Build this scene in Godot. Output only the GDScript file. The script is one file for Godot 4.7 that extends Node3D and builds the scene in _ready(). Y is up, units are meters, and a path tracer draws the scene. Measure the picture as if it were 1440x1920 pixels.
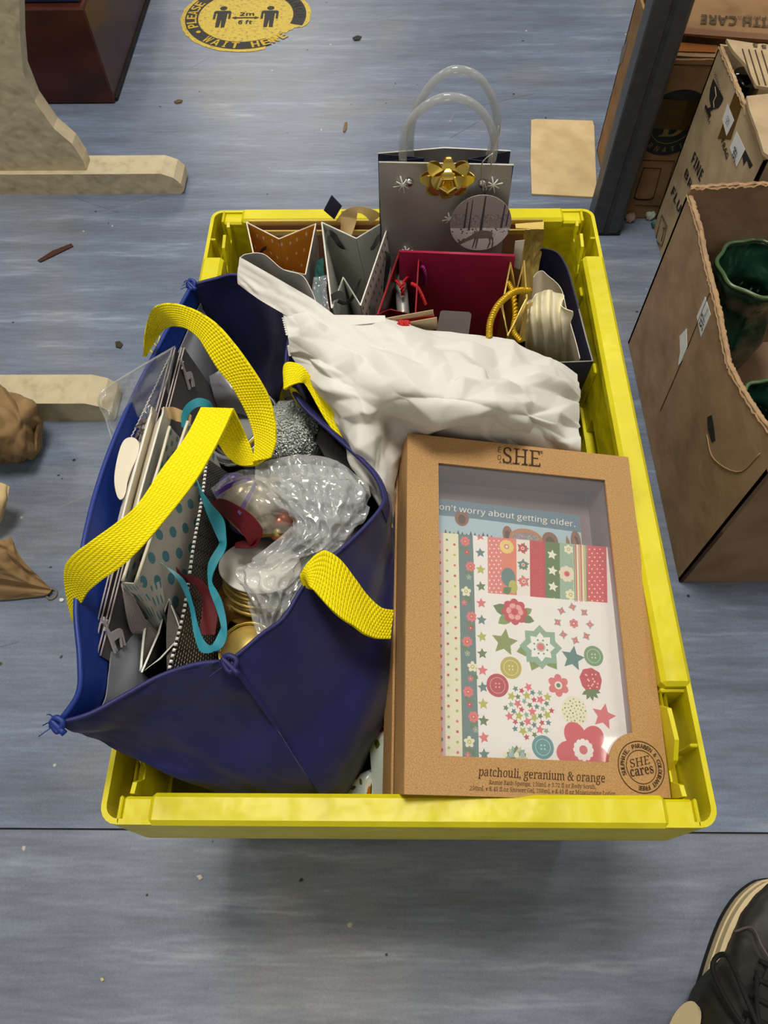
extends Node3D
# A yellow crate of gift bags on a blue vinyl floor. Metres, y up, crate centred on the origin, +z towards the viewer.

const CAM := Vector3(-0.00958812690, 0.842300568, 0.359987098)
const FOC := 1372.54
var cb: Basis
var M := {}
var names := {}
var rng := RandomNumberGenerator.new()
var nz := FastNoiseLite.new()
var cells := FastNoiseLite.new()

# ---------------------------------------------------------------- measuring
func ray(px: float, py: float) -> Vector3:
	return cb * Vector3((px - 720.0) / FOC, (960.0 - py) / FOC, -1.0)

func at(px: float, py: float, h: float) -> Vector3:
	var d := ray(px, py)
	return CAM + d * ((h - CAM.y) / d.y)

func onz(px: float, py: float, z: float) -> Vector3:
	var d := ray(px, py)
	return CAM + d * ((z - CAM.z) / d.z)

func onx(px: float, py: float, x: float) -> Vector3:
	var d := ray(px, py)
	return CAM + d * ((x - CAM.x) / d.x)

func onp(px: float, py: float, o: Vector3, n: Vector3) -> Vector3:
	var d := ray(px, py)
	return CAM + d * (n.dot(o - CAM) / n.dot(d))

func pts(list: Array) -> Array:
	var r := []
	for q in list:
		r.append(q if q is Vector3 else at(q[0], q[1], q[2]))
	return r

# ---------------------------------------------------------------- scene tree
func numbered(called: String) -> String:
	if not names.has(called):
		names[called] = 0
		return called
	names[called] += 1
	return "%s_%03d" % [called, names[called]]

func tag(o: Node3D, label: String, category: String, group := "", kind := "") -> void:
	if label: o.set_meta("label", label)
	if category: o.set_meta("category", category)
	if group: o.set_meta("group", group)
	if kind: o.set_meta("kind", kind)

func thing(called: String, label: String, category: String, base: Vector3, group := "") -> Node3D:
	var o := Node3D.new()
	o.name = numbered(called)
	o.position = base
	add_child(o)
	tag(o, label, category, group)
	return o

func put(called: String, mesh: Mesh, m: Material, parent: Node3D, label := "") -> MeshInstance3D:
	# a part whose mesh is in world coordinates
	var o := MeshInstance3D.new()
	o.name = called
	o.mesh = mesh
	o.material_override = m
	if parent and parent.get_parent() == self and not parent is MeshInstance3D: o.position = -parent.position
	parent.add_child(o, true)
	if label: o.set_meta("label", label)
	return o

func solo(called: String, mesh: Mesh, m: Material, label: String, category: String, group := "", kind := "") -> MeshInstance3D:
	var o := MeshInstance3D.new()
	o.name = numbered(called)
	o.mesh = mesh
	o.material_override = m
	add_child(o)
	tag(o, label, category, group, kind)
	return o

# ---------------------------------------------------------------- shapes
func nst() -> SurfaceTool:
	var st := SurfaceTool.new()
	st.begin(Mesh.PRIMITIVE_TRIANGLES)
	return st

func done(st: SurfaceTool) -> ArrayMesh:
	st.generate_normals()
	return st.commit()

func flat(st: SurfaceTool) -> void:
	st.set_smooth_group(-1)

func tri(st: SurfaceTool, a: Vector3, b: Vector3, c: Vector3, n: Vector3, ua := Vector2.ZERO, ub := Vector2.ZERO, uc := Vector2.ZERO) -> void:
	# clockwise seen from the side n points to
	if (b - a).cross(c - a).dot(n) > 0.0:
		var t := b
		b = c
		c = t
		var u := ub
		ub = uc
		uc = u
	st.set_uv(ua)
	st.add_vertex(a)
	st.set_uv(ub)
	st.add_vertex(b)
	st.set_uv(uc)
	st.add_vertex(c)

func quad(st: SurfaceTool, a: Vector3, b: Vector3, c: Vector3, d: Vector3, n: Vector3) -> void:
	tri(st, a, b, c, n, Vector2(0, 0), Vector2(1, 0), Vector2(1, 1))
	tri(st, a, c, d, n, Vector2(0, 0), Vector2(1, 1), Vector2(0, 1))

func cbox(st: SurfaceTool, xf: Transform3D, size: Vector3, bev := 0.002) -> void:
	flat(st)
	var h := size / 2.0
	bev = minf(bev, minf(h.x, minf(h.y, h.z)) * 0.9)
	var k := h - Vector3.ONE * bev
	for ax in 3:
		var a1 := (ax + 1) % 3
		var a2 := (ax + 2) % 3
		for s in [-1.0, 1.0]:
			var n := Vector3.ZERO
			n[ax] = s
			var q := []
			for e in [[-1, -1], [1, -1], [1, 1], [-1, 1]]:
				var p := Vector3.ZERO
				p[ax] = s * h[ax]
				p[a1] = e[0] * k[a1]
				p[a2] = e[1] * k[a2]
				q.append(xf * p)
			quad(st, q[0], q[1], q[2], q[3], xf.basis * n)
			for t in [-1.0, 1.0]:
				var n2 := n
				n2[a1] = t
				var qa := []
				for e2 in [-1.0, 1.0]:
					var p1 := Vector3.ZERO
					p1[ax] = s * h[ax]
					p1[a1] = t * k[a1]
					p1[a2] = e2 * k[a2]
					var p2 := Vector3.ZERO
					p2[ax] = s * k[ax]
					p2[a1] = t * h[a1]
					p2[a2] = e2 * k[a2]
					qa.append(xf * p1)
					qa.append(xf * p2)
				quad(st, qa[0], qa[1], qa[3], qa[2], xf.basis * n2)
	for sx in [-1.0, 1.0]:
		for sy in [-1.0, 1.0]:
			for sz in [-1.0, 1.0]:
				var s3 := Vector3(sx, sy, sz)
				tri(st, xf * (Vector3(h.x, k.y, k.z) * s3), xf * (Vector3(k.x, h.y, k.z) * s3), xf * (Vector3(k.x, k.y, h.z) * s3), xf.basis * s3)

func box(lo: Vector3, hi: Vector3, bev := 0.002) -> ArrayMesh:
	var st := nst()
	cbox(st, Transform3D(Basis(), (lo + hi) / 2.0), hi - lo, bev)
	return done(st)

func prism(st: SurfaceTool, poly: PackedVector2Array, xf: Transform3D, depth: float) -> void:
	# poly lies in xf's xy plane and is pushed along its z by depth
	flat(st)
	var tris := Geometry2D.triangulate_polygon(poly)
	var nzv := xf.basis.z * signf(depth)
	var mn := poly[0]
	var mx := poly[0]
	for p in poly:
		mn = mn.min(p)
		mx = mx.max(p)
	var sp := mx - mn
	for i in range(0, tris.size(), 3):
		var v := []
		var w := []
		var uv := []
		for k in 3:
			var p := poly[tris[i + k]]
			v.append(xf * Vector3(p.x, p.y, 0))
			w.append(xf * Vector3(p.x, p.y, depth))
			uv.append(Vector2((p.x - mn.x) / sp.x, 1.0 - (p.y - mn.y) / sp.y))
		tri(st, v[0], v[1], v[2], -nzv, uv[0], uv[1], uv[2])
		tri(st, w[0], w[1], w[2], nzv, uv[0], uv[1], uv[2])
	var area := 0.0
	for i in poly.size():
		area += poly[i].cross(poly[(i + 1) % poly.size()])
	for i in poly.size():
		var a := poly[i]
		var b := poly[(i + 1) % poly.size()]
		var d := b - a
		var n2 := Vector2(d.y, -d.x) * signf(area)
		quad(st, xf * Vector3(a.x, a.y, 0), xf * Vector3(b.x, b.y, 0), xf * Vector3(b.x, b.y, depth), xf * Vector3(a.x, a.y, depth), xf.basis * Vector3(n2.x, n2.y, 0))

func pv(list: Array) -> PackedVector2Array:
	var r := PackedVector2Array()
	for q in list:
		r.append(q if q is Vector2 else Vector2(q[0], q[1]))
	return r

func plane_poly(px: Array, o: Vector3, n: Vector3, depth: float) -> ArrayMesh:
	# a slab with the outline measured on the plane through o
	var u := n.cross(Vector3.FORWARD if absf(n.z) < 0.9 else Vector3.UP).normalized()
	var xf := Transform3D(Basis(u, n.cross(u), n), o)
	var inv := xf.affine_inverse()
	var poly := PackedVector2Array()
	for q in px:
		var p: Vector3 = inv * (q if q is Vector3 else onp(q[0], q[1], o, n))
		poly.append(Vector2(p.x, p.y))
	var st := nst()
	prism(st, poly, xf, -depth)
	return done(st)

func cr(p: Array, t: float) -> Vector3:
	# Catmull-Rom through all points, t in 0..1
	var n := p.size()
	if n == 1: return p[0]
	var x := clampf(t, 0, 1) * (n - 1)
	var i := mini(int(x), n - 2)
	var f := x - i
	var b: Vector3 = p[i]
	var c: Vector3 = p[i + 1]
	var a: Vector3 = p[i - 1] if i > 0 else b * 2.0 - c
	var d: Vector3 = p[i + 2] if i + 2 < n else c * 2.0 - b
	return 0.5 * ((2.0 * b) + (c - a) * f + (2.0 * a - 5.0 * b + 4.0 * c - d) * f * f + (3.0 * b - a - 3.0 * c + d) * f * f * f)

func lin(p: Array, t: float) -> Vector3:
	var x := clampf(t, 0, 1) * (p.size() - 1)
	var i := mini(int(x), p.size() - 2)
	return (p[i] as Vector3).lerp(p[i + 1], x - i)

func tube(st: SurfaceTool, path: Array, r: float, sides := 8, n := 0, closed := false, r2 := -1.0) -> void:
	# a round bar through the points; n > 0 smooths it to n pieces; r2 is the radius at the far end
	st.set_smooth_group(0)
	var p := []
	if n > 0:
		for i in n + 1: p.append(cr(path, float(i) / n))
	else:
		p = path.duplicate()
	var up := Vector3.UP
	var rings := []
	var m := p.size()
	for i in m:
		var d: Vector3 = (p[mini(i + 1, m - 1)] - p[maxi(i - 1, 0)])
		if closed: d = p[(i + 1) % (m - 1)] - p[(i - 1 + m - 1) % (m - 1)]
		d = d.normalized()
		if absf(up.dot(d)) > 0.97: up = Vector3.RIGHT if absf(d.x) < 0.8 else Vector3.BACK
		var u := (up - d * up.dot(d)).normalized()
		up = u
		var w := d.cross(u)
		var ring := []
		var rr := r if r2 < 0.0 else lerpf(r, r2, float(i) / (m - 1))
		for k in sides:
			var a := TAU * k / sides
			ring.append(p[i] + (u * cos(a) + w * sin(a)) * rr)
		rings.append(ring)
	for i in m - 1:
		for k in sides:
			var k2 := (k + 1) % sides
			var nn: Vector3 = (rings[i][k] + rings[i][k2]) / 2.0 - p[i]
			quad(st, rings[i][k], rings[i][k2], rings[i + 1][k2], rings[i + 1][k], nn)
	if not closed:
		for k in range(1, sides - 1):
			tri(st, rings[0][0], rings[0][k], rings[0][k + 1], p[0] - p[1])
			tri(st, rings[m - 1][0], rings[m - 1][k], rings[m - 1][k + 1], p[m - 1] - p[m - 2])

func lathe(st: SurfaceTool, prof: Array, xf: Transform3D, segs := 32, wob := 0.0, lobes := 0) -> void:
	# prof: Vector2(radius, height)
	st.set_smooth_group(0)
	for i in prof.size() - 1:
		for k in segs:
			var q := []
			for e in [[i, k], [i, k + 1], [i + 1, k + 1], [i + 1, k]]:
				var a: float = TAU * e[1] / segs
				var pr: Vector2 = prof[e[0]]
				var rr := pr.x * (1.0 + wob * sin(a * lobes))
				q.append(xf * Vector3(cos(a) * rr, pr.y, sin(a) * rr))
			var dr: Vector2 = prof[i + 1] - prof[i]
			var am := TAU * (k + 0.5) / segs
			var n := xf.basis * Vector3(cos(am) * dr.y, -dr.x, sin(am) * dr.y)
			tri(st, q[0], q[1], q[2], n, Vector2(float(k) / segs, float(i) / prof.size()), Vector2(float(k + 1) / segs, float(i) / prof.size()), Vector2(float(k + 1) / segs, float(i + 1) / prof.size()))
			tri(st, q[0], q[2], q[3], n, Vector2(float(k) / segs, float(i) / prof.size()), Vector2(float(k + 1) / segs, float(i + 1) / prof.size()), Vector2(float(k) / segs, float(i + 1) / prof.size()))

func ball(c: Vector3, r: float, segs := 24, bump := 0.0, freq := 60.0) -> ArrayMesh:
	var st := nst()
	st.set_smooth_group(0)
	var f := func(a: float, b: float) -> Vector3:
		var d := Vector3(cos(a) * sin(b), cos(b), sin(a) * sin(b))
		return c + d * r * (1.0 + (bump * nz.get_noise_3dv(d * freq) if bump > 0.0 else 0.0))
	for i in segs / 2:
		for k in segs:
			var a0 := TAU * k / segs
			var a1 := TAU * ((k + 1) % segs) / segs
			var b0 := PI * i / (segs / 2)
			var b1 := PI * (i + 1) / (segs / 2)
			var p: Vector3 = f.call(a0, b0)
			quad(st, p, f.call(a1, b0), f.call(a1, b1), f.call(a0, b1), f.call(a0 + 0.01, (b0 + b1) / 2.0) - c)
	return done(st)

func sheet(rows: Array, nu: int, nv: int, th: float, uvs := Vector2.ONE, disp = null, straight := false, off := 0.0) -> ArrayMesh:
	# rows of points, smoothed into a thin solid sheet. u runs along a row, v down the rows; disp(u, v) moves along the normal
	var g := []
	for j in nv + 1:
		var v := float(j) / nv
		var line := []
		for i in nu + 1:
			var u := float(i) / nu
			var col := []
			for r in rows: col.append(lin(r, u) if straight else cr(r, u))
			line.append(lin(col, v) if straight else cr(col, v))
		g.append(line)
	var nrm := func(a: Array, i: int, j: int) -> Vector3:
		var du: Vector3 = a[j][mini(i + 1, nu)] - a[j][maxi(i - 1, 0)]
		var dv: Vector3 = a[mini(j + 1, nv)][i] - a[maxi(j - 1, 0)][i]
		var n := du.cross(dv)
		return n.normalized() if n.length_squared() > 1e-20 else Vector3.UP
	if disp != null or off != 0.0:
		var g2 := []
		for j in nv + 1:
			var line := []
			for i in nu + 1:
				var amount := off
				if disp != null: amount += disp.call(float(i) / nu, float(j) / nv)
				line.append(g[j][i] + nrm.call(g, i, j) * amount)
			g2.append(line)
		g = g2
	var st := nst()
	var ns := []
	for j in nv + 1:
		var line := []
		for i in nu + 1: line.append(nrm.call(g, i, j))
		ns.append(line)
	for s in [1.0, -1.0]:
		for j in nv:
			for i in nu:
				var ids := [[i, j], [i, j + 1], [i + 1, j + 1], [i, j], [i + 1, j + 1], [i + 1, j]]
				if s < 0: ids.reverse()
				for e in ids:
					var n: Vector3 = ns[e[1]][e[0]] * s
					st.set_normal(n)
					st.set_uv(Vector2(uvs.x * e[0] / nu, uvs.y * e[1] / nv))
					st.add_vertex(g[e[1]][e[0]] + n * th / 2.0)
	var edge := []
	for i in nu: edge.append([[i, 0], [i + 1, 0], Vector2(0, -1)])
	for i in nu: edge.append([[i, nv], [i + 1, nv], Vector2(0, 1)])
	for j in nv: edge.append([[0, j], [0, j + 1], Vector2(-1, 0)])
	for j in nv: edge.append([[nu, j], [nu, j + 1], Vector2(1, 0)])
	for e in edge:
		var a: Vector3 = g[e[0][1]][e[0][0]]
		var b: Vector3 = g[e[1][1]][e[1][0]]
		var na: Vector3 = ns[e[0][1]][e[0][0]] * th / 2.0
		var nb: Vector3 = ns[e[1][1]][e[1][0]] * th / 2.0
		var inward: Vector3 = g[clampi(e[0][1] - int(e[2].y), 0, nv)][clampi(e[0][0] - int(e[2].x), 0, nu)]
		var o := a - inward
		var q := [a + na, b + nb, b - nb, a - na]
		var fn: Vector3 = (q[1] - q[0]).cross(q[2] - q[0])
		if fn.dot(o) < 0: fn = -fn
		fn = fn.normalized() if fn.length_squared() > 1e-24 else Vector3.UP
		for k in [[0, 1, 2], [0, 2, 3]]:
			var c0: Vector3 = q[k[0]]
			var c1: Vector3 = q[k[1]]
			var c2: Vector3 = q[k[2]]
			if (c1 - c0).cross(c2 - c0).dot(fn) > 0:
				var tmp := c1
				c1 = c2
				c2 = tmp
			for p in [c0, c1, c2]:
				st.set_normal(fn)
				st.set_uv(Vector2(uvs.x * e[0][0] / nu, uvs.y * e[0][1] / nv))
				st.add_vertex(p)
	return st.commit()

func ribbon(ea: Array, eb: Array, n: int, th: float, uvs := Vector2.ONE, disp = null) -> ArrayMesh:
	# a band between two edges; u runs along it
	return sheet([pts(ea), pts(eb)], n, 4, th, uvs, disp)

# ---------------------------------------------------------------- lettering
func font(kind: String) -> SystemFont:
	var f := SystemFont.new()
	f.font_names = PackedStringArray(["Droid Serif" if kind.begins_with("serif") else "Droid Sans"])
	if kind.ends_with("bold"): f.font_weight = 700
	return f

func letters(parent: Node3D, text: String, kind: String, tl: Vector3, tr: Vector3, bl: Vector3, m: Material, lift := 0.0004, called := "lettering") -> void:
	# text stretched over the parallelogram tl, tr, bl
	var t := TextMesh.new()
	t.text = text
	t.font = font(kind)
	t.font_size = 48
	t.pixel_size = 0.001
	t.depth = 0.0
	t.curve_step = 3.0
	var bb := t.get_aabb()
	if bb.size.x <= 0.0 or bb.size.y <= 0.0: return
	var r := (tr - tl) / bb.size.x
	var u := (tl - bl) / bb.size.y
	var n := r.cross(u).normalized()
	var o := MeshInstance3D.new()
	o.name = called
	o.mesh = t
	o.material_override = m
	var orig := bl - r * bb.position.x - u * bb.position.y + n * lift
	var base := parent.position if parent.get_parent() == self else Vector3.ZERO
	if parent is MeshInstance3D and parent.get_parent() == self: base = Vector3.ZERO
	o.transform = Transform3D(Basis(r, u, n), orig - base)
	parent.add_child(o, true)

func letters_px(parent: Node3D, text: String, kind: String, a: Array, o: Vector3, n: Vector3, m: Material, lift := 0.0004) -> void:
	# a: top-left, top-right, bottom-left measured on the plane through o
	letters(parent, text, kind, onp(a[0][0], a[0][1], o, n), onp(a[1][0], a[1][1], o, n), onp(a[2][0], a[2][1], o, n), m, lift)

func arc_letters(parent: Node3D, text: String, c: Vector3, right: Vector3, up: Vector3, rad: float, size: float, a0: float, a1: float, m: Material, lift := 0.0004, inside := false) -> void:
	# letters one by one round a circle, from angle a0 to a1 (0 = up, clockwise); inside: feet point outwards
	var count := text.length()
	for i in count:
		var ch := text[i]
		if ch == " ": continue
		var a := lerpf(a0, a1, (i + 0.5) / count)
		var out := up * cos(a) + right * sin(a)
		var tan := right * cos(a) - up * sin(a)
		if inside:
			out = -out
			tan = -tan
		var w := size * (0.35 if ch in "I1.,'" else 0.75)
		var hh := size * (0.3 if ch in ".," else 1.0)
		var ctr := c + (out * rad if not inside else -out * rad)
		var bl := ctr - tan * w / 2.0 - out * size / 2.0
		letters(parent, ch, "sans bold", bl + out * hh, bl + out * hh + tan * w, bl, m, lift)

# ---------------------------------------------------------------- materials and textures
func sm(col: Color, rough := 0.6, metal := 0.0, spec := 0.5) -> StandardMaterial3D:
	var m := StandardMaterial3D.new()
	m.albedo_color = col
	m.roughness = rough
	m.metallic = metal
	m.metallic_specular = spec
	m.cull_mode = BaseMaterial3D.CULL_DISABLED
	return m

func clear(col: Color, alpha: float, rough := 0.05) -> StandardMaterial3D:
	var m := sm(Color(col.r, col.g, col.b, alpha), rough)
	m.transparency = BaseMaterial3D.TRANSPARENCY_ALPHA
	return m

func noise_tex(seed_: int, freq: float, w: int, h: int, cols: Array, stops: Array, type := FastNoiseLite.TYPE_SIMPLEX_SMOOTH, oct := 4, normal := false, bump := 4.0) -> NoiseTexture2D:
	var n := FastNoiseLite.new()
	n.seed = seed_
	n.noise_type = type
	n.frequency = freq
	n.fractal_octaves = oct
	var t := NoiseTexture2D.new()
	t.width = w
	t.height = h
	t.seamless = true
	t.noise = n
	if normal:
		t.as_normal_map = true
		t.bump_strength = bump
	else:
		var g := Gradient.new()
		g.offsets = PackedFloat32Array(stops)
		g.colors = PackedColorArray(cols)
		t.color_ramp = g
	return t

func with_noise(m: StandardMaterial3D, t: Texture2D, scale: float, nt: Texture2D = null, nscale := 0.5) -> StandardMaterial3D:
	m.albedo_texture = t
	m.uv1_triplanar = true
	m.uv1_world_triplanar = true
	m.uv1_scale = Vector3.ONE * scale
	if nt:
		m.normal_enabled = true
		m.normal_texture = nt
		m.normal_scale = nscale
	return m

func fill_poly(im: Image, p: PackedVector2Array, col: Color) -> void:
	var lo := p[0].y
	var hi := p[0].y
	for q in p:
		lo = minf(lo, q.y)
		hi = maxf(hi, q.y)
	for y in range(maxi(0, int(lo)), mini(im.get_height(), int(hi) + 1)):
		var xs := []
		for i in p.size():
			var a := p[i]
			var b := p[(i + 1) % p.size()]
			if (a.y <= y + 0.5) != (b.y <= y + 0.5):
				xs.append(a.x + (y + 0.5 - a.y) / (b.y - a.y) * (b.x - a.x))
		xs.sort()
		for k in range(0, xs.size() - 1, 2):
			var x0 := int(round(xs[k]))
			var x1 := int(round(xs[k + 1]))
			if x1 > x0: im.fill_rect(Rect2i(x0, y, x1 - x0, 1), col)

func oval(c: Vector2, rx: float, ry: float, turn := 0.0, n := 28) -> PackedVector2Array:
	var r := PackedVector2Array()
	for i in n:
		r.append(c + (Vector2(cos(TAU * i / n) * rx, sin(TAU * i / n) * ry)).rotated(turn))
	return r

func disc(im: Image, c: Vector2, r: float, col: Color, ry := -1.0, turn := 0.0) -> void:
	fill_poly(im, oval(c, r, r if ry < 0 else ry, turn), col)

func star(im: Image, c: Vector2, r: float, col: Color, turn := 0.0) -> void:
	var p := PackedVector2Array()
	for i in 10:
		p.append(c + Vector2(0, -r * (1.0 if i % 2 == 0 else 0.48)).rotated(TAU * i / 10.0 + turn))
	fill_poly(im, p, col)

func bloom(im: Image, c: Vector2, r: float, petals: int, col: Color, mid: Color, dot: Color, turn := 0.0) -> void:
	for i in petals:
		var a := TAU * i / petals + turn
		disc(im, c + Vector2(0, -r * 0.58).rotated(a), r * 0.36, col, r * 0.44, a)
	disc(im, c, r * 0.36, mid)
	disc(im, c, r * 0.2, dot)

func leaf(im: Image, c: Vector2, l: float, w: float, turn: float, col: Color) -> void:
	fill_poly(im, pv([c, c + Vector2(l * 0.35, w).rotated(turn), c + Vector2(l * 0.7, w * 0.75).rotated(turn), c + Vector2(l, 0).rotated(turn), c + Vector2(l * 0.7, -w * 0.75).rotated(turn), c + Vector2(l * 0.35, -w).rotated(turn)]), col)

func tex(im: Image) -> ImageTexture:
	im.generate_mipmaps()
	return ImageTexture.create_from_image(im)

func picture(w: int, h: int, col: Color) -> Image:
	var im := Image.create_empty(w, h, false, Image.FORMAT_RGB8)
	im.fill(col)
	return im

func dots_mat(bg: Color, fg: Color, r: float, ry: float, n: int, rough: float, jit := 0.0) -> StandardMaterial3D:
	var im := picture(256, 256, bg)
	var s := 256.0 / n
	for j in n:
		for i in n:
			var c := Vector2((i + (0.25 if j % 2 == 0 else 0.75)) * s, (j + 0.5) * s)
			c += Vector2(rng.randf_range(-jit, jit), rng.randf_range(-jit, jit)) * s
			disc(im, c, r * s, fg, ry * s)
	var m := sm(Color.WHITE, rough)
	m.albedo_texture = tex(im)
	return m

func weave_normal(nu: int, nv: int) -> ImageTexture:
	# plaited webbing: rows of slanted lozenges
	var im := Image.create_empty(128, 128, false, Image.FORMAT_RGB8)
	for y in 128:
		for x in 128:
			var u := x / 128.0 * nu
			var v := y / 128.0 * nv
			var odd := int(floor(v)) % 2
			var fu := fposmod(u + 0.5 * odd, 1.0) - 0.5
			var fv := fposmod(v, 1.0) - 0.5
			var hgt := clampf(1.0 - 3.2 * fu * fu - 3.0 * fv * fv - 0.6 * fu * fv, 0.0, 1.0)
			im.set_pixel(x, y, Color(hgt, hgt, hgt))
	im.bump_map_to_normal_map(6.0)
	return tex(im)

# ---------------------------------------------------------------- the scene
func _ready() -> void:
	cb = Basis(Vector3.UP, 0.0239224887) * Basis(Vector3.RIGHT, -1.04797186) * Basis(Vector3.BACK, -0.0199806074)
	rng.seed = 11
	nz.seed = 5
	nz.frequency = 1.0
	nz.fractal_octaves = 3
	cells.seed = 9
	cells.noise_type = FastNoiseLite.TYPE_CELLULAR
	cells.cellular_return_type = FastNoiseLite.RETURN_DISTANCE2_SUB
	cells.frequency = 1.0
	cells.fractal_type = FastNoiseLite.FRACTAL_NONE
	var cam := Camera3D.new()
	cam.name = "camera"
	cam.transform = Transform3D(cb, CAM)
	cam.fov = 69.94042775
	cam.keep_aspect = Camera3D.KEEP_HEIGHT
	cam.near = 0.02
	add_child(cam)
	var we := WorldEnvironment.new()
	we.name = "environment"
	var env := Environment.new()
	env.background_mode = Environment.BG_COLOR
	env.background_color = Color(0.02, 0.02, 0.025)
	env.tonemap_mode = Environment.TONE_MAPPER_LINEAR
	env.tonemap_exposure = 1.15
	env.sdfgi_enabled = true
	env.ssao_enabled = true
	env.ssil_enabled = true
	we.environment = env
	add_child(we)
	make_materials()
	# ceiling lights: x, z, width, depth, energy
	for l in [[-0.15, -0.35, 0.6, 0.6, 3.6, "square ceiling light panel right above the yellow crate"], [1.4, -1.95, 0.6, 1.2, 1.0, "rectangular ceiling light panel above the cardboard cartons"], [-0.9, -5.3, 1.2, 1.2, 3.6, "square ceiling light panel at the far end of the room"], [-2.2, -1.6, 0.6, 1.2, 1.0, "rectangular ceiling light panel nearest the left wall"], [2.2, 0.62, 0.6, 0.8, 0.35, "rectangular ceiling light panel nearest the right wall"], [-1.2, 1.8, 0.6, 1.2, 0.10, "rectangular ceiling light panel near the back left corner behind the viewer"]]:
		ceiling_light(l)
	room()
	crate()
	carton_front()
	carton_middle()
	carton_back()
	rack_post()
	trestles()
	dark_box()
	shopping_bag()
	white_paper_bag()
	gift_box()
	back_row()
	bag_contents()
	floor_bits()
	shoe()

func ceiling_light(l: Array) -> void:
	var t := thing("ceiling_light", "", "ceiling light", Vector3(l[0], 2.7, l[1]), "ceiling light panels")
	tag(t, l[5], "ceiling light")
	var fr := nst()
	for s in [-1.0, 1.0]:
		cbox(fr, Transform3D(Basis(), Vector3(l[0] + s * (l[2] / 2 + 0.015), 2.69, l[1])), Vector3(0.03, 0.03, l[3] + 0.06), 0.003)
		cbox(fr, Transform3D(Basis(), Vector3(l[0], 2.69, l[1] + s * (l[3] / 2 + 0.015))), Vector3(l[2], 0.03, 0.03), 0.003)
	put("frame", done(fr), M.white_paint, t)
	put("diffuser", box(Vector3(l[0] - l[2] / 2, 2.688, l[1] - l[3] / 2), Vector3(l[0] + l[2] / 2, 2.698, l[1] + l[3] / 2), 0.001), M.panel_glow, t)
	var a := AreaLight3D.new()
	a.name = "panel_lamp"
	a.area_size = Vector2(l[2], l[3])
	a.position = Vector3(0, -0.03, 0)
	a.rotation = Vector3(-PI / 2, 0, 0)
	a.light_energy = l[4]
	a.light_color = Color(1.0, 0.97, 0.91)
	a.shadow_enabled = true
	a.area_range = 20.0
	t.add_child(a)

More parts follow.
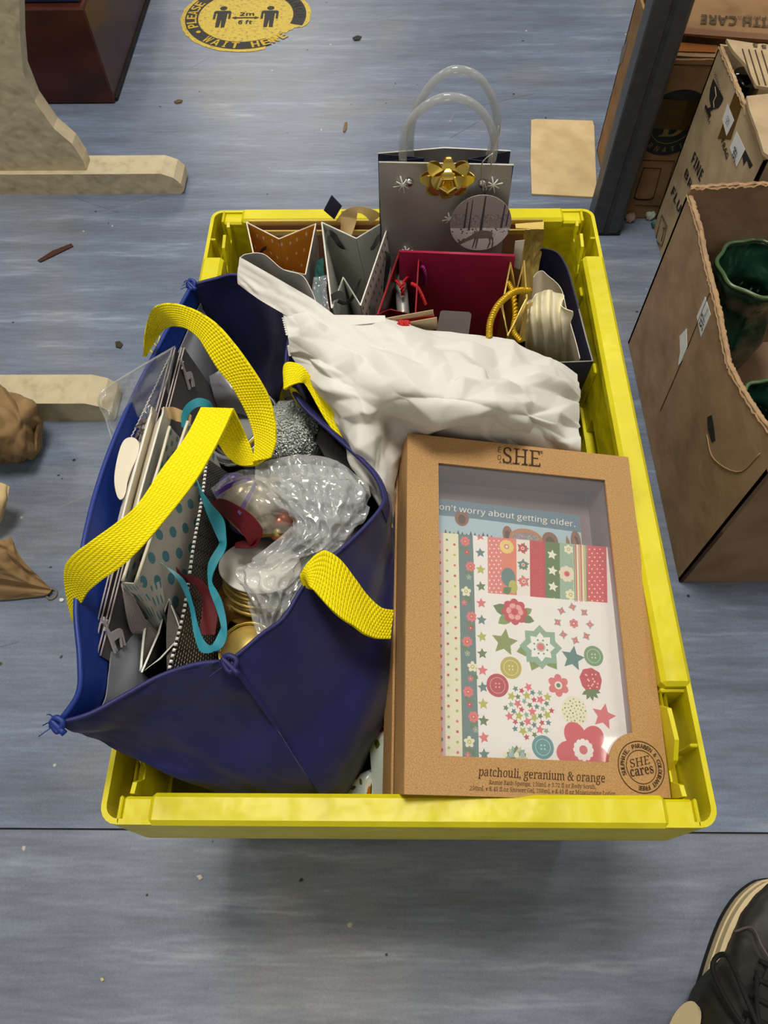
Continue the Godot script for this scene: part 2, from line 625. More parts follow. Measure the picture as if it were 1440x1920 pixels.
func make_materials() -> void:
	M.white_paint = sm(Color(0.86, 0.85, 0.82), 0.6)
	M.wall = sm(Color(0.82, 0.81, 0.78), 0.8)
	M.panel_glow = sm(Color(0.9, 0.9, 0.88), 0.5)
	M.panel_glow.emission_enabled = true
	M.panel_glow.emission = Color(1.0, 0.96, 0.9)
	M.panel_glow.emission_energy_multiplier = 4.0
	# crate plastic, scuffed
	M.yellow = sm(Color.WHITE, 0.42)
	with_noise(M.yellow, noise_tex(3, 0.02, 512, 512, [Color(0.76, 0.71, 0.03), Color(0.82, 0.78, 0.04), Color(0.84, 0.80, 0.07), Color(0.88, 0.85, 0.18)], [0.0, 0.35, 0.75, 1.0]), 1.6, noise_tex(4, 0.08, 256, 256, [], [], FastNoiseLite.TYPE_SIMPLEX_SMOOTH, 3, true, 2.0), 0.25)
	M.kraft = with_noise(sm(Color.WHITE, 0.85, 0.0, 0.3), noise_tex(21, 0.16, 512, 512, [Color(0.60, 0.46, 0.29), Color(0.70, 0.55, 0.37), Color(0.78, 0.63, 0.44)], [0.1, 0.5, 0.9]), 9.0)
	M.kraft_plain = sm(Color(0.60, 0.43, 0.25), 0.85)
	var cn := noise_tex(24, 0.03, 512, 512, [], [], FastNoiseLite.TYPE_SIMPLEX_SMOOTH, 4, true, 2.0)
	M.card_brown = with_noise(sm(Color.WHITE, 0.9, 0.0, 0.25), noise_tex(22, 0.012, 512, 512, [Color(0.52, 0.43, 0.35), Color(0.59, 0.49, 0.40), Color(0.63, 0.53, 0.44)], [0.0, 0.5, 1.0]), 2.2, cn, 0.35)
	M.card_tan = with_noise(sm(Color.WHITE, 0.9, 0.0, 0.25), noise_tex(23, 0.012, 512, 512, [Color(0.62, 0.55, 0.44), Color(0.70, 0.62, 0.50), Color(0.74, 0.66, 0.54)], [0.0, 0.5, 1.0]), 2.2, cn, 0.35)
	M.card_orange = with_noise(sm(Color.WHITE, 0.85, 0.0, 0.3), noise_tex(25, 0.012, 512, 512, [Color(0.47, 0.36, 0.25), Color(0.55, 0.43, 0.31), Color(0.60, 0.48, 0.35)], [0.0, 0.5, 1.0]), 2.2, cn, 0.35)
	M.card_edge = sm(Color(0.66, 0.54, 0.40), 0.95)
	M.card_scrap = with_noise(sm(Color.WHITE, 0.9), noise_tex(26, 0.02, 256, 256, [Color(0.79, 0.69, 0.52), Color(0.85, 0.76, 0.59)], [0.2, 0.8]), 3.0)
	M.paper_brown = with_noise(sm(Color.WHITE, 0.85, 0.0, 0.3), noise_tex(27, 0.02, 256, 256, [Color(0.52, 0.42, 0.30), Color(0.61, 0.50, 0.36)], [0.2, 0.8]), 3.0)
	M.ink = sm(Color(0.06, 0.055, 0.05), 0.8)
	M.ink_brown = sm(Color(0.22, 0.15, 0.08), 0.9)
	M.ink_dim = sm(Color(0.30, 0.24, 0.17), 0.9)
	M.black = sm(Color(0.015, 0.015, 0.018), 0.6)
	M.white = sm(Color(0.86, 0.85, 0.82), 0.7)
	M.white_print = sm(Color(0.92, 0.92, 0.9), 0.7)
	M.label_white = sm(Color(0.84, 0.85, 0.86), 0.6)
	M.post = with_noise(sm(Color.WHITE, 0.42, 0.25), noise_tex(31, 0.05, 256, 256, [Color(0.24, 0.25, 0.27), Color(0.28, 0.29, 0.31)], [0.2, 0.8]), 3.0)
	M.rubber = sm(Color(0.02, 0.02, 0.02), 0.8)
	M.cream_wood = with_noise(sm(Color.WHITE, 0.6), noise_tex(32, 0.03, 512, 512, [Color(0.66, 0.60, 0.48), Color(0.75, 0.70, 0.59), Color(0.80, 0.75, 0.64)], [0.0, 0.35, 1.0]), 2.0, noise_tex(33, 0.05, 256, 256, [], [], FastNoiseLite.TYPE_SIMPLEX_SMOOTH, 3, true, 3.0), 0.3)
	M.mahogany = with_noise(sm(Color.WHITE, 0.3), noise_tex(34, 0.01, 256, 512, [Color(0.17, 0.055, 0.03), Color(0.26, 0.10, 0.05), Color(0.32, 0.15, 0.08)], [0.0, 0.5, 1.0]), 2.0)
	M.blue_panel = sm(Color(0.05, 0.14, 0.30), 0.5)
	M.navy = with_noise(sm(Color.WHITE, 0.55, 0.0, 0.35), noise_tex(41, 0.02, 256, 256, [Color(0.085, 0.095, 0.30), Color(0.11, 0.12, 0.36)], [0.2, 0.8]), 3.0)
	M.navy.rim_enabled = true
	M.navy.rim = 0.35
	M.navy_hem = sm(Color(0.10, 0.11, 0.36), 0.6)
	M.blue_bind = sm(Color(0.03, 0.17, 0.50), 0.5)
	M.lining = sm(Color(0.50, 0.52, 0.56), 0.42, 0.0, 0.5)
	M.strap = sm(Color(0.97, 0.90, 0.05), 0.7, 0.0, 0.3)
	M.strap.normal_enabled = true
	M.strap.normal_texture = weave_normal(4, 4)
	M.strap.normal_scale = 1.4
	M.paper_white = sm(Color(0.84, 0.835, 0.825), 0.75, 0.0, 0.3)
	M.silver_card = sm(Color(0.63, 0.62, 0.61), 0.42, 0.55)
	M.silver_in = sm(Color(0.66, 0.66, 0.66), 0.4, 0.5)
	M.navy_card = sm(Color(0.06, 0.085, 0.22), 0.6)
	M.gold = sm(Color(0.93, 0.82, 0.42), 0.22, 0.95)
	M.gold_soft = sm(Color(0.90, 0.79, 0.45), 0.32, 0.6)
	M.gold_dull = sm(Color(0.50, 0.38, 0.14), 0.5, 0.6)
	M.silver = sm(Color(0.85, 0.85, 0.86), 0.25, 1.0)
	M.magenta = sm(Color(0.60, 0.085, 0.27), 0.5)
	M.magenta_dark = sm(Color(0.40, 0.02, 0.07), 0.5)
	M.red = sm(Color(0.70, 0.03, 0.06), 0.6)
	M.burgundy = sm(Color(0.36, 0.012, 0.08), 0.5)
	M.cyan = sm(Color(0.16, 0.55, 0.64), 0.4)
	M.grey_stag = sm(Color(0.27, 0.26, 0.28), 0.6)
	M.grey_card = sm(Color(0.34, 0.31, 0.31), 0.7)
	M.grey_ribbon = sm(Color(0.55, 0.53, 0.53), 0.45)
	M.cream_paper = sm(Color(0.86, 0.83, 0.76), 0.7)
	M.cream_tissue = sm(Color(0.96, 0.93, 0.82), 0.7)
	M.cream_tissue.backlight_enabled = true
	M.cream_tissue.backlight = Color(0.3, 0.27, 0.2)
	M.teal_cloth = sm(Color(0.03, 0.30, 0.28), 0.8)
	M.organza = clear(Color(0.80, 0.68, 0.48), 0.75, 0.5)
	M.film = clear(Color(0.9, 0.92, 0.95), 0.06, 0.04)
	M.film_strong = clear(Color(0.80, 0.82, 0.85), 0.14, 0.06)
	M.bubble = clear(Color(0.84, 0.86, 0.88), 0.20, 0.08)
	M.pvc = clear(Color(0.74, 0.76, 0.76), 0.38, 0.08)
	M.mauve = sm(Color(0.55, 0.48, 0.50), 0.45)
	M.green_glaze = with_noise(sm(Color.WHITE, 0.12), noise_tex(51, 0.03, 256, 256, [Color(0.06, 0.16, 0.12), Color(0.11, 0.25, 0.19), Color(0.30, 0.42, 0.33)], [0.1, 0.6, 1.0]), 6.0)
	M.bottle = sm(Color(0.012, 0.014, 0.012), 0.1)
	M.shoe_black = with_noise(sm(Color.WHITE, 0.5), noise_tex(61, 0.06, 256, 256, [Color(0.09, 0.085, 0.08), Color(0.16, 0.15, 0.14)], [0.2, 0.8]), 6.0)
	M.shoe_knit = sm(Color(0.13, 0.125, 0.12), 0.9)
	M.sole = sm(Color(0.82, 0.75, 0.60), 0.5)
	M.sock = sm(Color(0.72, 0.68, 0.62), 0.9)

# ---------------------------------------------------------------- room
func vinyl(seed_: int, warm: float) -> StandardMaterial3D:
	# blue vinyl brushed with pale and dark streaks along x, 2.2 m to a repeat
	var n := 2000
	var a := FastNoiseLite.new()
	a.seed = seed_
	a.frequency = 0.012
	a.fractal_octaves = 4
	a.domain_warp_enabled = true
	a.domain_warp_amplitude = 20.0
	a.domain_warp_frequency = 0.008
	var b := FastNoiseLite.new()
	b.seed = seed_ + 1
	b.frequency = 0.05
	b.fractal_octaves = 2
	var d := FastNoiseLite.new()
	d.seed = seed_ + 2
	d.frequency = 0.004
	d.fractal_octaves = 4
	var bytes := PackedByteArray()
	bytes.resize(n * n * 3)
	var r := RandomNumberGenerator.new()
	r.seed = seed_
	var k := 0
	for y in n:
		for x in n:
			var s := a.get_noise_2d(x * 0.21, y * 2.24)
			var f := b.get_noise_2d(x * 0.35, y * 3.5)
			var g := d.get_noise_2d(x * 0.7, y * 0.7)
			var v := (1.0 + 0.15 * s + 0.08 * f + 0.10 * g) * (1.0 + 0.3 * warm) + r.randf_range(-0.05, 0.05)
			var pale := clampf((s - 0.22) * 1.8, 0.0, 0.7) * clampf(0.5 + f, 0.0, 1.0)
			var dirt := clampf((g - 0.15) * 1.3, 0.0, 0.35) + warm
			var cr_ := 108.0 * v + pale * 26.0
			var cg := 121.0 * v + pale * 24.0
			var cb_ := 145.0 * v + pale * 18.0
			var grey := (cr_ + cg) * 0.5
			bytes[k] = int(clampf(lerpf(cr_, grey * 1.04, dirt), 0, 255))
			bytes[k + 1] = int(clampf(lerpf(cg, grey * 1.02, dirt), 0, 255))
			bytes[k + 2] = int(clampf(lerpf(cb_, grey * 1.02, dirt), 0, 255))
			k += 3
	var im := Image.create_from_data(n, n, false, Image.FORMAT_RGB8, bytes)
	for i in 300:
		var p := Vector2(r.randf() * n, r.randf() * n)
		disc(im, p, r.randf_range(0.8, 2.2), Color(0.16, 0.15, 0.15) if r.randf() < 0.7 else Color(0.75, 0.74, 0.7))
	for i in 110:
		var p := Vector2(r.randf() * n, r.randf() * n)
		var q := p + Vector2(r.randf_range(-120, 120), r.randf_range(-60, 60))
		fill_poly(im, pv([p, q, q + Vector2(0.6, 1.4), p + Vector2(0.6, 1.4)]), Color(0.50, 0.52, 0.58) if i % 2 else Color(0.33, 0.36, 0.42))
	var m := sm(Color.WHITE, 0.36, 0.0, 0.5)
	m.albedo_texture = tex(im)
	m.uv1_scale = Vector3(1, 1, 1)
	return m

func room() -> void:
	var fl := Node3D.new()
	fl.name = "floor"
	add_child(fl)
	fl.set_meta("kind", "structure")
	put("slab", box(Vector3(-3.6, -0.25, -7.1), Vector3(3.6, -0.004, 2.6), 0.0), sm(Color(0.3, 0.3, 0.3), 0.9), fl)
	var k := 0
	for z in [[-7.0, 0.2645], [0.2665, 2.5]]:
		var st := nst()
		flat(st)
		var q := [Vector3(-3.5, 0, z[0]), Vector3(3.5, 0, z[0]), Vector3(3.5, 0, z[1]), Vector3(-3.5, 0, z[1])]
		var uv := []
		for p in q: uv.append(Vector2(p.x + 1.1, p.z + 1.7) / 2.2)
		tri(st, q[0], q[1], q[2], Vector3.UP, uv[0], uv[1], uv[2])
		tri(st, q[0], q[2], q[3], Vector3.UP, uv[0], uv[2], uv[3])
		for e in 4:
			var a: Vector3 = q[e]
			var b: Vector3 = q[(e + 1) % 4]
			quad(st, a, b, b + Vector3.DOWN * 0.004, a + Vector3.DOWN * 0.004, (a + b) / 2.0 - (q[0] + q[2]) / 2.0)
		put("vinyl_sheet", done(st), vinyl(71 + 10 * k, 0.0 if k == 0 else 0.28), fl)
		k += 1
	put("ceiling", box(Vector3(-3.6, 2.7, -7.1), Vector3(3.6, 2.8, 2.6), 0.0), M.white_paint, self).set_meta("kind", "structure")
	put("wall_left", box(Vector3(-3.6, 0, -7.1), Vector3(-3.5, 2.7, 2.6), 0.0), M.wall, self).set_meta("kind", "structure")
	put("wall_right", box(Vector3(3.5, 0, -7.1), Vector3(3.6, 2.7, 2.6), 0.0), M.wall, self).set_meta("kind", "structure")
	put("wall_far", box(Vector3(-3.5, 0, -7.1), Vector3(3.5, 2.7, -7.0), 0.0), M.wall, self).set_meta("kind", "structure")
	put("wall_near", box(Vector3(-3.5, 0, 2.5), Vector3(3.5, 2.7, 2.6), 0.0), M.wall, self).set_meta("kind", "structure")

# ---------------------------------------------------------------- crate
func rounded(hx: float, hz: float, r: float, n := 5) -> Array:
	var p := []
	for c in [[1, 1, 0.0], [-1, 1, PI / 2], [-1, -1, PI], [1, -1, 1.5 * PI]]:
		for i in n + 1:
			var a: float = c[2] + PI / 2 * i / n
			p.append(Vector2(c[0] * (hx - r) + cos(a) * r, c[1] * (hz - r) + sin(a) * r))
	return p

func ring(st: SurfaceTool, out: Array, inn: Array, y0: float, y1: float) -> void:
	flat(st)
	var n := out.size()
	for i in n:
		var j := (i + 1) % n
		var a := Vector3(out[i].x, 0, out[i].y)
		var b := Vector3(out[j].x, 0, out[j].y)
		var c := Vector3(inn[i].x, 0, inn[i].y)
		var d := Vector3(inn[j].x, 0, inn[j].y)
		var lo := Vector3.UP * y0
		var hi := Vector3.UP * y1
		var o := Vector3(a.x + b.x, 0, a.z + b.z)
		quad(st, a + lo, b + lo, b + hi, a + hi, o)
		quad(st, c + lo, d + lo, d + hi, c + hi, -o)
		quad(st, a + hi, b + hi, d + hi, c + hi, Vector3.UP)
		quad(st, a + lo, b + lo, d + lo, c + lo, Vector3.DOWN)

func wall_panel(p: Array, holes: Array, thick: Vector3) -> ArrayMesh:
	# a bilinear wall p = bottom-left, bottom-right, top-right, top-left with one rectangular hole given in fractions
	var us := [0.0, 1.0]
	var vs := [0.0, 1.0]
	if holes:
		us = [0.0, holes[0], holes[1], 1.0]
		vs = [0.0, holes[2], holes[3], 1.0]
	var st := nst()
	flat(st)
	var f := func(u: float, v: float) -> Vector3:
		return (p[0] as Vector3).lerp(p[1], u).lerp((p[3] as Vector3).lerp(p[2], u), v)
	for j in vs.size() - 1:
		for i in us.size() - 1:
			if holes and i == 1 and j == 1:
				for e in [[us[1], vs[1], us[2], vs[1], Vector3.UP], [us[1], vs[2], us[2], vs[2], Vector3.DOWN], [us[1], vs[1], us[1], vs[2], f.call(1, 0) - f.call(0, 0)], [us[2], vs[1], us[2], vs[2], f.call(0, 0) - f.call(1, 0)]]:
					var a: Vector3 = f.call(e[0], e[1])
					var b: Vector3 = f.call(e[2], e[3])
					quad(st, a, b, b + thick, a + thick, e[4])
				continue
			var q := [f.call(us[i], vs[j]), f.call(us[i + 1], vs[j]), f.call(us[i + 1], vs[j + 1]), f.call(us[i], vs[j + 1])]
			quad(st, q[0], q[1], q[2], q[3], -thick)
			quad(st, q[0] + thick, q[1] + thick, q[2] + thick, q[3] + thick, thick)
	return done(st)

func crate() -> void:
	var t := thing("plastic_crate", "large scuffed yellow plastic crate full of gift bags and wrapping on the blue floor", "crate", Vector3.ZERO)
	var y: Material = M.yellow
	put("base", box(Vector3(-0.172, 0.006, -0.272), Vector3(0.172, 0.016, 0.272), 0.003), y, t)
	for sx in [-1, 1]:
		put("foot_rail", box(Vector3(sx * 0.14 - 0.025, 0, -0.26), Vector3(sx * 0.14 + 0.025, 0.008, 0.26), 0.002), y, t)
	# inner walls slope outwards to the rim
	for s in [-1.0, 1.0]:
		var a := Vector3(s * 0.170, 0.012, -0.270 * s)
		var b := Vector3(s * 0.170, 0.012, 0.270 * s)
		put("side_wall", wall_panel([a, b, Vector3(s * 0.181, 0.327, 0.281 * s), Vector3(s * 0.181, 0.327, -0.281 * s)], [0.385, 0.615, 0.66, 0.86], Vector3(s * 0.003, 0, 0)), y, t)
		var c := Vector3(-0.170 * s, 0.012, s * 0.270)
		var d := Vector3(0.170 * s, 0.012, s * 0.270)
		put("end_wall", wall_panel([c, d, Vector3(0.181 * s, 0.327, s * 0.281), Vector3(-0.181 * s, 0.327, s * 0.281)], [], Vector3(0, 0, s * 0.003)), y, t)
		# box walls round the hand hole, bridging to the skirt
		var hh := nst()
		for zz in [-0.066, 0.066]: put("hand_hole_side", box(Vector3(s * 0.189 - 0.009, 0.2175, zz - 0.0015), Vector3(s * 0.189 + 0.009, 0.2925, zz + 0.0015), 0.001), y, t)
		cbox(hh, Transform3D(Basis(), Vector3(s * 0.1885, 0.219, 0)), Vector3(0.017, 0.003, 0.132), 0.001)
		put("hand_hole_sill", done(hh), y, t)
	var sk := nst()
	ring(sk, rounded(0.2, 0.3, 0.012), rounded(0.1965, 0.2965, 0.009), 0.262, 0.334)
	put("skirt", done(sk), y, t)
	var lo := nst()
	ring(lo, rounded(0.2, 0.3, 0.012), rounded(0.176, 0.276, 0.004), 0.258, 0.2625)
	put("skirt_ledge", done(lo), y, t)
	# rim caps, with a soft lip
	for s in [-1.0, 1.0]:
		put("rim", box(Vector3(minf(s * 0.1795, s * 0.2005), 0.322, -0.228), Vector3(maxf(s * 0.1795, s * 0.2005), 0.3365, 0.208), 0.003), y, t)
		var e := nst()
		cbox(e, Transform3D(Basis(), Vector3(0, 0.3293, s * 0.2905)), Vector3(0.336, 0.0145, 0.020), 0.003)
		for sx in [-1.0, 1.0]:
			cbox(e, Transform3D(Basis(), Vector3(sx * 0.1765, 0.3265, s * 0.291)), Vector3(0.021, 0.011, 0.0175), 0.002)
			cbox(e, Transform3D(Basis(), Vector3(sx * 0.1875, 0.322, s * 0.291)), Vector3(0.0025, 0.024, 0.0175), 0.001)
		put("rim", done(e), y, t)
	# corner pockets: floor, upright fins with sloping shoulders
	for sx in [-1.0, 1.0]:
		for sz in [-1.0, 1.0]:
			var z0: float = 0.228 if sz < 0 else 0.208
			var pk := nst()
			cbox(pk, Transform3D(Basis(), Vector3(sx * 0.1885, 0.291, sz * (z0 + 0.297) / 2)), Vector3(0.017, 0.003, 0.297 - z0), 0.001)
			put("pocket_floor", done(pk), y, t)
			var fin := nst()
			var w: float = 0.281 - z0
			prism(fin, pv([[0, 0.28], [0, 0.312], [w * 0.12, 0.318], [w * 0.22, 0.336], [w * 0.52, 0.339], [w * 0.68, 0.330], [w * 0.74, 0.318], [w * 0.84, 0.318], [w * 0.9, 0.332], [w, 0.334], [w, 0.28]]), Transform3D(Basis(Vector3(0, 0, sz), Vector3.UP, Vector3(sx, 0, 0)), Vector3(sx * 0.1795, 0, sz * z0)), 0.003)
			put("corner_fin", done(fin), y, t)
			var web := nst()
			cbox(web, Transform3D(Basis(), Vector3(sx * 0.189, 0.311, sz * (z0 + 0.001))), Vector3(0.018, 0.036, 0.003), 0.001)
			put("corner_web", done(web), y, t)
			web = nst()
			cbox(web, Transform3D(Basis(), Vector3(sx * 0.1955, 0.318, sz * (z0 + w * 0.55))), Vector3(0.008, 0.03, 0.0025), 0.001)
			put("corner_web", done(web), y, t)
	# shallow vertical ribs inside the long walls
	for s in [-1.0, 1.0]:
		for z in [-0.2, -0.1, 0.1, 0.2]:
			var rb := nst()
			var tilt := Basis(Vector3.BACK, -s * atan2(0.011, 0.315))
			cbox(rb, Transform3D(tilt, Vector3(s * 0.1745, 0.17, z)), Vector3(0.003, 0.29, 0.012), 0.001)
			put("rib", done(rb), y, t)

# ---------------------------------------------------------------- cartons
func torn_wall(a: Vector3, b: Vector3, top: Array, thick: Vector3, rough_amp: float, seed_: int) -> ArrayMesh:
	# a standing cardboard wall from floor points a to b whose torn top edge follows heights «top» (fraction, height)
	var r := RandomNumberGenerator.new()
	r.seed = seed_
	var l := a.distance_to(b)
	var poly := PackedVector2Array([Vector2(0, 0)])
	var m := int(l / 0.006)
	for i in m + 1:
		var f := float(i) / m
		var h := 0.0
		for k in top.size() - 1:
			if f >= top[k][0] and f <= top[k + 1][0]:
				h = lerpf(top[k][1], top[k + 1][1], (f - top[k][0]) / (top[k + 1][0] - top[k][0]))
		poly.append(Vector2(f * l, h + r.randf_range(-rough_amp, rough_amp)))
	poly.append(Vector2(l, 0))
	var x := (b - a).normalized()
	var st := nst()
	prism(st, poly, Transform3D(Basis(x, Vector3.UP, thick.normalized()), a), thick.length())
	return done(st)

func edge_strip(a: Vector3, b: Vector3, top: Array, thick: Vector3, seed_: int) -> ArrayMesh:
	# the ragged pale core along a torn edge
	var r := RandomNumberGenerator.new()
	r.seed = seed_
	var l := a.distance_to(b)
	var m := int(l / 0.0035)
	var x := (b - a).normalized()
	var sides := [[], [], []]
	for i in m + 1:
		var f := float(i) / m
		var h := 0.0
		for k in top.size() - 1:
			if f >= top[k][0] and f <= top[k + 1][0]:
				h = lerpf(top[k][1], top[k + 1][1], (f - top[k][0]) / (top[k + 1][0] - top[k][0]))
		var c := a + x * f * l + Vector3.UP * h
		sides[0].append(c + thick * r.randf_range(-0.16, -0.04) + Vector3.UP * r.randf_range(-0.004, -0.001))
		sides[1].append(c + thick * r.randf_range(0.3, 0.7) + Vector3.UP * r.randf_range(0.0005, 0.0025))
		sides[2].append(c + thick * r.randf_range(1.1, 1.3) + Vector3.UP * r.randf_range(-0.003, 0.0005))
	return sheet(sides, m, 4, 0.0012, Vector2.ONE, null, true)

func carton_front() -> void:
	var t := thing("cardboard_carton", "big brown cardboard carton with torn top edges holding green glazed vases, right of the crate", "carton", Vector3(0.35, 0, -0.2))
	var m: Material = M.card_brown
	var x0 := 0.349
	var x1 := 0.72
	var z0 := -0.424
	var z1 := -0.024
	var w := Vector3(0.005, 0, 0)
	var tl := []
	for q in [[1295, 345], [1302, 395], [1313, 430], [1319, 470], [1329, 510], [1341, 555], [1351, 600], [1358, 640], [1366, 680], [1381, 710], [1401, 745], [1421, 775], [1440, 800], [1460, 822]]:
		var p := onx(q[0], q[1], x0 + 0.002)
		tl.append([clampf((p.z - z0) / (z1 - z0), 0.0, 1.0), p.y])
	while tl[1][0] <= 0.0: tl.remove_at(0)
	tl[0] = [0.0, tl[1][1]] if tl[0][0] <= 0.0 else [0.0, tl[0][1]]
	tl.append([1.0, tl[tl.size() - 1][1]])
	put("side_panel", torn_wall(Vector3(x0, 0.001, z0), Vector3(x0, 0.001, z1), tl, w, 0.0012, 1), m, t)
	put("torn_edge", edge_strip(Vector3(x0, 0, z0), Vector3(x0, 0, z1), tl, w, 2), M.card_edge, t)
	var tb := [[0.0, 0.270], [0.3, 0.276], [0.6, 0.272], [1.0, 0.276]]
	put("back_panel", torn_wall(Vector3(x0, 0.001, z0), Vector3(x1, 0.001, z0), tb, Vector3(0, 0, 0.005), 0.0015, 3), m, t)
	put("torn_edge", edge_strip(Vector3(x0, 0, z0), Vector3(x1, 0, z0), tb, Vector3(0, 0, 0.005), 4), M.card_edge, t)
	put("front_panel", torn_wall(Vector3(x0, 0.001, z1 - 0.005), Vector3(x1, 0.001, z1 - 0.005), [[0.0, 0.250], [0.2, 0.245], [1.0, 0.235]], Vector3(0, 0, 0.005), 0.001, 5), m, t)
	put("side_panel", torn_wall(Vector3(x1 - 0.005, 0.001, z0), Vector3(x1 - 0.005, 0.001, z1), [[0.0, 0.24], [1.0, 0.235]], w, 0.001, 6), m, t)
	put("bottom_panel", box(Vector3(x0 + 0.005, 0.002, z0 + 0.005), Vector3(x1 - 0.005, 0.007, z1 - 0.005), 0.001), m, t)
	# the fold lines and the punched slot on the left side
	var n := Vector3(-1, 0, 0)
	var o := Vector3(x0 - 0.0006, 0, 0)
	put("crease", done_tube([onp(1325, 815, o, n), onp(1338, 860, o, n), onp(1385, 885, o, n), onp(1425, 850, o, n)], 0.0007, 14), M.card_edge, t)
	put("crease", done_tube([onp(1238, 770, o, n), onp(1275, 685, o, n), onp(1330, 550, o, n)], 0.0005, 6), M.ink_brown, t)
	put("punched_slot", plane_poly([[1326, 782], [1334, 778], [1338, 800], [1341, 826], [1334, 829], [1327, 805]], o, n, 0.0004), M.black, t)
	var s := put("price_sticker", plane_poly([[1322, 556], [1332, 590], [1314, 632], [1306, 594]], o, n, 0.0004), M.label_white, t, "white price sticker with a printed number")
	letters_px(s, "517", "sans bold", [[1312, 608], [1318, 586], [1318, 622]], o, n, M.ink, 0.0012)
	letters_px(s, "Please keep", "sans", [[1321, 592], [1329, 575], [1323, 598]], o, n, M.ink, 0.0012)
	var s2 := put("price_sticker", plane_poly([[1287, 616], [1288, 655], [1280, 675], [1271, 686], [1275, 660], [1274, 630]], o, n, 0.0004), M.label_white, t, "curling blank white sticker")
	# two vases lying in it
	vase("green_vase", "tall green glazed ceramic vase with a wavy fluted mouth in the brown carton", Vector3(0.452, 0.008, -0.368), 0.185, 0.98)
	vase("green_vase", "smaller green glazed ceramic vase at the front of the brown carton", Vector3(0.448, 0.008, -0.195), 0.13, 0.70)

func done_tube(p: Array, r: float, n := 0, sides := 6) -> ArrayMesh:
	var st := nst()
	tube(st, p, r, sides, n)
	return done(st)

func vase(called: String, label: String, base: Vector3, h: float, s: float) -> void:
	var t := thing(called, label, "vase", base, "green vases in the carton")
	var st := nst()
	var prof := [Vector2(0.0, 0.0), Vector2(0.038, 0.0), Vector2(0.042, 0.006)]
	for i in 25:
		var f := i / 24.0
		prof.append(Vector2(lerpf(0.042, 0.062, sin(f * 2.6)) * (1.0 - 0.2 * smoothstep(0.45, 0.75, f)) + 0.022 * smoothstep(0.72, 1.0, f), 0.008 + f * (h - 0.008)))
	var outer := prof.duplicate()
	for i in range(prof.size() - 1, 3, -1): outer.append(prof[i] - Vector2(0.004, -0.001))
	for i in outer.size(): outer[i].x *= s * 0.85
	lathe(st, outer, Transform3D(Basis(), base), 72, 0.035, 8)
	put("body", done(st), M.green_glaze, t)
	var lip := nst()
	var ring_p := []
	var last: Vector2 = prof[prof.size() - 1]
	for k in 73:
		var a := TAU * k / 72.0
		var rr := (last.x - 0.002) * s * 0.85 * (1.0 + 0.035 * sin(a * 8))
		ring_p.append(base + Vector3(cos(a) * rr, h + 0.001, sin(a) * rr))
	tube(lip, ring_p, 0.0028, 6, 0, true)
	put("lip", done(lip), sm(Color(0.30, 0.40, 0.27), 0.15), t)

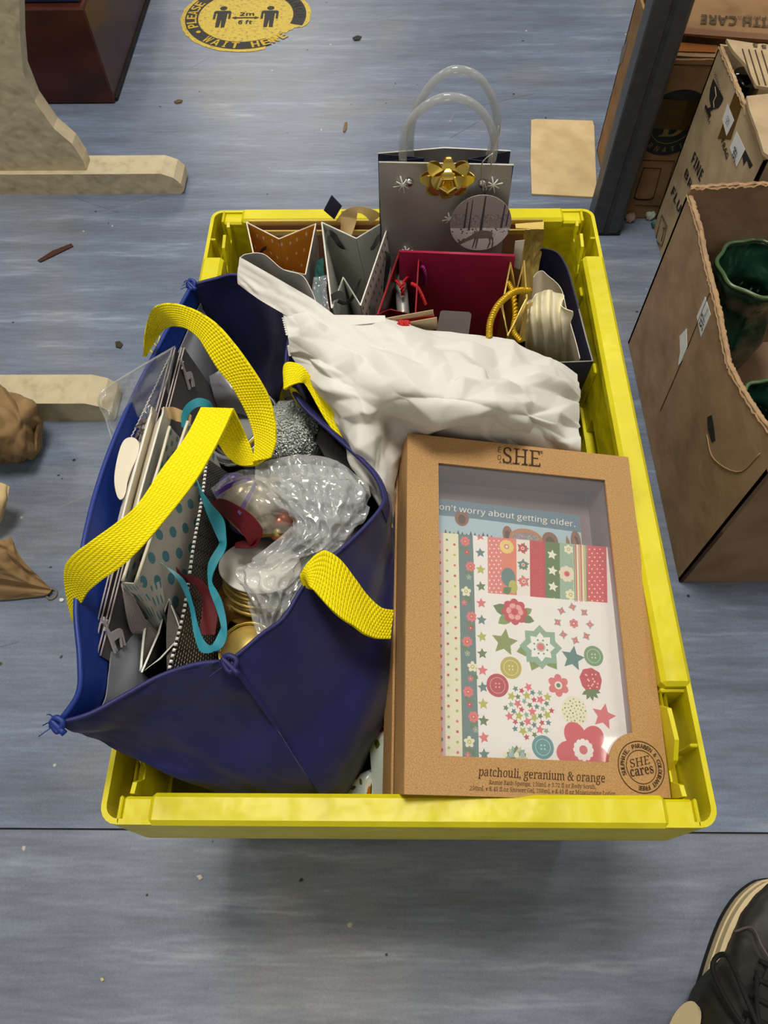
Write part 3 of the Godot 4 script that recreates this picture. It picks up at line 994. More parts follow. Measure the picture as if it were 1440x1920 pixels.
func carton_middle() -> void:
	var t := thing("cardboard_carton", "pale tan cardboard carton printed with a black goblet mark, behind the carton of vases", "carton", Vector3(0.44, 0, -0.56))
	var m: Material = M.card_tan
	var x0 := 0.434
	var x1 := 0.80
	var z0 := -0.690
	var z1 := -0.442
	var h := 0.292
	var w := Vector3(0.004, 0, 0)
	put("side_panel", torn_wall(Vector3(x0, 0.001, z0), Vector3(x0, 0.001, z1), [[0.0, h], [1.0, h]], w, 0.0008, 11), m, t)
	put("torn_edge", edge_strip(Vector3(x0, 0, z0), Vector3(x0, 0, z1), [[0.0, h], [1.0, h]], w, 12), M.card_edge, t)
	put("front_panel", torn_wall(Vector3(x0, 0.001, z1 - 0.004), Vector3(x1, 0.001, z1 - 0.004), [[0.0, h], [0.2, h - 0.02], [1.0, h]], Vector3(0, 0, 0.004), 0.001, 13), m, t)
	put("back_panel", torn_wall(Vector3(x0, 0.001, z0), Vector3(x1, 0.001, z0), [[0.0, h], [1.0, h]], Vector3(0, 0, 0.004), 0.0008, 14), m, t)
	put("side_panel", torn_wall(Vector3(x1 - 0.004, 0.001, z0), Vector3(x1 - 0.004, 0.001, z1), [[0.0, h], [1.0, h]], w, 0.0008, 15), m, t)
	put("bottom_panel", box(Vector3(x0 + 0.004, 0.002, z0 + 0.004), Vector3(x1 - 0.004, 0.007, z1 - 0.004), 0.001), m, t)
	var n := Vector3.LEFT
	var o := Vector3(x0 - 0.0006, 0, 0)
	# flaps lying half open
	for f in [[[1362, 73], [1446, 86], [1446, 165], [1418, 160], [1398, 120], [1375, 95]], [[1400, 180], [1446, 175], [1446, 295], [1432, 285], [1420, 245], [1405, 205]]]:
		var fl := put("flap", plane_poly(f, Vector3(0, h + 0.012, 0), Vector3.UP, 0.004), m, t)
		if f[0][0] == 1362:
			for k in 4: put("corrugation", done_tube([at(1392 + k * 12, 92 + k, h + 0.0125), at(1412 + k * 12, 158 + k, h + 0.0125)], 0.0008), M.ink_dim, fl)
			letters_px(fl, "5 5", "sans bold", [[1437, 92], [1411, 88], [1437, 85]], Vector3(0, h + 0.0125, 0), Vector3.UP, M.ink_dim)
	# prints on the side facing the crate
	put("goblet_print", plane_poly([[1337, 147], [1331, 168], [1330, 186], [1333, 200], [1327, 203], [1323, 196], [1321, 200], [1330, 221], [1333, 217], [1331, 209], [1337, 205], [1347, 202], [1354, 191], [1356, 184]], o, n, 0.0003), M.ink, t)
	put("goblet_crack", done_tube([onp(1341, 163, o, n), onp(1343, 180, o, n), onp(1338, 190, o, n), onp(1339, 202, o, n)], 0.0008), M.card_tan, t)
	letters_px(t, "FINE", "sans bold", [[1303, 283], [1320, 322], [1296, 303]], o, n, M.ink)
	letters_px(t, "BR", "sans bold", [[1288, 314], [1299, 346], [1283, 328]], o, n, M.ink)
	letters_px(t, "FLUS", "sans bold", [[1264, 348], [1284, 400], [1258, 362]], o, n, M.ink)
	letters_px(t, "VITREOUS", "sans", [[1342, 135], [1356, 182], [1339, 138]], o, n, M.ink)
	letters_px(t, "CHINA", "sans", [[1325, 200], [1333, 230], [1321, 204]], o, n, M.ink)
	letters_px(t, "FRAG", "sans bold", [[1357, 258], [1367, 292], [1352, 266]], o, n, M.ink)
	var fr := nst()
	for e in [[[1241, 403], [1251, 425]], [[1251, 425], [1241, 462]], [[1241, 403], [1229, 450]], [[1229, 450], [1241, 462]], [[1247, 425], [1240, 452]], [[1243, 428], [1249, 428]]]:
		tube(fr, [onp(e[0][0], e[0][1], o, n), onp(e[1][0], e[1][1], o, n)], 0.0009, 5)
	put("arrow_print", done(fr), M.ink_dim, t)
	put("parcel_tape", plane_poly([[1378, 172], [1392, 195], [1370, 262], [1345, 260]], o, n, 0.0002), clear(Color(0.45, 0.33, 0.12), 0.5, 0.25), t, "strip of brown parcel tape")
	var s := put("price_sticker", plane_poly([[1364, 195], [1376, 226], [1362, 255], [1354, 224]], o - Vector3(0.0004, 0, 0), n, 0.0003), M.label_white, t, "small white sticker with faint print")
	letters_px(s, "150", "sans", [[1361, 230], [1366, 215], [1365, 240]], o - Vector3(0.0004, 0, 0), n, M.grey_card, 0.0012)
	var s2 := put("price_sticker", plane_poly([[1381, 246], [1397, 280], [1381, 313], [1368, 277]], o - Vector3(0.0004, 0, 0), n, 0.0003), M.label_white, t, "white price sticker numbered in black")
	letters_px(s2, "519", "sans bold", [[1374, 292], [1379, 272], [1379, 306]], o - Vector3(0.0004, 0, 0), n, M.ink, 0.0012)
	put("arrow_print", plane_poly([[1392, 271], [1411, 310], [1405, 316], [1400, 300], [1394, 310], [1392, 295]], o, n, 0.0003), M.ink, t)
	for k in 3:
		var c: Vector3 = [Vector3(0.468, 0.008, -0.645), Vector3(0.468, 0.008, -0.565), Vector3(0.475, 0.008, -0.50)][k]
		bottle(c, 0.27, ["dark glass jar nearest the far end of the pale tan carton", "dark glass jar in the middle of the pale tan carton", "dark glass jar under the near flap of the pale tan carton"][k], "jars in the tan carton")

func bottle(c: Vector3, h: float, label: String, group: String) -> void:
	var t := thing("glass_jar", label, "jar", c, group)
	var st := nst()
	lathe(st, [Vector2(0, 0), Vector2(0.026, 0), Vector2(0.028, 0.004), Vector2(0.028, h * 0.72), Vector2(0.022, h * 0.82), Vector2(0.018, h * 0.86), Vector2(0.018, h * 0.9)], Transform3D(Basis(), c), 28)
	put("body", done(st), M.bottle, t)
	var lid := nst()
	lathe(lid, [Vector2(0.019, h * 0.88), Vector2(0.021, h * 0.885), Vector2(0.021, h * 0.97), Vector2(0.019, h), Vector2(0.0, h)], Transform3D(Basis(), c), 28)
	put("lid", done(lid), M.bottle, t)

func carton_back() -> void:
	var t := thing("cardboard_carton", "orange-brown cardboard carton with a round blue-green emblem and sagging top flaps behind the post", "carton", Vector3(0.45, 0, -0.8))
	var m: Material = M.card_orange
	var x0 := 0.366
	var x1 := 0.80
	var z0 := -0.895
	var z1 := -0.708
	var h := 0.262
	var w := Vector3(0.004, 0, 0)
	put("side_panel", torn_wall(Vector3(x0, 0.001, z0), Vector3(x0, 0.001, z1), [[0.0, h], [1.0, h]], w, 0.0006, 21), m, t)
	put("front_panel", torn_wall(Vector3(x0, 0.001, z1 - 0.004), Vector3(x1, 0.001, z1 - 0.004), [[0.0, h], [1.0, h]], Vector3(0, 0, 0.004), 0.0006, 22), m, t)
	put("back_panel", torn_wall(Vector3(x0, 0.001, z0), Vector3(x1, 0.001, z0), [[0.0, h], [1.0, h]], Vector3(0, 0, 0.004), 0.0006, 23), m, t)
	put("side_panel", torn_wall(Vector3(x1 - 0.004, 0.001, z0), Vector3(x1 - 0.004, 0.001, z1), [[0.0, h], [1.0, h]], w, 0.0006, 24), m, t)
	put("bottom_panel", box(Vector3(x0 + 0.004, 0.002, z0 + 0.004), Vector3(x1 - 0.004, 0.007, z1 - 0.004), 0.001), m, t)
	# flaps: the front one droops a little from the front edge, the back one rises
	var f1 := put("flap", sheet([pts([[1250, 80, 0.258], [1350, 88, 0.258], [1460, 92, 0.258]]), pts([[1246, 105, 0.262], [1340, 112, 0.262], [1460, 116, 0.262]])], 16, 3, 0.004), m, t)
	put("torn_tape", sheet([pts([[1268, 79, 0.2615], [1345, 86, 0.2615]]), pts([[1264, 96, 0.2645], [1342, 98, 0.2645]])], 8, 2, 0.0006), sm(Color(0.55, 0.33, 0.12), 0.35), t, "torn strip of glossy brown tape")
	var back_rows := [pts([[1205, -140, 0.30], [1330, -140, 0.30], [1480, -140, 0.30]]), pts([[1268, 62, 0.272], [1350, 70, 0.272], [1480, 80, 0.272]])]
	put("flap", sheet(back_rows, 16, 3, 0.004), m, t)
	put("torn_tape", sheet([pts([[1282, 52, 0.276], [1440, 64, 0.276]]), pts([[1280, 63, 0.2745], [1440, 75, 0.2745]])], 8, 2, 0.0006), sm(Color(0.42, 0.26, 0.12), 0.4), t)
	var fo: Vector3 = at(1268, 62, 0.2745)
	var fn: Vector3 = (at(1480, 80, 0.2745) - fo).cross(at(1205, -140, 0.3025) - fo).normalized()
	letters(t, "WITH CARE", "sans bold", onp(1465, 53, fo, fn), onp(1313, 45, fo, fn), onp(1465, 36, fo, fn), M.ink_dim, 0.0012)
	letters(t, "Made in England", "sans", onp(1500, 36, fo, fn), onp(1360, 36, fo, fn), onp(1500, 30, fo, fn), M.ink_dim, 0.0012)
	# front prints
	var o := Vector3(0, 0, z1 + 0.0006)
	var n := Vector3.BACK
	var em := nst()
	var c := onp(1262, 232, o, n)
	put("emblem", plane_poly(circle_pts(c, Vector3.RIGHT, Vector3.UP, 0.052, 40), o, n, 0.0003), sm(Color(0.06, 0.11, 0.12), 0.7), t, "round dark blue-green emblem")
	put("emblem_ring", ring_mesh(c + n * 0.0004, Vector3.RIGHT, Vector3.UP, 0.031, 0.0325), sm(Color(0.45, 0.36, 0.2), 0.8), t)
	letters(t, "D", "serif bold", c + Vector3(-0.016, 0.020, 0), c + Vector3(0.020, 0.020, 0), c + Vector3(-0.016, -0.020, 0), sm(Color(0.42, 0.36, 0.2), 0.8), 0.001)
	arc_letters(t, "INTERNATIONAL", c, Vector3.RIGHT, Vector3.UP, 0.042, 0.0085, deg_to_rad(290), deg_to_rad(70), sm(Color(0.45, 0.38, 0.22), 0.8), 0.001, true)
	put("parcel_tape", plane_poly([[1230, 185], [1312, 190], [1304, 246], [1218, 240]], o + n * 0.0012, n, 0.0003), clear(Color(0.28, 0.20, 0.07), 0.7, 0.2), t, "wide strip of dark glossy parcel tape")
	var ln := nst()
	for e in [[[1252, 106], [1400, 110]], [[1250, 121], [1400, 124]], [[1195, 300], [1265, 302]], [[1190, 385], [1240, 386]], [[1265, 302], [1240, 386]], [[1207, 315], [1240, 316]], [[1240, 316], [1225, 372]], [[1207, 315], [1190, 368]]]:
		tube(ln, [onp(e[0][0], e[0][1], o, n), onp(e[1][0], e[1][1], o, n)], 0.0007, 5)
	put("line_print", done(ln), M.ink_brown, t)
	put("line_print", done_tube([onp(1189, 370, o, n), onp(1195, 374, o, n), onp(1218, 374, o, n), onp(1226, 370, o, n)], 0.0014, 8), M.ink, t)
	for k in 2:
		bottle([Vector3(0.400, 0.008, -0.862), Vector3(0.402, 0.008, -0.79)][k], 0.255, ["dark glass jar at the far left corner of the orange-brown carton", "dark glass jar left of the post inside the orange-brown carton"][k], "jars in the orange-brown carton")
	put("side_tape", plane_poly([[1166, 90], [1178, 75], [1166, 118], [1160, 122]], Vector3(x0 - 0.0006, 0, 0), Vector3.LEFT, 0.0003), sm(Color(0.42, 0.38, 0.36), 0.5), t)

func circle_pts(c: Vector3, r: Vector3, u: Vector3, rad: float, n: int) -> Array:
	var p := []
	for i in n: p.append(c + (r * cos(TAU * i / n) + u * sin(TAU * i / n)) * rad)
	return p

func ring_mesh(c: Vector3, r: Vector3, u: Vector3, r0: float, r1: float, n := 48, a0 := 0.0, a1 := TAU) -> ArrayMesh:
	var st := nst()
	flat(st)
	var nn := r.cross(u)
	for i in n:
		var a := lerpf(a0, a1, float(i) / n)
		var b := lerpf(a0, a1, float(i + 1) / n)
		var da := r * cos(a) + u * sin(a)
		var db := r * cos(b) + u * sin(b)
		quad(st, c + da * r0, c + da * r1, c + db * r1, c + db * r0, nn)
	return done(st)

func rack_post() -> void:
	var t := thing("metal_post", "dark grey grooved metal post standing on the floor between the crate and the cartons", "post", Vector3(0.347, 0, -0.69))
	var st := nst()
	var w := 0.052
	var poly := pv([[0, 0.002], [0.002, 0], [0.024, 0], [0.026, 0.003], [0.031, 0.003], [0.033, 0.0], [0.048, 0.0], [0.052, 0.003], [0.055, 0.008], [0.055, 0.030], [0.052, 0.034], [0.003, 0.034], [0, 0.030]])
	prism(st, poly, Transform3D(Basis(Vector3.RIGHT, Vector3.FORWARD, Vector3.UP), Vector3(0.3195, 0.006, -0.664)), 0.80)
	put("upright", done(st), M.post, t)
	put("foot_pad", box(Vector3(0.320, 0, -0.696), Vector3(0.374, 0.006, -0.664), 0.002), M.rubber, t)

func trestles() -> void:
	for k in 2:
		var dx: float = [0.0, -0.026][k]
		var dz: float = [0.0, 0.502][k]
		var off := Vector3(dx, 0, dz)
		var t := thing("trestle_leg", ["cream painted wooden trestle leg with a curved upright, standing by the dark wooden box", "cream painted wooden trestle foot reaching towards the crate behind the brown paper parcel"][k], "table leg", Vector3(-0.55, 0, -0.79) + off, "cream trestle legs")
		var z := -0.778
		var foot := nst()
		prism(foot, pv([[-0.95, 0.0], [-0.386, 0.0], [-0.380, 0.006], [-0.382, 0.020], [-0.392, 0.032], [-0.412, 0.040], [-0.95, 0.040]]), Transform3D(Basis(), Vector3(dx, 0, z + dz)), -0.052)
		put("foot", done(foot), M.cream_wood, t)
		var up := nst()
		var poly := PackedVector2Array()
		for q in [[168, 333], [155, 300], [135, 270], [100, 240], [65, 190], [43, 135], [38, 75], [36, 0]]:
			var p := onz(q[0], q[1], z - 0.01)
			poly.append(Vector2(p.x, maxf(p.y, 0.04)))
		poly.append(Vector2(poly[poly.size() - 1].x - 0.01, 0.50))
		poly.append(Vector2(-0.78, 0.50))
		poly.append(Vector2(-0.78, 0.04))
		prism(up, poly, Transform3D(Basis(), Vector3(dx, 0, z - 0.01 + dz)), -0.030)
		put("upright", done(up), M.cream_wood, t)

func dark_box() -> void:
	var t := thing("wooden_box", "low dark mahogany wooden box on the floor at the far left behind the trestle", "box", Vector3(-0.65, 0, -1.2))
	put("body", box(Vector3(-0.86, 0.0, -1.62), Vector3(-0.556, 0.172, -1.052), 0.003), M.mahogany, t)
	put("plinth", box(Vector3(-0.85, 0.0, -1.61), Vector3(-0.552, 0.01, -1.06), 0.002), M.black, t)
	solo("blue_board", box(Vector3(-0.85, 0.1725, -1.60), Vector3(-0.566, 0.182, -1.07), 0.002), M.blue_panel, "flat blue board lying on the dark mahogany box", "board")

# ---------------------------------------------------------------- blue shopping bag
func shopping_bag() -> void:
	var t := thing("shopping_bag", "big navy blue shopping bag with grey lining and yellow webbing handles, leaning in the crate", "bag", Vector3(-0.10, 0.02, 0.07))
	var A := [[360, 535, 0.40]]
	# left side: rim, at crate rim height, base
	var l_rim := pts([[360, 535, 0.402], [300, 645, 0.405], [240, 765, 0.415], [192, 885, 0.42], [160, 1005, 0.425], [143, 1130, 0.425], [150, 1235, 0.42], [147, 1300, 0.415], [110, 1356, 0.41]])
	var l_mid := []
	var l_hem := []
	var l_bot := []
	for i in l_rim.size():
		var f := float(i) / (l_rim.size() - 1)
		var z := lerpf(-0.15, 0.250, f)
		l_mid.append(Vector3(-0.174 + 0.012 * sin(f * 9.0) * f * (1.0 - f), 0.325, lerpf(l_rim[i].z, z, 0.6)))
		l_bot.append(Vector3(-0.155, 0.024, z))
		l_hem.append((l_rim[i] as Vector3).lerp(l_mid[i], 0.24))
	var inset := func(a: Array) -> Array:
		var q := a.duplicate()
		q[8] = (q[7] as Vector3).lerp(q[8], 0.55)
		return q
	put("side_panel", sheet([l_rim, l_hem, l_mid, l_bot], 48, 24, 0.0016), M.navy, t)
	put("lining", sheet([inset.call(l_hem), inset.call(l_mid), inset.call(l_bot)], 48, 22, 0.0008, Vector2.ONE, func(u: float, v: float) -> float: return 0.0032 + 0.001 * nz.get_noise_2d(u * 5.0, v * 3.0)), M.lining, t, "silvery grey lining of the near-left side")
	put("hem", sheet([l_rim, l_hem], 48, 4, 0.0008, Vector2.ONE, null, false, 0.0013), M.blue_bind, t, "bright blue inner hem")
	put("binding", done_tube(l_rim, 0.0019, 60, 8), M.blue_bind, t, "bright blue edge binding")
	# near end
	var n_rim := pts([[110, 1356, 0.41], [170, 1338, 0.408], [235, 1303, 0.404], [300, 1268, 0.40], [368, 1246, 0.40], [432, 1240, 0.40]])
	var n_hi := pts([[232, 1412, 0.355], [270, 1400, 0.352], [320, 1380, 0.352], [380, 1362, 0.352], [440, 1345, 0.354], [500, 1335, 0.354]])
	var n_mid := pts([[420, 1499, 0.275], [460, 1503, 0.272], [500, 1505, 0.27], [540, 1506, 0.27], [580, 1506, 0.272], [612, 1503, 0.275]])
	var n_bot := []
	for i in 6: n_bot.append(Vector3(lerpf(-0.150, -0.05, i / 5.0), 0.024, 0.262))
	put("end_panel", sheet([n_rim, n_hi, n_mid, n_bot], 36, 40, 0.0016, Vector2.ONE, func(u: float, v: float) -> float: return 0.004 * sin(u * 4.0 + v * 5.0) * v * (1.0 - v) + 0.003 * nz.get_noise_2d(u * 2.2, v * 4.0)), M.navy, t)
	put("binding", done_tube(n_rim, 0.0017, 40, 8), M.navy_hem, t)
	# right side, its near half turned to the viewer
	var r_rim := pts([[432, 1240, 0.40], [490, 1190, 0.402], [532, 1158, 0.404], [570, 1098, 0.404], [618, 1050, 0.402], [672, 1000, 0.40], [712, 955, 0.397], [719, 928, 0.392], [694, 880, 0.388], [622, 812, 0.388], [562, 755, 0.39], [538, 700, 0.394], [540, 645, 0.398], [556, 598, 0.402]])
	var r_mid := pts([[612, 1503, 0.275], [650, 1470, 0.275], [690, 1400, 0.278], [725, 1320, 0.28], [738, 1230, 0.285], [742, 1140, 0.29], [744, 1060, 0.295], [742, 990, 0.298], [724, 905, 0.305], [656, 818, 0.325], [598, 764, 0.34], [572, 705, 0.35], [575, 655, 0.352], [600, 600, 0.352]])
	var r_hi := []
	var r_bot := []
	for i in r_rim.size():
		var bulge := Vector3(0.006, 0.008, 0.004) * sin(PI * i / 13.0) * (1.0 if i < 5 else 0.15)
		r_hi.append(((r_rim[i] as Vector3) + r_mid[i]) / 2.0 + bulge)
		r_bot.append(Vector3(lerpf(-0.05, -0.03, i / 13.0), 0.024, lerpf(0.262, -0.14, i / 13.0)))
	put("side_panel", sheet([r_rim, r_hi, r_mid, r_bot], 64, 40, 0.0016, Vector2.ONE, func(u: float, v: float) -> float: return 0.003 * nz.get_noise_2d(u * 6.0, v * 3.0) * minf(1.0, v * 4.0)), M.navy, t)
	var r_hem := []
	for i in r_rim.size(): r_hem.append((r_rim[i] as Vector3).lerp(r_hi[i], 0.42))
	put("hem", sheet([r_rim.slice(6), r_hem.slice(6)], 40, 4, 0.0008, Vector2.ONE, null, false, -0.0016), M.navy_hem, t, "paler folded hem of the long side")
	put("binding", done_tube(r_rim, 0.0015, 80, 8), M.navy_hem, t)
	# far end
	var f_rim := pts([[360, 535, 0.402], [400, 524, 0.402], [445, 516, 0.40], [500, 545, 0.398], [556, 598, 0.402]])
	var f_hem := pts([[366, 556, 0.392], [404, 542, 0.392], [447, 534, 0.39], [500, 562, 0.388], [553, 616, 0.392]])
	var f_mid := pts([[400, 650, 0.33], [430, 655, 0.325], [465, 660, 0.32], [505, 668, 0.325], [540, 690, 0.34]])
	var f_low := pts([[425, 765, 0.24], [450, 775, 0.235], [480, 785, 0.23], [510, 790, 0.235], [540, 790, 0.25]])
	var f_bot := []
	for i in 5: f_bot.append(Vector3(lerpf(-0.155, -0.03, i / 4.0), 0.024, -0.145))
	put("end_panel", sheet([f_rim, f_hem, f_mid, f_low, f_bot], 30, 40, 0.0016, Vector2.ONE, func(u: float, v: float) -> float: return 0.004 * nz.get_noise_2d(u * 2.5, v * 3.0) * v), M.navy, t)
	put("binding", done_tube(f_rim, 0.0016, 30, 8), M.navy_hem, t)
	put("hem_stitching", done_tube([f_hem[0], f_hem[1], f_hem[2], f_hem[3], f_hem[4]], 0.0006, 30, 5), M.navy_card, t)
	# side gusset at the far left corner shows the lining
	put("lining", sheet([pts([[364, 540, 0.395], [372, 575, 0.375], [385, 640, 0.345], [420, 770, 0.24]]), pts([[345, 575, 0.39], [350, 620, 0.37], [375, 690, 0.33], [415, 800, 0.24]])], 16, 6, 0.001), M.lining, t)
	# corner knots and the seam down the near right corner
	var seam := done_tube(pts([[432, 1240, 0.402], [500, 1335, 0.358], [560, 1425, 0.313], [612, 1503, 0.278]]), 0.0022, 24, 6)
	put("seam", seam, M.navy_hem, t)
	for c in [[432, 1241, 0.402, 0.006], [110, 1356, 0.412, 0.0045], [360, 534, 0.404, 0.004]]:
		var kn := nst()
		var p := at(c[0], c[1], c[2])
		var r: float = c[3]
		tube(kn, [p + Vector3(-r, -0.002, r * 0.4), p + Vector3(-r * 0.3, 0.003, -r * 0.5), p + Vector3(r * 0.7, 0.002, 0.0), p + Vector3(0, -0.001, r), p + Vector3(-r * 0.8, 0.002, -r * 0.2), p + Vector3(r, -0.001, r * 1.3)], 0.0019, 6, 30)
		put("corner_knot", done(kn), M.blue_bind if c[0] < 400 else M.navy_hem, t)
		for k in 3: put("loose_thread", done_tube([p, p + Vector3(-r * 1.2, 0.001, r * (k - 1)), p + Vector3(-r * 2.0, 0.002 * (k - 1), r * (1.5 * k - 1.2))], 0.0004, 8, 4), M.blue_bind if c[0] < 400 else M.navy_hem, t)
	# yellow stitch marks where the handles are sewn on
	for e in [[285, 640, 0.400, 300, 655], [280, 655, 0.400, 292, 668], [300, 630, 0.402, 290, 665], [152, 1150, 0.41, 165, 1185], [160, 1155, 0.41, 150, 1180], [165, 1160, 0.405, 176, 1190]]:
		put("stitching", done_tube([at(e[0], e[1], e[2]), at(e[3], e[4], e[2] - 0.004)], 0.0005, 0, 4), M.strap, t)
	# handle over the opening: arch, fold, and the front run
	put("handle", ribbon(
		[[269, 666, 0.40], [271, 628, 0.425], [282, 586, 0.455], [300, 571, 0.468], [331, 570, 0.474], [367, 582, 0.474], [403, 605, 0.472], [436, 641, 0.468], [465, 680, 0.46], [490, 718, 0.45], [506, 750, 0.44], [516, 791, 0.43], [517, 830, 0.422], [508, 858, 0.416]],
		[[274, 668, 0.40], [301, 622, 0.425], [320, 611, 0.445], [333, 611, 0.458], [352, 616, 0.462], [374, 634, 0.46], [390, 660, 0.456], [410, 692, 0.45], [432, 718, 0.444], [449, 747, 0.436], [464, 777, 0.428], [474, 806, 0.422], [478, 832, 0.418], [474, 866, 0.414]], 64, 0.0022, Vector2(20, 2.5)), M.strap, t)
	put("handle", ribbon(
		[[510, 856, 0.4155], [478, 872, 0.411], [448, 872, 0.411], [426, 856, 0.413], [411, 833, 0.418], [396, 802, 0.432], [378, 768, 0.451]],
		[[474, 866, 0.4135], [477, 866, 0.411], [478, 862, 0.412], [472, 842, 0.415], [462, 818, 0.42], [450, 792, 0.434], [438, 768, 0.452]], 36, 0.0022, Vector2(6, 2.5)), M.strap, t)
	put("handle", ribbon(
		[[377, 766, 0.4545], [349, 820, 0.468], [304, 880, 0.474], [260, 944, 0.474], [221, 978, 0.472], [167, 1017, 0.466], [134, 1043, 0.458], [122, 1066, 0.448], [124, 1105, 0.43], [136, 1166, 0.405]],
		[[438, 768, 0.4545], [414, 820, 0.466], [381, 880, 0.470], [350, 925, 0.470], [304, 982, 0.468], [266, 1026, 0.464], [228, 1062, 0.456], [189, 1089, 0.446], [160, 1117, 0.43], [141, 1164, 0.405]], 60, 0.0022, Vector2(18, 2.5)), M.strap, t)
	# handle folded down on the far side of the bag
	put("handle", ribbon(
		[[585, 1130, 0.385], [570, 1103, 0.402], [563, 1080, 0.412], [577, 1055, 0.418], [596, 1037, 0.418], [611, 1033, 0.415], [637, 1050, 0.408], [664, 1085, 0.396], [686, 1115, 0.384], [712, 1139, 0.372], [736, 1144, 0.36]],
		[[600, 1119, 0.385], [588, 1100, 0.400], [578, 1088, 0.407], [583, 1100, 0.412], [600, 1120, 0.408], [625, 1147, 0.402], [645, 1163, 0.396], [664, 1175, 0.39], [685, 1190, 0.382], [706, 1197, 0.372], [730, 1198, 0.36]], 50, 0.0022, Vector2(11, 2.5)), M.strap, t)
	put("handle", ribbon(
		[[561, 763, 0.375], [545, 735, 0.392], [534, 712, 0.402], [534, 685, 0.408], [548, 680, 0.410], [570, 690, 0.408], [593, 722, 0.398], [641, 782, 0.386], [674, 852, 0.374]],
		[[571, 748, 0.375], [558, 734, 0.390], [540, 728, 0.400], [534, 731, 0.403], [545, 724, 0.405], [562, 718, 0.404], [574, 724, 0.398], [612, 790, 0.386], [668, 866, 0.374]], 44, 0.0022, Vector2(10, 2.5)), M.strap, t)

# ---------------------------------------------------------------- white paper bag
func crumple(seed_: float, big: float, small: float, fu: float, fv: float) -> Callable:
	# flat facets between sharp creases: heights at scattered points, straight between them
	var maps := []
	for lay in 2:
		var r := RandomNumberGenerator.new()
		r.seed = int(seed_ * 100.0) + lay
		var s := 1.0 if lay == 0 else 2.7
		var nu := maxi(2, int(fu * s))
		var nv := maxi(2, int(fv * s))
		var p := PackedVector2Array()
		var h := PackedFloat32Array()
		for j in nv + 1:
			for i in nu + 1:
				var q := Vector2((i + r.randf_range(-0.42, 0.42)) / nu, (j + r.randf_range(-0.42, 0.42)) / nv)
				var rim := i == 0 or j == 0 or i == nu or j == nv
				if i == 0: q.x = -0.02
				if j == 0: q.y = -0.02
				if i == nu: q.x = 1.02
				if j == nv: q.y = 1.02
				p.append(q)
				h.append(r.randf_range(-1.0, 1.0) * (0.25 if rim else 1.0))
		var tris := Geometry2D.triangulate_delaunay(p)
		const G := 140
		var g := PackedFloat32Array()
		g.resize((G + 1) * (G + 1))
		for k in range(0, tris.size(), 3):
			var a := p[tris[k]]
			var b := p[tris[k + 1]]
			var c := p[tris[k + 2]]
			var den := (b.y - c.y) * (a.x - c.x) + (c.x - b.x) * (a.y - c.y)
			if absf(den) < 1e-9: continue
			for y in range(maxi(0, int(minf(a.y, minf(b.y, c.y)) * G)), mini(G, int(maxf(a.y, maxf(b.y, c.y)) * G) + 1) + 1):
				for x in range(maxi(0, int(minf(a.x, minf(b.x, c.x)) * G)), mini(G, int(maxf(a.x, maxf(b.x, c.x)) * G) + 1) + 1):
					var u := float(x) / G
					var v := float(y) / G
					var l1 := ((b.y - c.y) * (u - c.x) + (c.x - b.x) * (v - c.y)) / den
					var l2 := ((c.y - a.y) * (u - c.x) + (a.x - c.x) * (v - c.y)) / den
					if l1 > -1e-4 and l2 > -1e-4 and l1 + l2 < 1.0001:
						g[y * (G + 1) + x] = l1 * h[tris[k]] + l2 * h[tris[k + 1]] + (1.0 - l1 - l2) * h[tris[k + 2]]
		maps.append(g)
	return func(u: float, v: float) -> float:
		var x := u * 140.0
		var y := v * 140.0
		var i := mini(int(x), 139)
		var j := mini(int(y), 139)
		var out := 0.0
		for lay in 2:
			var g: PackedFloat32Array = maps[lay]
			out += (big if lay == 0 else small) * lerpf(lerpf(g[j * 141 + i], g[j * 141 + i + 1], x - i), lerpf(g[j * 141 + 141 + i], g[j * 141 + 142 + i], x - i), y - j)
		return out

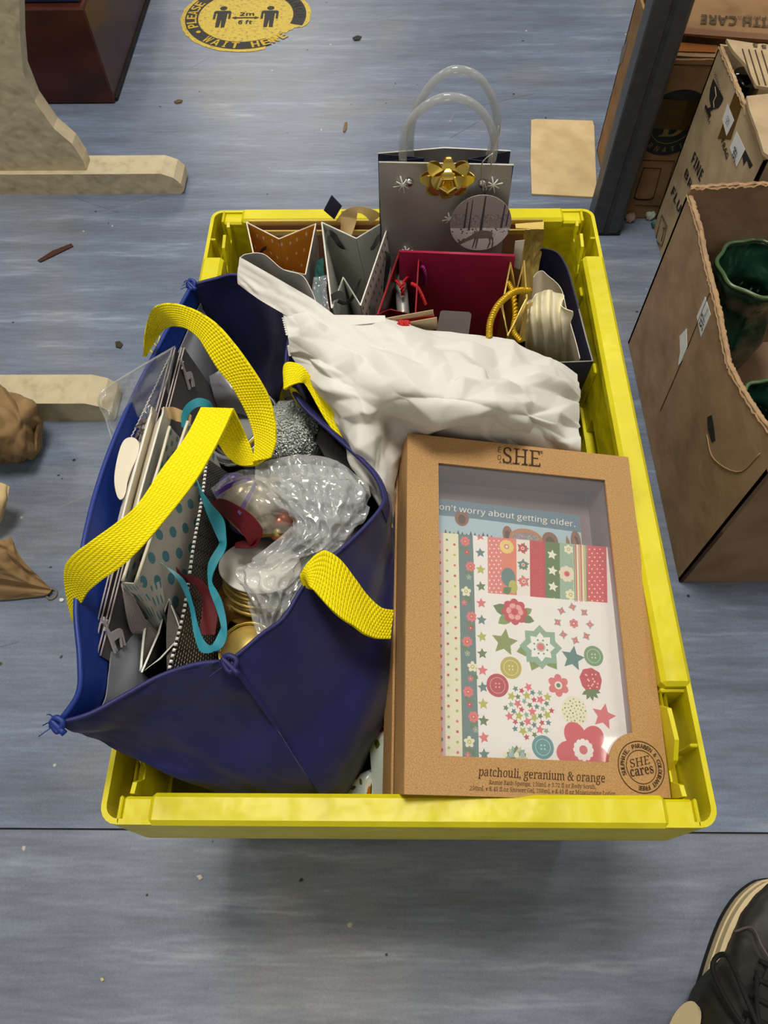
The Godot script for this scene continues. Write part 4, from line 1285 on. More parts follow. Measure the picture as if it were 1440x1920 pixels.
func white_paper_bag() -> void:
	var t := thing("paper_bag", "large crumpled white paper bag lying over the middle of the crate", "paper bag", at(800, 750, 0.34))
	var w: Material = M.paper_white
	var rows := [
		pts([[530, 583, 0.408], [566, 592, 0.412], [621, 592, 0.398], [723, 598, 0.388], [780, 613, 0.384], [860, 625, 0.378], [940, 634, 0.372], [987, 652, 0.366], [1041, 674, 0.352], [1085, 700, 0.335]]),
		pts([[541, 630, 0.412], [590, 632, 0.418], [650, 634, 0.412], [725, 642, 0.410], [790, 655, 0.408], [860, 664, 0.402], [930, 674, 0.395], [985, 690, 0.384], [1040, 706, 0.366], [1087, 728, 0.338]]),
		pts([[546, 668, 0.402], [606, 684, 0.416], [668, 690, 0.420], [735, 698, 0.424], [800, 704, 0.422], [866, 710, 0.418], [930, 718, 0.410], [988, 730, 0.395], [1040, 745, 0.372], [1087, 762, 0.340]]),
		pts([[578, 715, 0.394], [634, 736, 0.410], [688, 744, 0.416], [745, 750, 0.420], [806, 756, 0.420], [870, 762, 0.418], [932, 770, 0.410], [990, 780, 0.396], [1042, 792, 0.372], [1088, 802, 0.342]]),
		pts([[622, 780, 0.386], [660, 798, 0.396], [700, 808, 0.396], [742, 808, 0.378], [800, 812, 0.366], [872, 822, 0.362], [934, 830, 0.356], [992, 838, 0.350], [1044, 844, 0.344], [1088, 848, 0.338]]),
		pts([[668, 868, 0.374], [686, 884, 0.376], [708, 892, 0.374], [726, 890, 0.358], [770, 850, 0.315], [874, 860, 0.295], [936, 868, 0.288], [992, 874, 0.282], [1044, 880, 0.276], [1080, 884, 0.270]]),
		pts([[724, 965, 0.358], [729, 978, 0.356], [733, 984, 0.350], [737, 984, 0.330], [770, 900, 0.285], [876, 900, 0.270], [936, 900, 0.264], [990, 900, 0.260], [1040, 900, 0.256], [1070, 900, 0.250]])]
	put("front_sheet", sheet(rows, 150, 130, 0.0005, Vector2.ONE, crumple(3.0, 0.0080, 0.0046, 7.0, 6.0)), w, t)
	var back := []
	for r in rows:
		var q := []
		for p in r: q.append(p + Vector3(0.002, -0.020, -0.004))
		back.append(q)
	put("back_sheet", sheet(back, 40, 36, 0.0005, Vector2.ONE, crumple(8.0, 0.004, 0.001, 7.0, 6.0)), w, t)
	# the folded neck with its open mouth, upper left
	put("neck", sheet([
		pts([[450, 482, 0.425], [520, 522, 0.427], [590, 563, 0.424], [640, 600, 0.418], [720, 650, 0.418]]),
		pts([[446, 510, 0.418], [508, 548, 0.42], [578, 588, 0.42], [630, 626, 0.416], [700, 676, 0.415]]),
		pts([[446, 532, 0.412], [488, 563, 0.414], [560, 606, 0.414], [612, 648, 0.412], [680, 700, 0.410]])], 60, 14, 0.0005, Vector2.ONE, crumple(15.0, 0.0022, 0.0012, 6.0, 2.0)), w, t)
	put("mouth_lining", sheet([
		pts([[450, 482, 0.425], [462, 476, 0.426], [494, 476, 0.426], [529, 504, 0.424], [566, 516, 0.42], [584, 543, 0.416], [596, 574, 0.412], [607, 594, 0.408]]),
		pts([[456, 500, 0.405], [470, 500, 0.400], [500, 508, 0.396], [530, 532, 0.394], [560, 552, 0.394], [580, 572, 0.394], [592, 590, 0.394], [604, 606, 0.394]]),
		pts([[470, 516, 0.392], [485, 520, 0.386], [505, 532, 0.382], [530, 550, 0.380], [556, 570, 0.380], [575, 588, 0.382], [588, 602, 0.384], [600, 616, 0.386]])], 50, 16, 0.0005, Vector2.ONE, crumple(21.0, 0.001, 0.0006, 4.0, 1.0)), M.paper_white, t)
	put("side_fold", sheet([
		pts([[620, 591, 0.4035], [660, 591, 0.402], [722, 592, 0.400]]),
		pts([[640, 612, 0.406], [680, 608, 0.404], [723, 604, 0.400]])], 16, 4, 0.0005), w, t)
	# pinking along the torn mouth
	var saw := nst()
	for i in 16:
		var p: Vector3 = (rows[1][0] as Vector3).lerp(rows[2][0], i / 16.0) if i > 7 else (rows[0][0] as Vector3).lerp(rows[1][0], 0.3 + i / 11.0)
		cbox(saw, Transform3D(Basis(Vector3.UP, 0.8), p + Vector3(-0.0008, 0.0, 0)), Vector3(0.002, 0.0006, 0.002), 0.0)
	var sw := put("pinked_edge", done(saw), w, t)
	sw.set_meta("kind", "stuff")

# ---------------------------------------------------------------- kraft gift box
var bo := Vector3.ZERO      # a point of the box face, its across, down and outward directions
var be := Vector3.ZERO
var bd := Vector3.ZERO
var bn := Vector3.ZERO

func fpt(px: float, py: float, depth := 0.0) -> Vector3:
	return onp(px, py, bo - bn * depth, bn)

func face_quad(st: SurfaceTool, a: Vector3, b: Vector3, down: float) -> void:
	var d := -bn * down
	quad(st, a, b, b + d, a + d, Vector3.UP)

func gift_box() -> void:
	var bl := at(758, 1489, 0.35)
	bo = bl
	be = Vector3(0.982, -0.190, -0.007).normalized()
	bn = Vector3(0.189, 0.975, 0.117).normalized()
	be = (be - bn * be.dot(bn)).normalized()
	bd = -be.cross(bn).normalized()
	if bd.z < 0: bd = -bd
	var W := 0.184
	var L := 0.2617
	var t := thing("gift_box", "kraft brown gift box with clear window and round printed seal at the front right", "gift box", bl - bn * 0.068)
	var tl := bl - bd * L
	var to2 := func(p: Vector3) -> Vector2: return Vector2((p - tl).dot(be), (p - tl).dot(bd))
	# face with its window cut out: four strips, the lower right corner bitten by the seal
	var w_tl: Vector2 = to2.call(fpt(820, 866))
	var w_tr: Vector2 = to2.call(fpt(1132, 901))
	var w_bl: Vector2 = to2.call(fpt(830, 1417))
	var w_br: Vector2 = to2.call(fpt(1190, 1378))
	var x0 := (w_tl.x + w_bl.x) / 2
	var x1 := (w_tr.x + w_br.x) / 2
	var y0 := (w_tl.y + w_tr.y) / 2
	var y1 := w_bl.y
	var sc: Vector2 = to2.call(fpt(1203, 1440))
	var sr: float = sc.distance_to(to2.call(fpt(1142, 1428)))
	var bite := []
	var a_start := asin((y1 - sc.y) / sr)
	var a_end := acos((x1 - sc.x) / sr)
	for i in 13:
		var a := lerpf(PI - a_start, PI + (PI - a_end), i / 12.0)
		bite.append(sc + Vector2(cos(a), sin(a)) * sr)
	var xf := Transform3D(Basis(be, bd, -bn), tl)
	var fst := nst()
	prism(fst, pv([[0, 0], [W, 0], [W, y0], [0, y0]]), xf, 0.0018)
	prism(fst, pv([[0, y0], [x0, y0], [x0, y1], [0, y1]]), xf, 0.0018)
	var low := [[0, y1], [x0, y1]]
	for b in bite: low.append(b)
	var arc_end: Vector2 = bite[12]
	low.append(Vector2(x1, arc_end.y))
	prism(fst, pv([[x1, y0], [W, y0], [W, arc_end.y], [x1, arc_end.y]]), xf, 0.0018)
	low.append(Vector2(W, arc_end.y))
	low.append(Vector2(W, L))
	low.append(Vector2(0, L))
	prism(fst, pv(low), xf, 0.0018)
	var face := put("face", done(fst), M.kraft, t)
	# lid walls, then the deeper tray they sit on
	var bx := nst()
	var mid := tl + be * W / 2 + bd * L / 2
	var bas := Basis(be, bn, bd)
	for s in [-1.0, 1.0]:
		cbox(bx, Transform3D(bas, mid + be * s * (W / 2 - 0.001) - bn * 0.0185), Vector3(0.002, 0.033, L), 0.0006)
		cbox(bx, Transform3D(bas, mid + bd * s * (L / 2 - 0.001) - bn * 0.0185), Vector3(W - 0.004, 0.033, 0.002), 0.0006)
	put("lid", done(bx), M.kraft, t)
	var tr := nst()
	for s in [-1.0, 1.0]:
		cbox(tr, Transform3D(bas, mid + be * s * (W / 2 + 0.001) - bn * 0.0515), Vector3(0.002, 0.033, L + 0.004), 0.0006)
		cbox(tr, Transform3D(bas, mid + bd * s * (L / 2 + 0.001) - bn * 0.0515), Vector3(W, 0.033, 0.002), 0.0006)
	cbox(tr, Transform3D(bas, mid - bn * 0.067), Vector3(W, 0.002, L), 0.0006)
	put("base", done(tr), M.kraft, t)
	var inn := nst()
	var cx := (x0 + x1) / 2
	var iw := x1 - x0 + 0.006
	var ih := y1 - y0 + 0.010
	var ic := tl + be * cx + bd * (y0 + y1 + 0.004) / 2
	for s in [-1.0, 1.0]:
		cbox(inn, Transform3D(bas, ic + be * s * iw / 2 - bn * 0.020), Vector3(0.0015, 0.036, ih), 0.0005)
		cbox(inn, Transform3D(bas, ic + bd * s * ih / 2 - bn * 0.020), Vector3(iw, 0.036, 0.0015), 0.0005)
	cbox(inn, Transform3D(bas, ic - bn * 0.0385), Vector3(iw, 0.0015, ih), 0.0005)
	put("inner_tray", done(inn), M.mauve, t, "greyish mauve plastic inner tray")
	var film := nst()
	cbox(film, Transform3D(bas, tl + be * (x0 + x1) / 2 + bd * (y0 + y1) / 2 - bn * 0.0028), Vector3(x1 - x0 + 0.006, 0.0004, y1 - y0 + 0.006), 0.0)
	put("window", done(film), M.film, t, "clear plastic window")
	# print on the face
	letters_px(face, "SHE", "serif", [[943, 838], [1013, 846], [942, 868]], bo, bn, M.ink_brown)
	letters_px(face, "E", "sans", [[934, 838], [940, 839], [933, 848]], bo, bn, M.ink_dim)
	letters_px(face, "O", "sans", [[933, 853], [940, 854], [932, 862]], bo, bn, M.ink_dim)
	letters_px(face, "®", "sans", [[1012, 845], [1018, 846], [1012, 851]], bo, bn, M.ink_brown)
	letters_px(face, "A R O M A T H E R A P Y", "sans", [[936, 864], [1014, 872], [935, 869]], bo, bn, M.ink_brown)
	letters_px(face, "patchouli, geranium & orange", "serif", [[898, 1437], [1134, 1450], [896, 1460]], bo, bn, M.ink_brown)
	letters_px(face, "Ramie Bath Sponge, 110mL e 3.72 fl oz Body Scrub,", "serif", [[917, 1462], [1117, 1471], [916, 1473]], bo, bn, M.ink_brown)
	letters_px(face, "250mL e 8.45 fl oz Shower Gel, 250mL e 8.45 fl oz Moisturising Lotion", "serif", [[881, 1473], [1154, 1484], [880, 1484]], bo, bn, M.ink_brown)
	var c := fpt(1202, 1438)
	var rad := c.distance_to(fpt(1159, 1436))
	put("seal_ring", ring_mesh(c + bn * 0.0004, be, -bd, rad * 0.985, rad * 1.02), M.ink_brown, face)
	put("seal_ring", ring_mesh(c + bn * 0.0004, be, -bd, rad * 0.635, rad * 0.665), M.ink_brown, face)
	arc_letters(face, "SULPHATE, PARABEN & COLOURANT FREE", c, be, -bd, rad * 0.82, rad * 0.17, deg_to_rad(-115), deg_to_rad(196), M.ink_brown)
	letters_px(face, "SHE", "serif", [[1180, 1424], [1216, 1416], [1182, 1440]], bo, bn, M.ink_brown)
	letters_px(face, "cares", "serif bold", [[1180, 1443], [1223, 1436], [1183, 1457]], bo, bn, M.ink_brown)
	scrapbook_sheet()
	greeting_card()

func scrapbook_sheet() -> void:
	# a printed sheet of border strips, flowers, stars and buttons, just under the window
	var dep := 0.0125
	var o := bo - bn * dep
	var a := onp(822, 998, o, bn)
	var wd := (onp(1150, 1020, o, bn) - a).dot(be)
	var hd := (onp(830, 1436, o, bn) - a).dot(bd)
	var iw := 1024
	var ih := int(1024 * hd / wd)
	var im := picture(iw, ih, Color(0.93, 0.92, 0.91))
	var T := func(px: float, py: float) -> Vector2:
		var p := onp(px, py, o, bn) - a
		return Vector2(p.dot(be) / wd * iw, p.dot(bd) / hd * ih)
	var k := 1024.0 / 330.0
	var green := Color(0.33, 0.45, 0.22)
	var sage := Color(0.52, 0.66, 0.58)
	var teal := Color(0.30, 0.47, 0.46)
	var pink := Color(0.86, 0.40, 0.42)
	var red := Color(0.74, 0.16, 0.22)
	var lime := Color(0.70, 0.70, 0.25)
	var cream := Color(0.91, 0.90, 0.78)
	var salmon := Color(0.86, 0.47, 0.44)
	var teal2 := Color(0.29, 0.55, 0.58)
	# vertical strips on the left
	var xs := [[818, 820], [831, 836], [859, 868], [886, 899], [915, 917]]
	var cols := [Color(0.82, 0.68, 0.68), cream, Color(0.33, 0.46, 0.46), Color(0.93, 0.92, 0.91)]
	for i in 4:
		fill_poly(im, pv([T.call(xs[i][0], 985), T.call(xs[i + 1][0], 990), T.call(xs[i + 1][1] + 1, 1450), T.call(xs[i][1], 1450)]), cols[i])
	for i in 22:
		var y := 1012.0 + i * 19.5
		var f := i / 22.0
		disc(im, T.call(lerpf(838, 842, f), y), 2.2 * k, [teal, red, lime][i % 3])
		disc(im, T.call(lerpf(852, 859, f), y + 9), 2.2 * k, [red, lime, pink][i % 3])
		disc(im, T.call(lerpf(824, 828, f), y + 4), 3.0 * k, [pink, green, red][i % 3])
	for i in 9:
		var c: Vector2 = T.call(lerpf(876, 885, i / 9.0) + (5 if i % 2 else -4), 1015.0 + i * 47)
		for e in 4: leaf(im, c + Vector2(rng.randf_range(-16, 16), 40), 26, 8, rng.randf() * TAU, green)
		if i % 3 == 2: bloom(im, c, 9.0 * k, 5, cream, lime, cream)
		else: bloom(im, c, 9.0 * k, 7, pink, red, Color(0.88, 0.75, 0.4), 0.3)
		bloom(im, c + Vector2(rng.randf_range(-14, 14), 62), 5.0 * k, 5, [red, sage, pink][i % 3], red, cream)
	for i in 14:
		star(im, T.call(lerpf(900, 908, i / 13.0), 1005 + i * 31.5), 9.5 * k, [pink, teal, lime, green][i % 4], -0.15 + 0.1 * (i % 3))
	# short strips along the top
	var tx := [914, 941, 968, 993, 1022, 1049, 1074, 1100, 1136]
	var tc := [salmon, Color(0.86, 0.47, 0.36), Color(0.92, 0.90, 0.87), red, Color(0.31, 0.45, 0.20), Color(0.58, 0.70, 0.60), Color(0.82, 0.78, 0.62), Color(0.80, 0.25, 0.28)]
	for i in 8:
		var e0: float = 1112.0 + (tx[i] - 914) * 0.082
		var e1: float = 1112.0 + (tx[i + 1] - 914) * 0.082
		fill_poly(im, pv([T.call(tx[i], 985), T.call(tx[i + 1], 985), T.call(tx[i + 1] + 3, e1), T.call(tx[i] + 1, e0)]), tc[i])
	for j in 14:
		for i in 3:
			var yy := 1014 + j * 7.4
			disc(im, T.call(918 + i * 8.5 + (4 if j % 2 else 0), yy), 1.5 * k, Color(0.95, 0.85, 0.8))
			disc(im, T.call(1105 + i * 10 + (5 if j % 2 else 0), yy + 16), 1.4 * k, Color(0.95, 0.85, 0.8))
	bloom(im, T.call(950, 1025), 13 * k, 12, Color(0.90, 0.80, 0.45), pink, cream)
	disc(im, T.call(953, 1082), 13 * k, teal, 17 * k)
	disc(im, T.call(962, 1100), 8 * k, lime, 12 * k)
	leaf(im, T.call(943, 1112), 60, 22, -0.6, green)
	for j in 3:
		var c: Vector2 = T.call(980 + j, 1028 + j * 31)
		for e in 5: leaf(im, c, 38, 7, e * 1.26 + j, green)
		bloom(im, c, 9 * k, 6, [red, teal, pink][j], cream, red)
	for j in 18: disc(im, T.call(1013 + (2 if j % 2 else 0), 1017 + j * 6), 1.0 * k, pink)
	for j in 4: star(im, T.call(1035 + j, 1040 + j * 30), 10 * k, Color(0.93, 0.93, 0.88), 0.2)
	bloom(im, T.call(1066, 1030), 9 * k, 6, cream, lime, cream)
	bloom(im, T.call(1063, 1076), 15 * k, 9, Color(0.90, 0.85, 0.76), pink, red)
	bloom(im, T.call(1070, 1115), 10 * k, 6, cream, lime, cream)
	for j in 8:
		var x := 1075.0 + j * 3.2
		fill_poly(im, pv([T.call(x, 1015), T.call(x + 1.7, 1015), T.call(x + 4.2, 1128), T.call(x + 2.5, 1128)]), [teal, red, cream, salmon, red, cream, lime, teal][j])
	# motifs on the white area
	var c1: Vector2 = T.call(965, 1147)
	leaf(im, c1 + Vector2(-20, 10), 105, 34, PI + 0.35, green)
	leaf(im, c1 + Vector2(-20, 20), 90, 30, PI - 0.6, Color(0.45, 0.58, 0.28))
	leaf(im, c1 + Vector2(30, 25), 80, 26, 0.25, green)
	leaf(im, c1 + Vector2(40, 10), 66, 22, -0.5, Color(0.45, 0.58, 0.28))
	bloom(im, c1, 23 * k, 8, red, pink, Color(0.93, 0.75, 0.75))
	for e in 6: disc(im, c1 + Vector2(34, 0).rotated(e * 1.1), 13, Color(0.90, 0.62, 0.62), 18, e * 1.1)
	disc(im, c1, 18, red)
	var c2: Vector2 = T.call(1076, 1169)
	for e in 9:
		var cc := c2 + Vector2(92, 0).rotated(e * TAU / 8.0) if e < 8 else c2
		for q in 4: leaf(im, cc, 26, 7, q * 1.6 + e, sage)
		bloom(im, cc, 16 if e < 8 else 26, 6, Color(0.80, 0.45, 0.45), red, cream)
	star(im, T.call(946, 1204), 24 * k, Color(0.50, 0.56, 0.26), 0.15)
	var c3: Vector2 = T.call(1014, 1213)
	for e in 3: leaf(im, c3, 140, 42, [2.9, 0.95, 2.0][e], Color(0.45, 0.56, 0.24))
	for e in 8: leaf(im, c3, 118, 46, e * TAU / 8, sage)
	for e in 8: leaf(im, c3, 78, 26, e * TAU / 8, Color(0.94, 0.94, 0.92))
	disc(im, c3, 26, Color(0.70, 0.78, 0.72))
	disc(im, c3, 19, pink)
	for e in 8: disc(im, c3 + Vector2(38, 0).rotated(e * TAU / 8 + 0.4), 5, teal)
	star(im, T.call(1074, 1234), 22 * k, teal, 0.2)
	for b in [[1113, 1230, 17.5, Color(0.42, 0.58, 0.38)], [958, 1252, 18.5, Color(0.72, 0.66, 0.24)], [933, 1285, 19, Color(0.70, 0.12, 0.20)], [1018, 1401, 18.5, teal2]]:
		var c: Vector2 = T.call(b[0], b[1])
		var pale: Color = (b[3] as Color).lerp(Color.WHITE, 0.6)
		disc(im, c, b[2] * k, b[3])
		disc(im, c, b[2] * k * 0.70, pale)
		disc(im, c, b[2] * k * 0.65, b[3])
		for e in 4: disc(im, c + Vector2(9, 9).rotated(e * PI / 2), 4.5, pale)
	bloom(im, T.call(1047, 1285), 18.5 * k, 6, Color(0.84, 0.40, 0.42), cream, teal)
	var c4: Vector2 = T.call(1108, 1278)
	fill_poly(im, pv([c4 + Vector2(-62, -20), c4 + Vector2(-38, -62), c4 + Vector2(10, -72), c4 + Vector2(52, -50), c4 + Vector2(62, -10), c4 + Vector2(48, 36), c4 + Vector2(16, 66), c4 + Vector2(-22, 56), c4 + Vector2(-50, 26)]), red)
	for e in 16: disc(im, c4 + Vector2(rng.randf_range(-42, 42), rng.randf_range(-52, 36)), 4.5, Color(0.93, 0.75, 0.70))
	for e in 5: leaf(im, c4 + Vector2(-6, 44), 56, 12, 0.2 + e * 0.62, green)
	var c5: Vector2 = T.call(993, 1334)
	for e in 42:
		var rr := 42.0 * k * sqrt((e + 0.5) / 42.0)
		star(im, c5 + Vector2(rr, 0).rotated(e * 2.4), (8.0 if e % 3 == 0 else 5.5) * k, [pink, sage, green, lime, red, teal][e % 6], e)
	var c6: Vector2 = T.call(1077, 1334)
	disc(im, c6, 22 * k, cream, 25 * k)
	for e in 40:
		var rr := 21.0 * k * sqrt((e + 0.5) / 40.0)
		disc(im, c6 + Vector2(rr, 0).rotated(e * 2.4), 4, [sage, green, lime][e % 3])
	star(im, T.call(1132, 1343), 22 * k, Color(0.84, 0.38, 0.42), 0.25)
	var c7: Vector2 = T.call(1094, 1406)
	for e in 5:
		disc(im, c7 + Vector2(0, -80).rotated(e * TAU / 5 - 0.5), 56, Color(0.80, 0.26, 0.30), 66, e * TAU / 5 - 0.5)
	for e in 12: disc(im, c7 + Vector2(42, 0).rotated(e * TAU / 12), 13, Color(0.94, 0.93, 0.92))
	disc(im, c7, 38, Color(0.94, 0.93, 0.92))
	disc(im, c7, 22, Color(0.80, 0.35, 0.38))
	var c8: Vector2 = T.call(969, 1421)
	for e in 9: leaf(im, c8, 60, 16, -PI + e * 0.4, [sage, green, Color(0.75, 0.78, 0.6)][e % 3])
	for e in 5: disc(im, c8 + Vector2(-60 + e * 30, -14), 13, [cream, Color(0.62, 0.70, 0.72)][e % 2])
	var m := sm(Color.WHITE, 0.55)
	m.albedo_texture = tex(im)
	var st := nst()
	flat(st)
	var q := [a, a + be * wd, a + be * wd + bd * hd, a + bd * hd]
	quad(st, q[0], q[1], q[2], q[3], bn)
	for i in 4: quad(st, q[i], q[(i + 1) % 4], q[(i + 1) % 4] - bn * 0.0006, q[i] - bn * 0.0006, q[i] - (q[0] + q[2]) / 2.0)
	quad(st, q[0] - bn * 0.0006, q[1] - bn * 0.0006, q[2] - bn * 0.0006, q[3] - bn * 0.0006, -bn)
	solo("printed_sheet", done(st), m, "printed craft sheet of floral strips, stars and buttons inside the kraft gift box window", "craft paper")

func greeting_card() -> void:
	var o := bo - bn * 0.022
	var p := [onp(815, 934, o, bn), onp(1086, 966, o, bn), onp(1097, 1080, o, bn), onp(815, 1060, o, bn)]
	var im := picture(720, 330, Color(0.66, 0.78, 0.83))
	im.fill_rect(Rect2i(0, 0, 720, 84), Color(0.36, 0.48, 0.55))
	fill_poly(im, pv([[0, 60], [720, 84], [720, 96], [0, 84]]), Color(0.36, 0.48, 0.55))
	var brown := Color(0.52, 0.33, 0.22)
	for e in [[130, 90, 34, 40], [690, 150, 26, 60], [350, 150, 24, 44], [560, 160, 40, 46]]:
		disc(im, Vector2(e[0], e[1]), e[2], brown, e[3])
		disc(im, Vector2(e[0], e[1] + 6), e[2] * 0.55, Color(0.30, 0.17, 0.13), e[3] * 0.6)
	disc(im, Vector2(440, 170), 84, Color(0.72, 0.46, 0.28), 60)
	disc(im, Vector2(440, 190), 74, Color(0.55, 0.50, 0.50), 60)
	for i in 500:
		disc(im, Vector2(440, 190) + Vector2(rng.randf_range(-62, 62), rng.randf_range(-46, 46)), 2.2, Color(rng.randf_range(0.3, 0.9), rng.randf_range(0.3, 0.8), rng.randf_range(0.3, 0.9)))
	for i in 12: fill_poly(im, pv([[40 + i * 20, 190], [52 + i * 20, 150 + (i % 3) * 6], [62 + i * 20, 190]]), Color(0.16, 0.15, 0.14))
	for i in 2:
		leaf(im, Vector2(655 + i * 34, 205), 84, 11, -PI / 2 - 0.12, Color(0.55, 0.37, 0.26))
	var m := sm(Color.WHITE, 0.5)
	m.albedo_texture = tex(im)
	var st := nst()
	flat(st)
	quad(st, p[0], p[1], p[2], p[3], bn)
	quad(st, p[0] - bn * 0.0008, p[1] - bn * 0.0008, p[2] - bn * 0.0008, p[3] - bn * 0.0008, -bn)
	for i in 4: quad(st, p[i], p[(i + 1) % 4], p[(i + 1) % 4] - bn * 0.0008, p[i] - bn * 0.0008, p[i] - (p[0] + p[2]) / 2.0)
	var c := solo("greeting_card", done(st), m, "pale blue greeting card with white lettering, behind the printed sheet in the kraft gift box", "card")
	letters(c, "on't worry about getting older.", "sans", onp(824, 944, o, bn), onp(1078, 977, o, bn), onp(823, 959, o, bn), M.white_print, 0.0006)

# ---------------------------------------------------------------- gift bags along the far end
func open_bag(t: Node3D, rim: Array, drop: float, slip: Vector3, outer: Array, inner: Material, trim: Material, shrink := 0.9) -> void:
	# rim: far-left, far fold, far-right, near-right, near fold, near-left. outer: materials for left, right, far and near faces
	var c := Vector3.ZERO
	for p in rim: c += p / 6.0
	var low := []
	for p in rim:
		var q: Vector3 = p
		low.append(Vector3(c.x + (q.x - c.x) * shrink, c.y - drop, c.z + (q.z - c.z) * shrink) + slip)
	var order := [[5, 0, "panel", 0], [2, 3, "panel", 1], [0, 1, "gusset", 2], [1, 2, "gusset", 2], [3, 4, "gusset", 3], [4, 5, "gusset", 3]]
	for e in order:
		var a: Vector3 = rim[e[0]]
		var b: Vector3 = rim[e[1]]
		var l := a.distance_to(b)
		var sh := func(u: float, v: float) -> float: return 0.0012 * nz.get_noise_2d(u * 3.0 + e[0], v * 4.0) * v
		var rows := [[a, b], [a.lerp(low[e[0]], 0.5), b.lerp(low[e[1]], 0.5)], [low[e[0]], low[e[1]]]]
		var o := put(e[2], sheet(rows, 8, 12, 0.0005, Vector2(l, drop) * 12.0, sh), outer[e[3]], t)
		var mid := (a + b) / 2.0
		var side := 1.0 if (b - a).cross(rows[2][0] - a).dot(c - mid) > 0 else -1.0
		put("lining", sheet(rows, 8, 12, 0.0003, Vector2(l, drop) * 12.0, sh, false, side * 0.0007), inner, o)
	var loop := rim.duplicate()
	loop.append(rim[0])
	put("rim", done_tube(loop, 0.0007, 0, 5), trim, t, "pale cut paper edge")

func rope(path: Array, r: float, m: Material, n := 70, turns := 14.0) -> ArrayMesh:
	var st := nst()
	for s in 2:
		var p := []
		for i in n * 2 + 1:
			var f := float(i) / (n * 2)
			var c := cr(path, f)
			var d := (cr(path, minf(f + 0.01, 1.0)) - cr(path, maxf(f - 0.01, 0.0))).normalized()
			var u := d.cross(Vector3.UP if absf(d.y) < 0.9 else Vector3.RIGHT).normalized()
			var w := d.cross(u)
			var a := f * turns * TAU + s * PI
			p.append(c + (u * cos(a) + w * sin(a)) * r * 0.6)
		tube(st, p, r * 0.62, 6)
	return done(st)

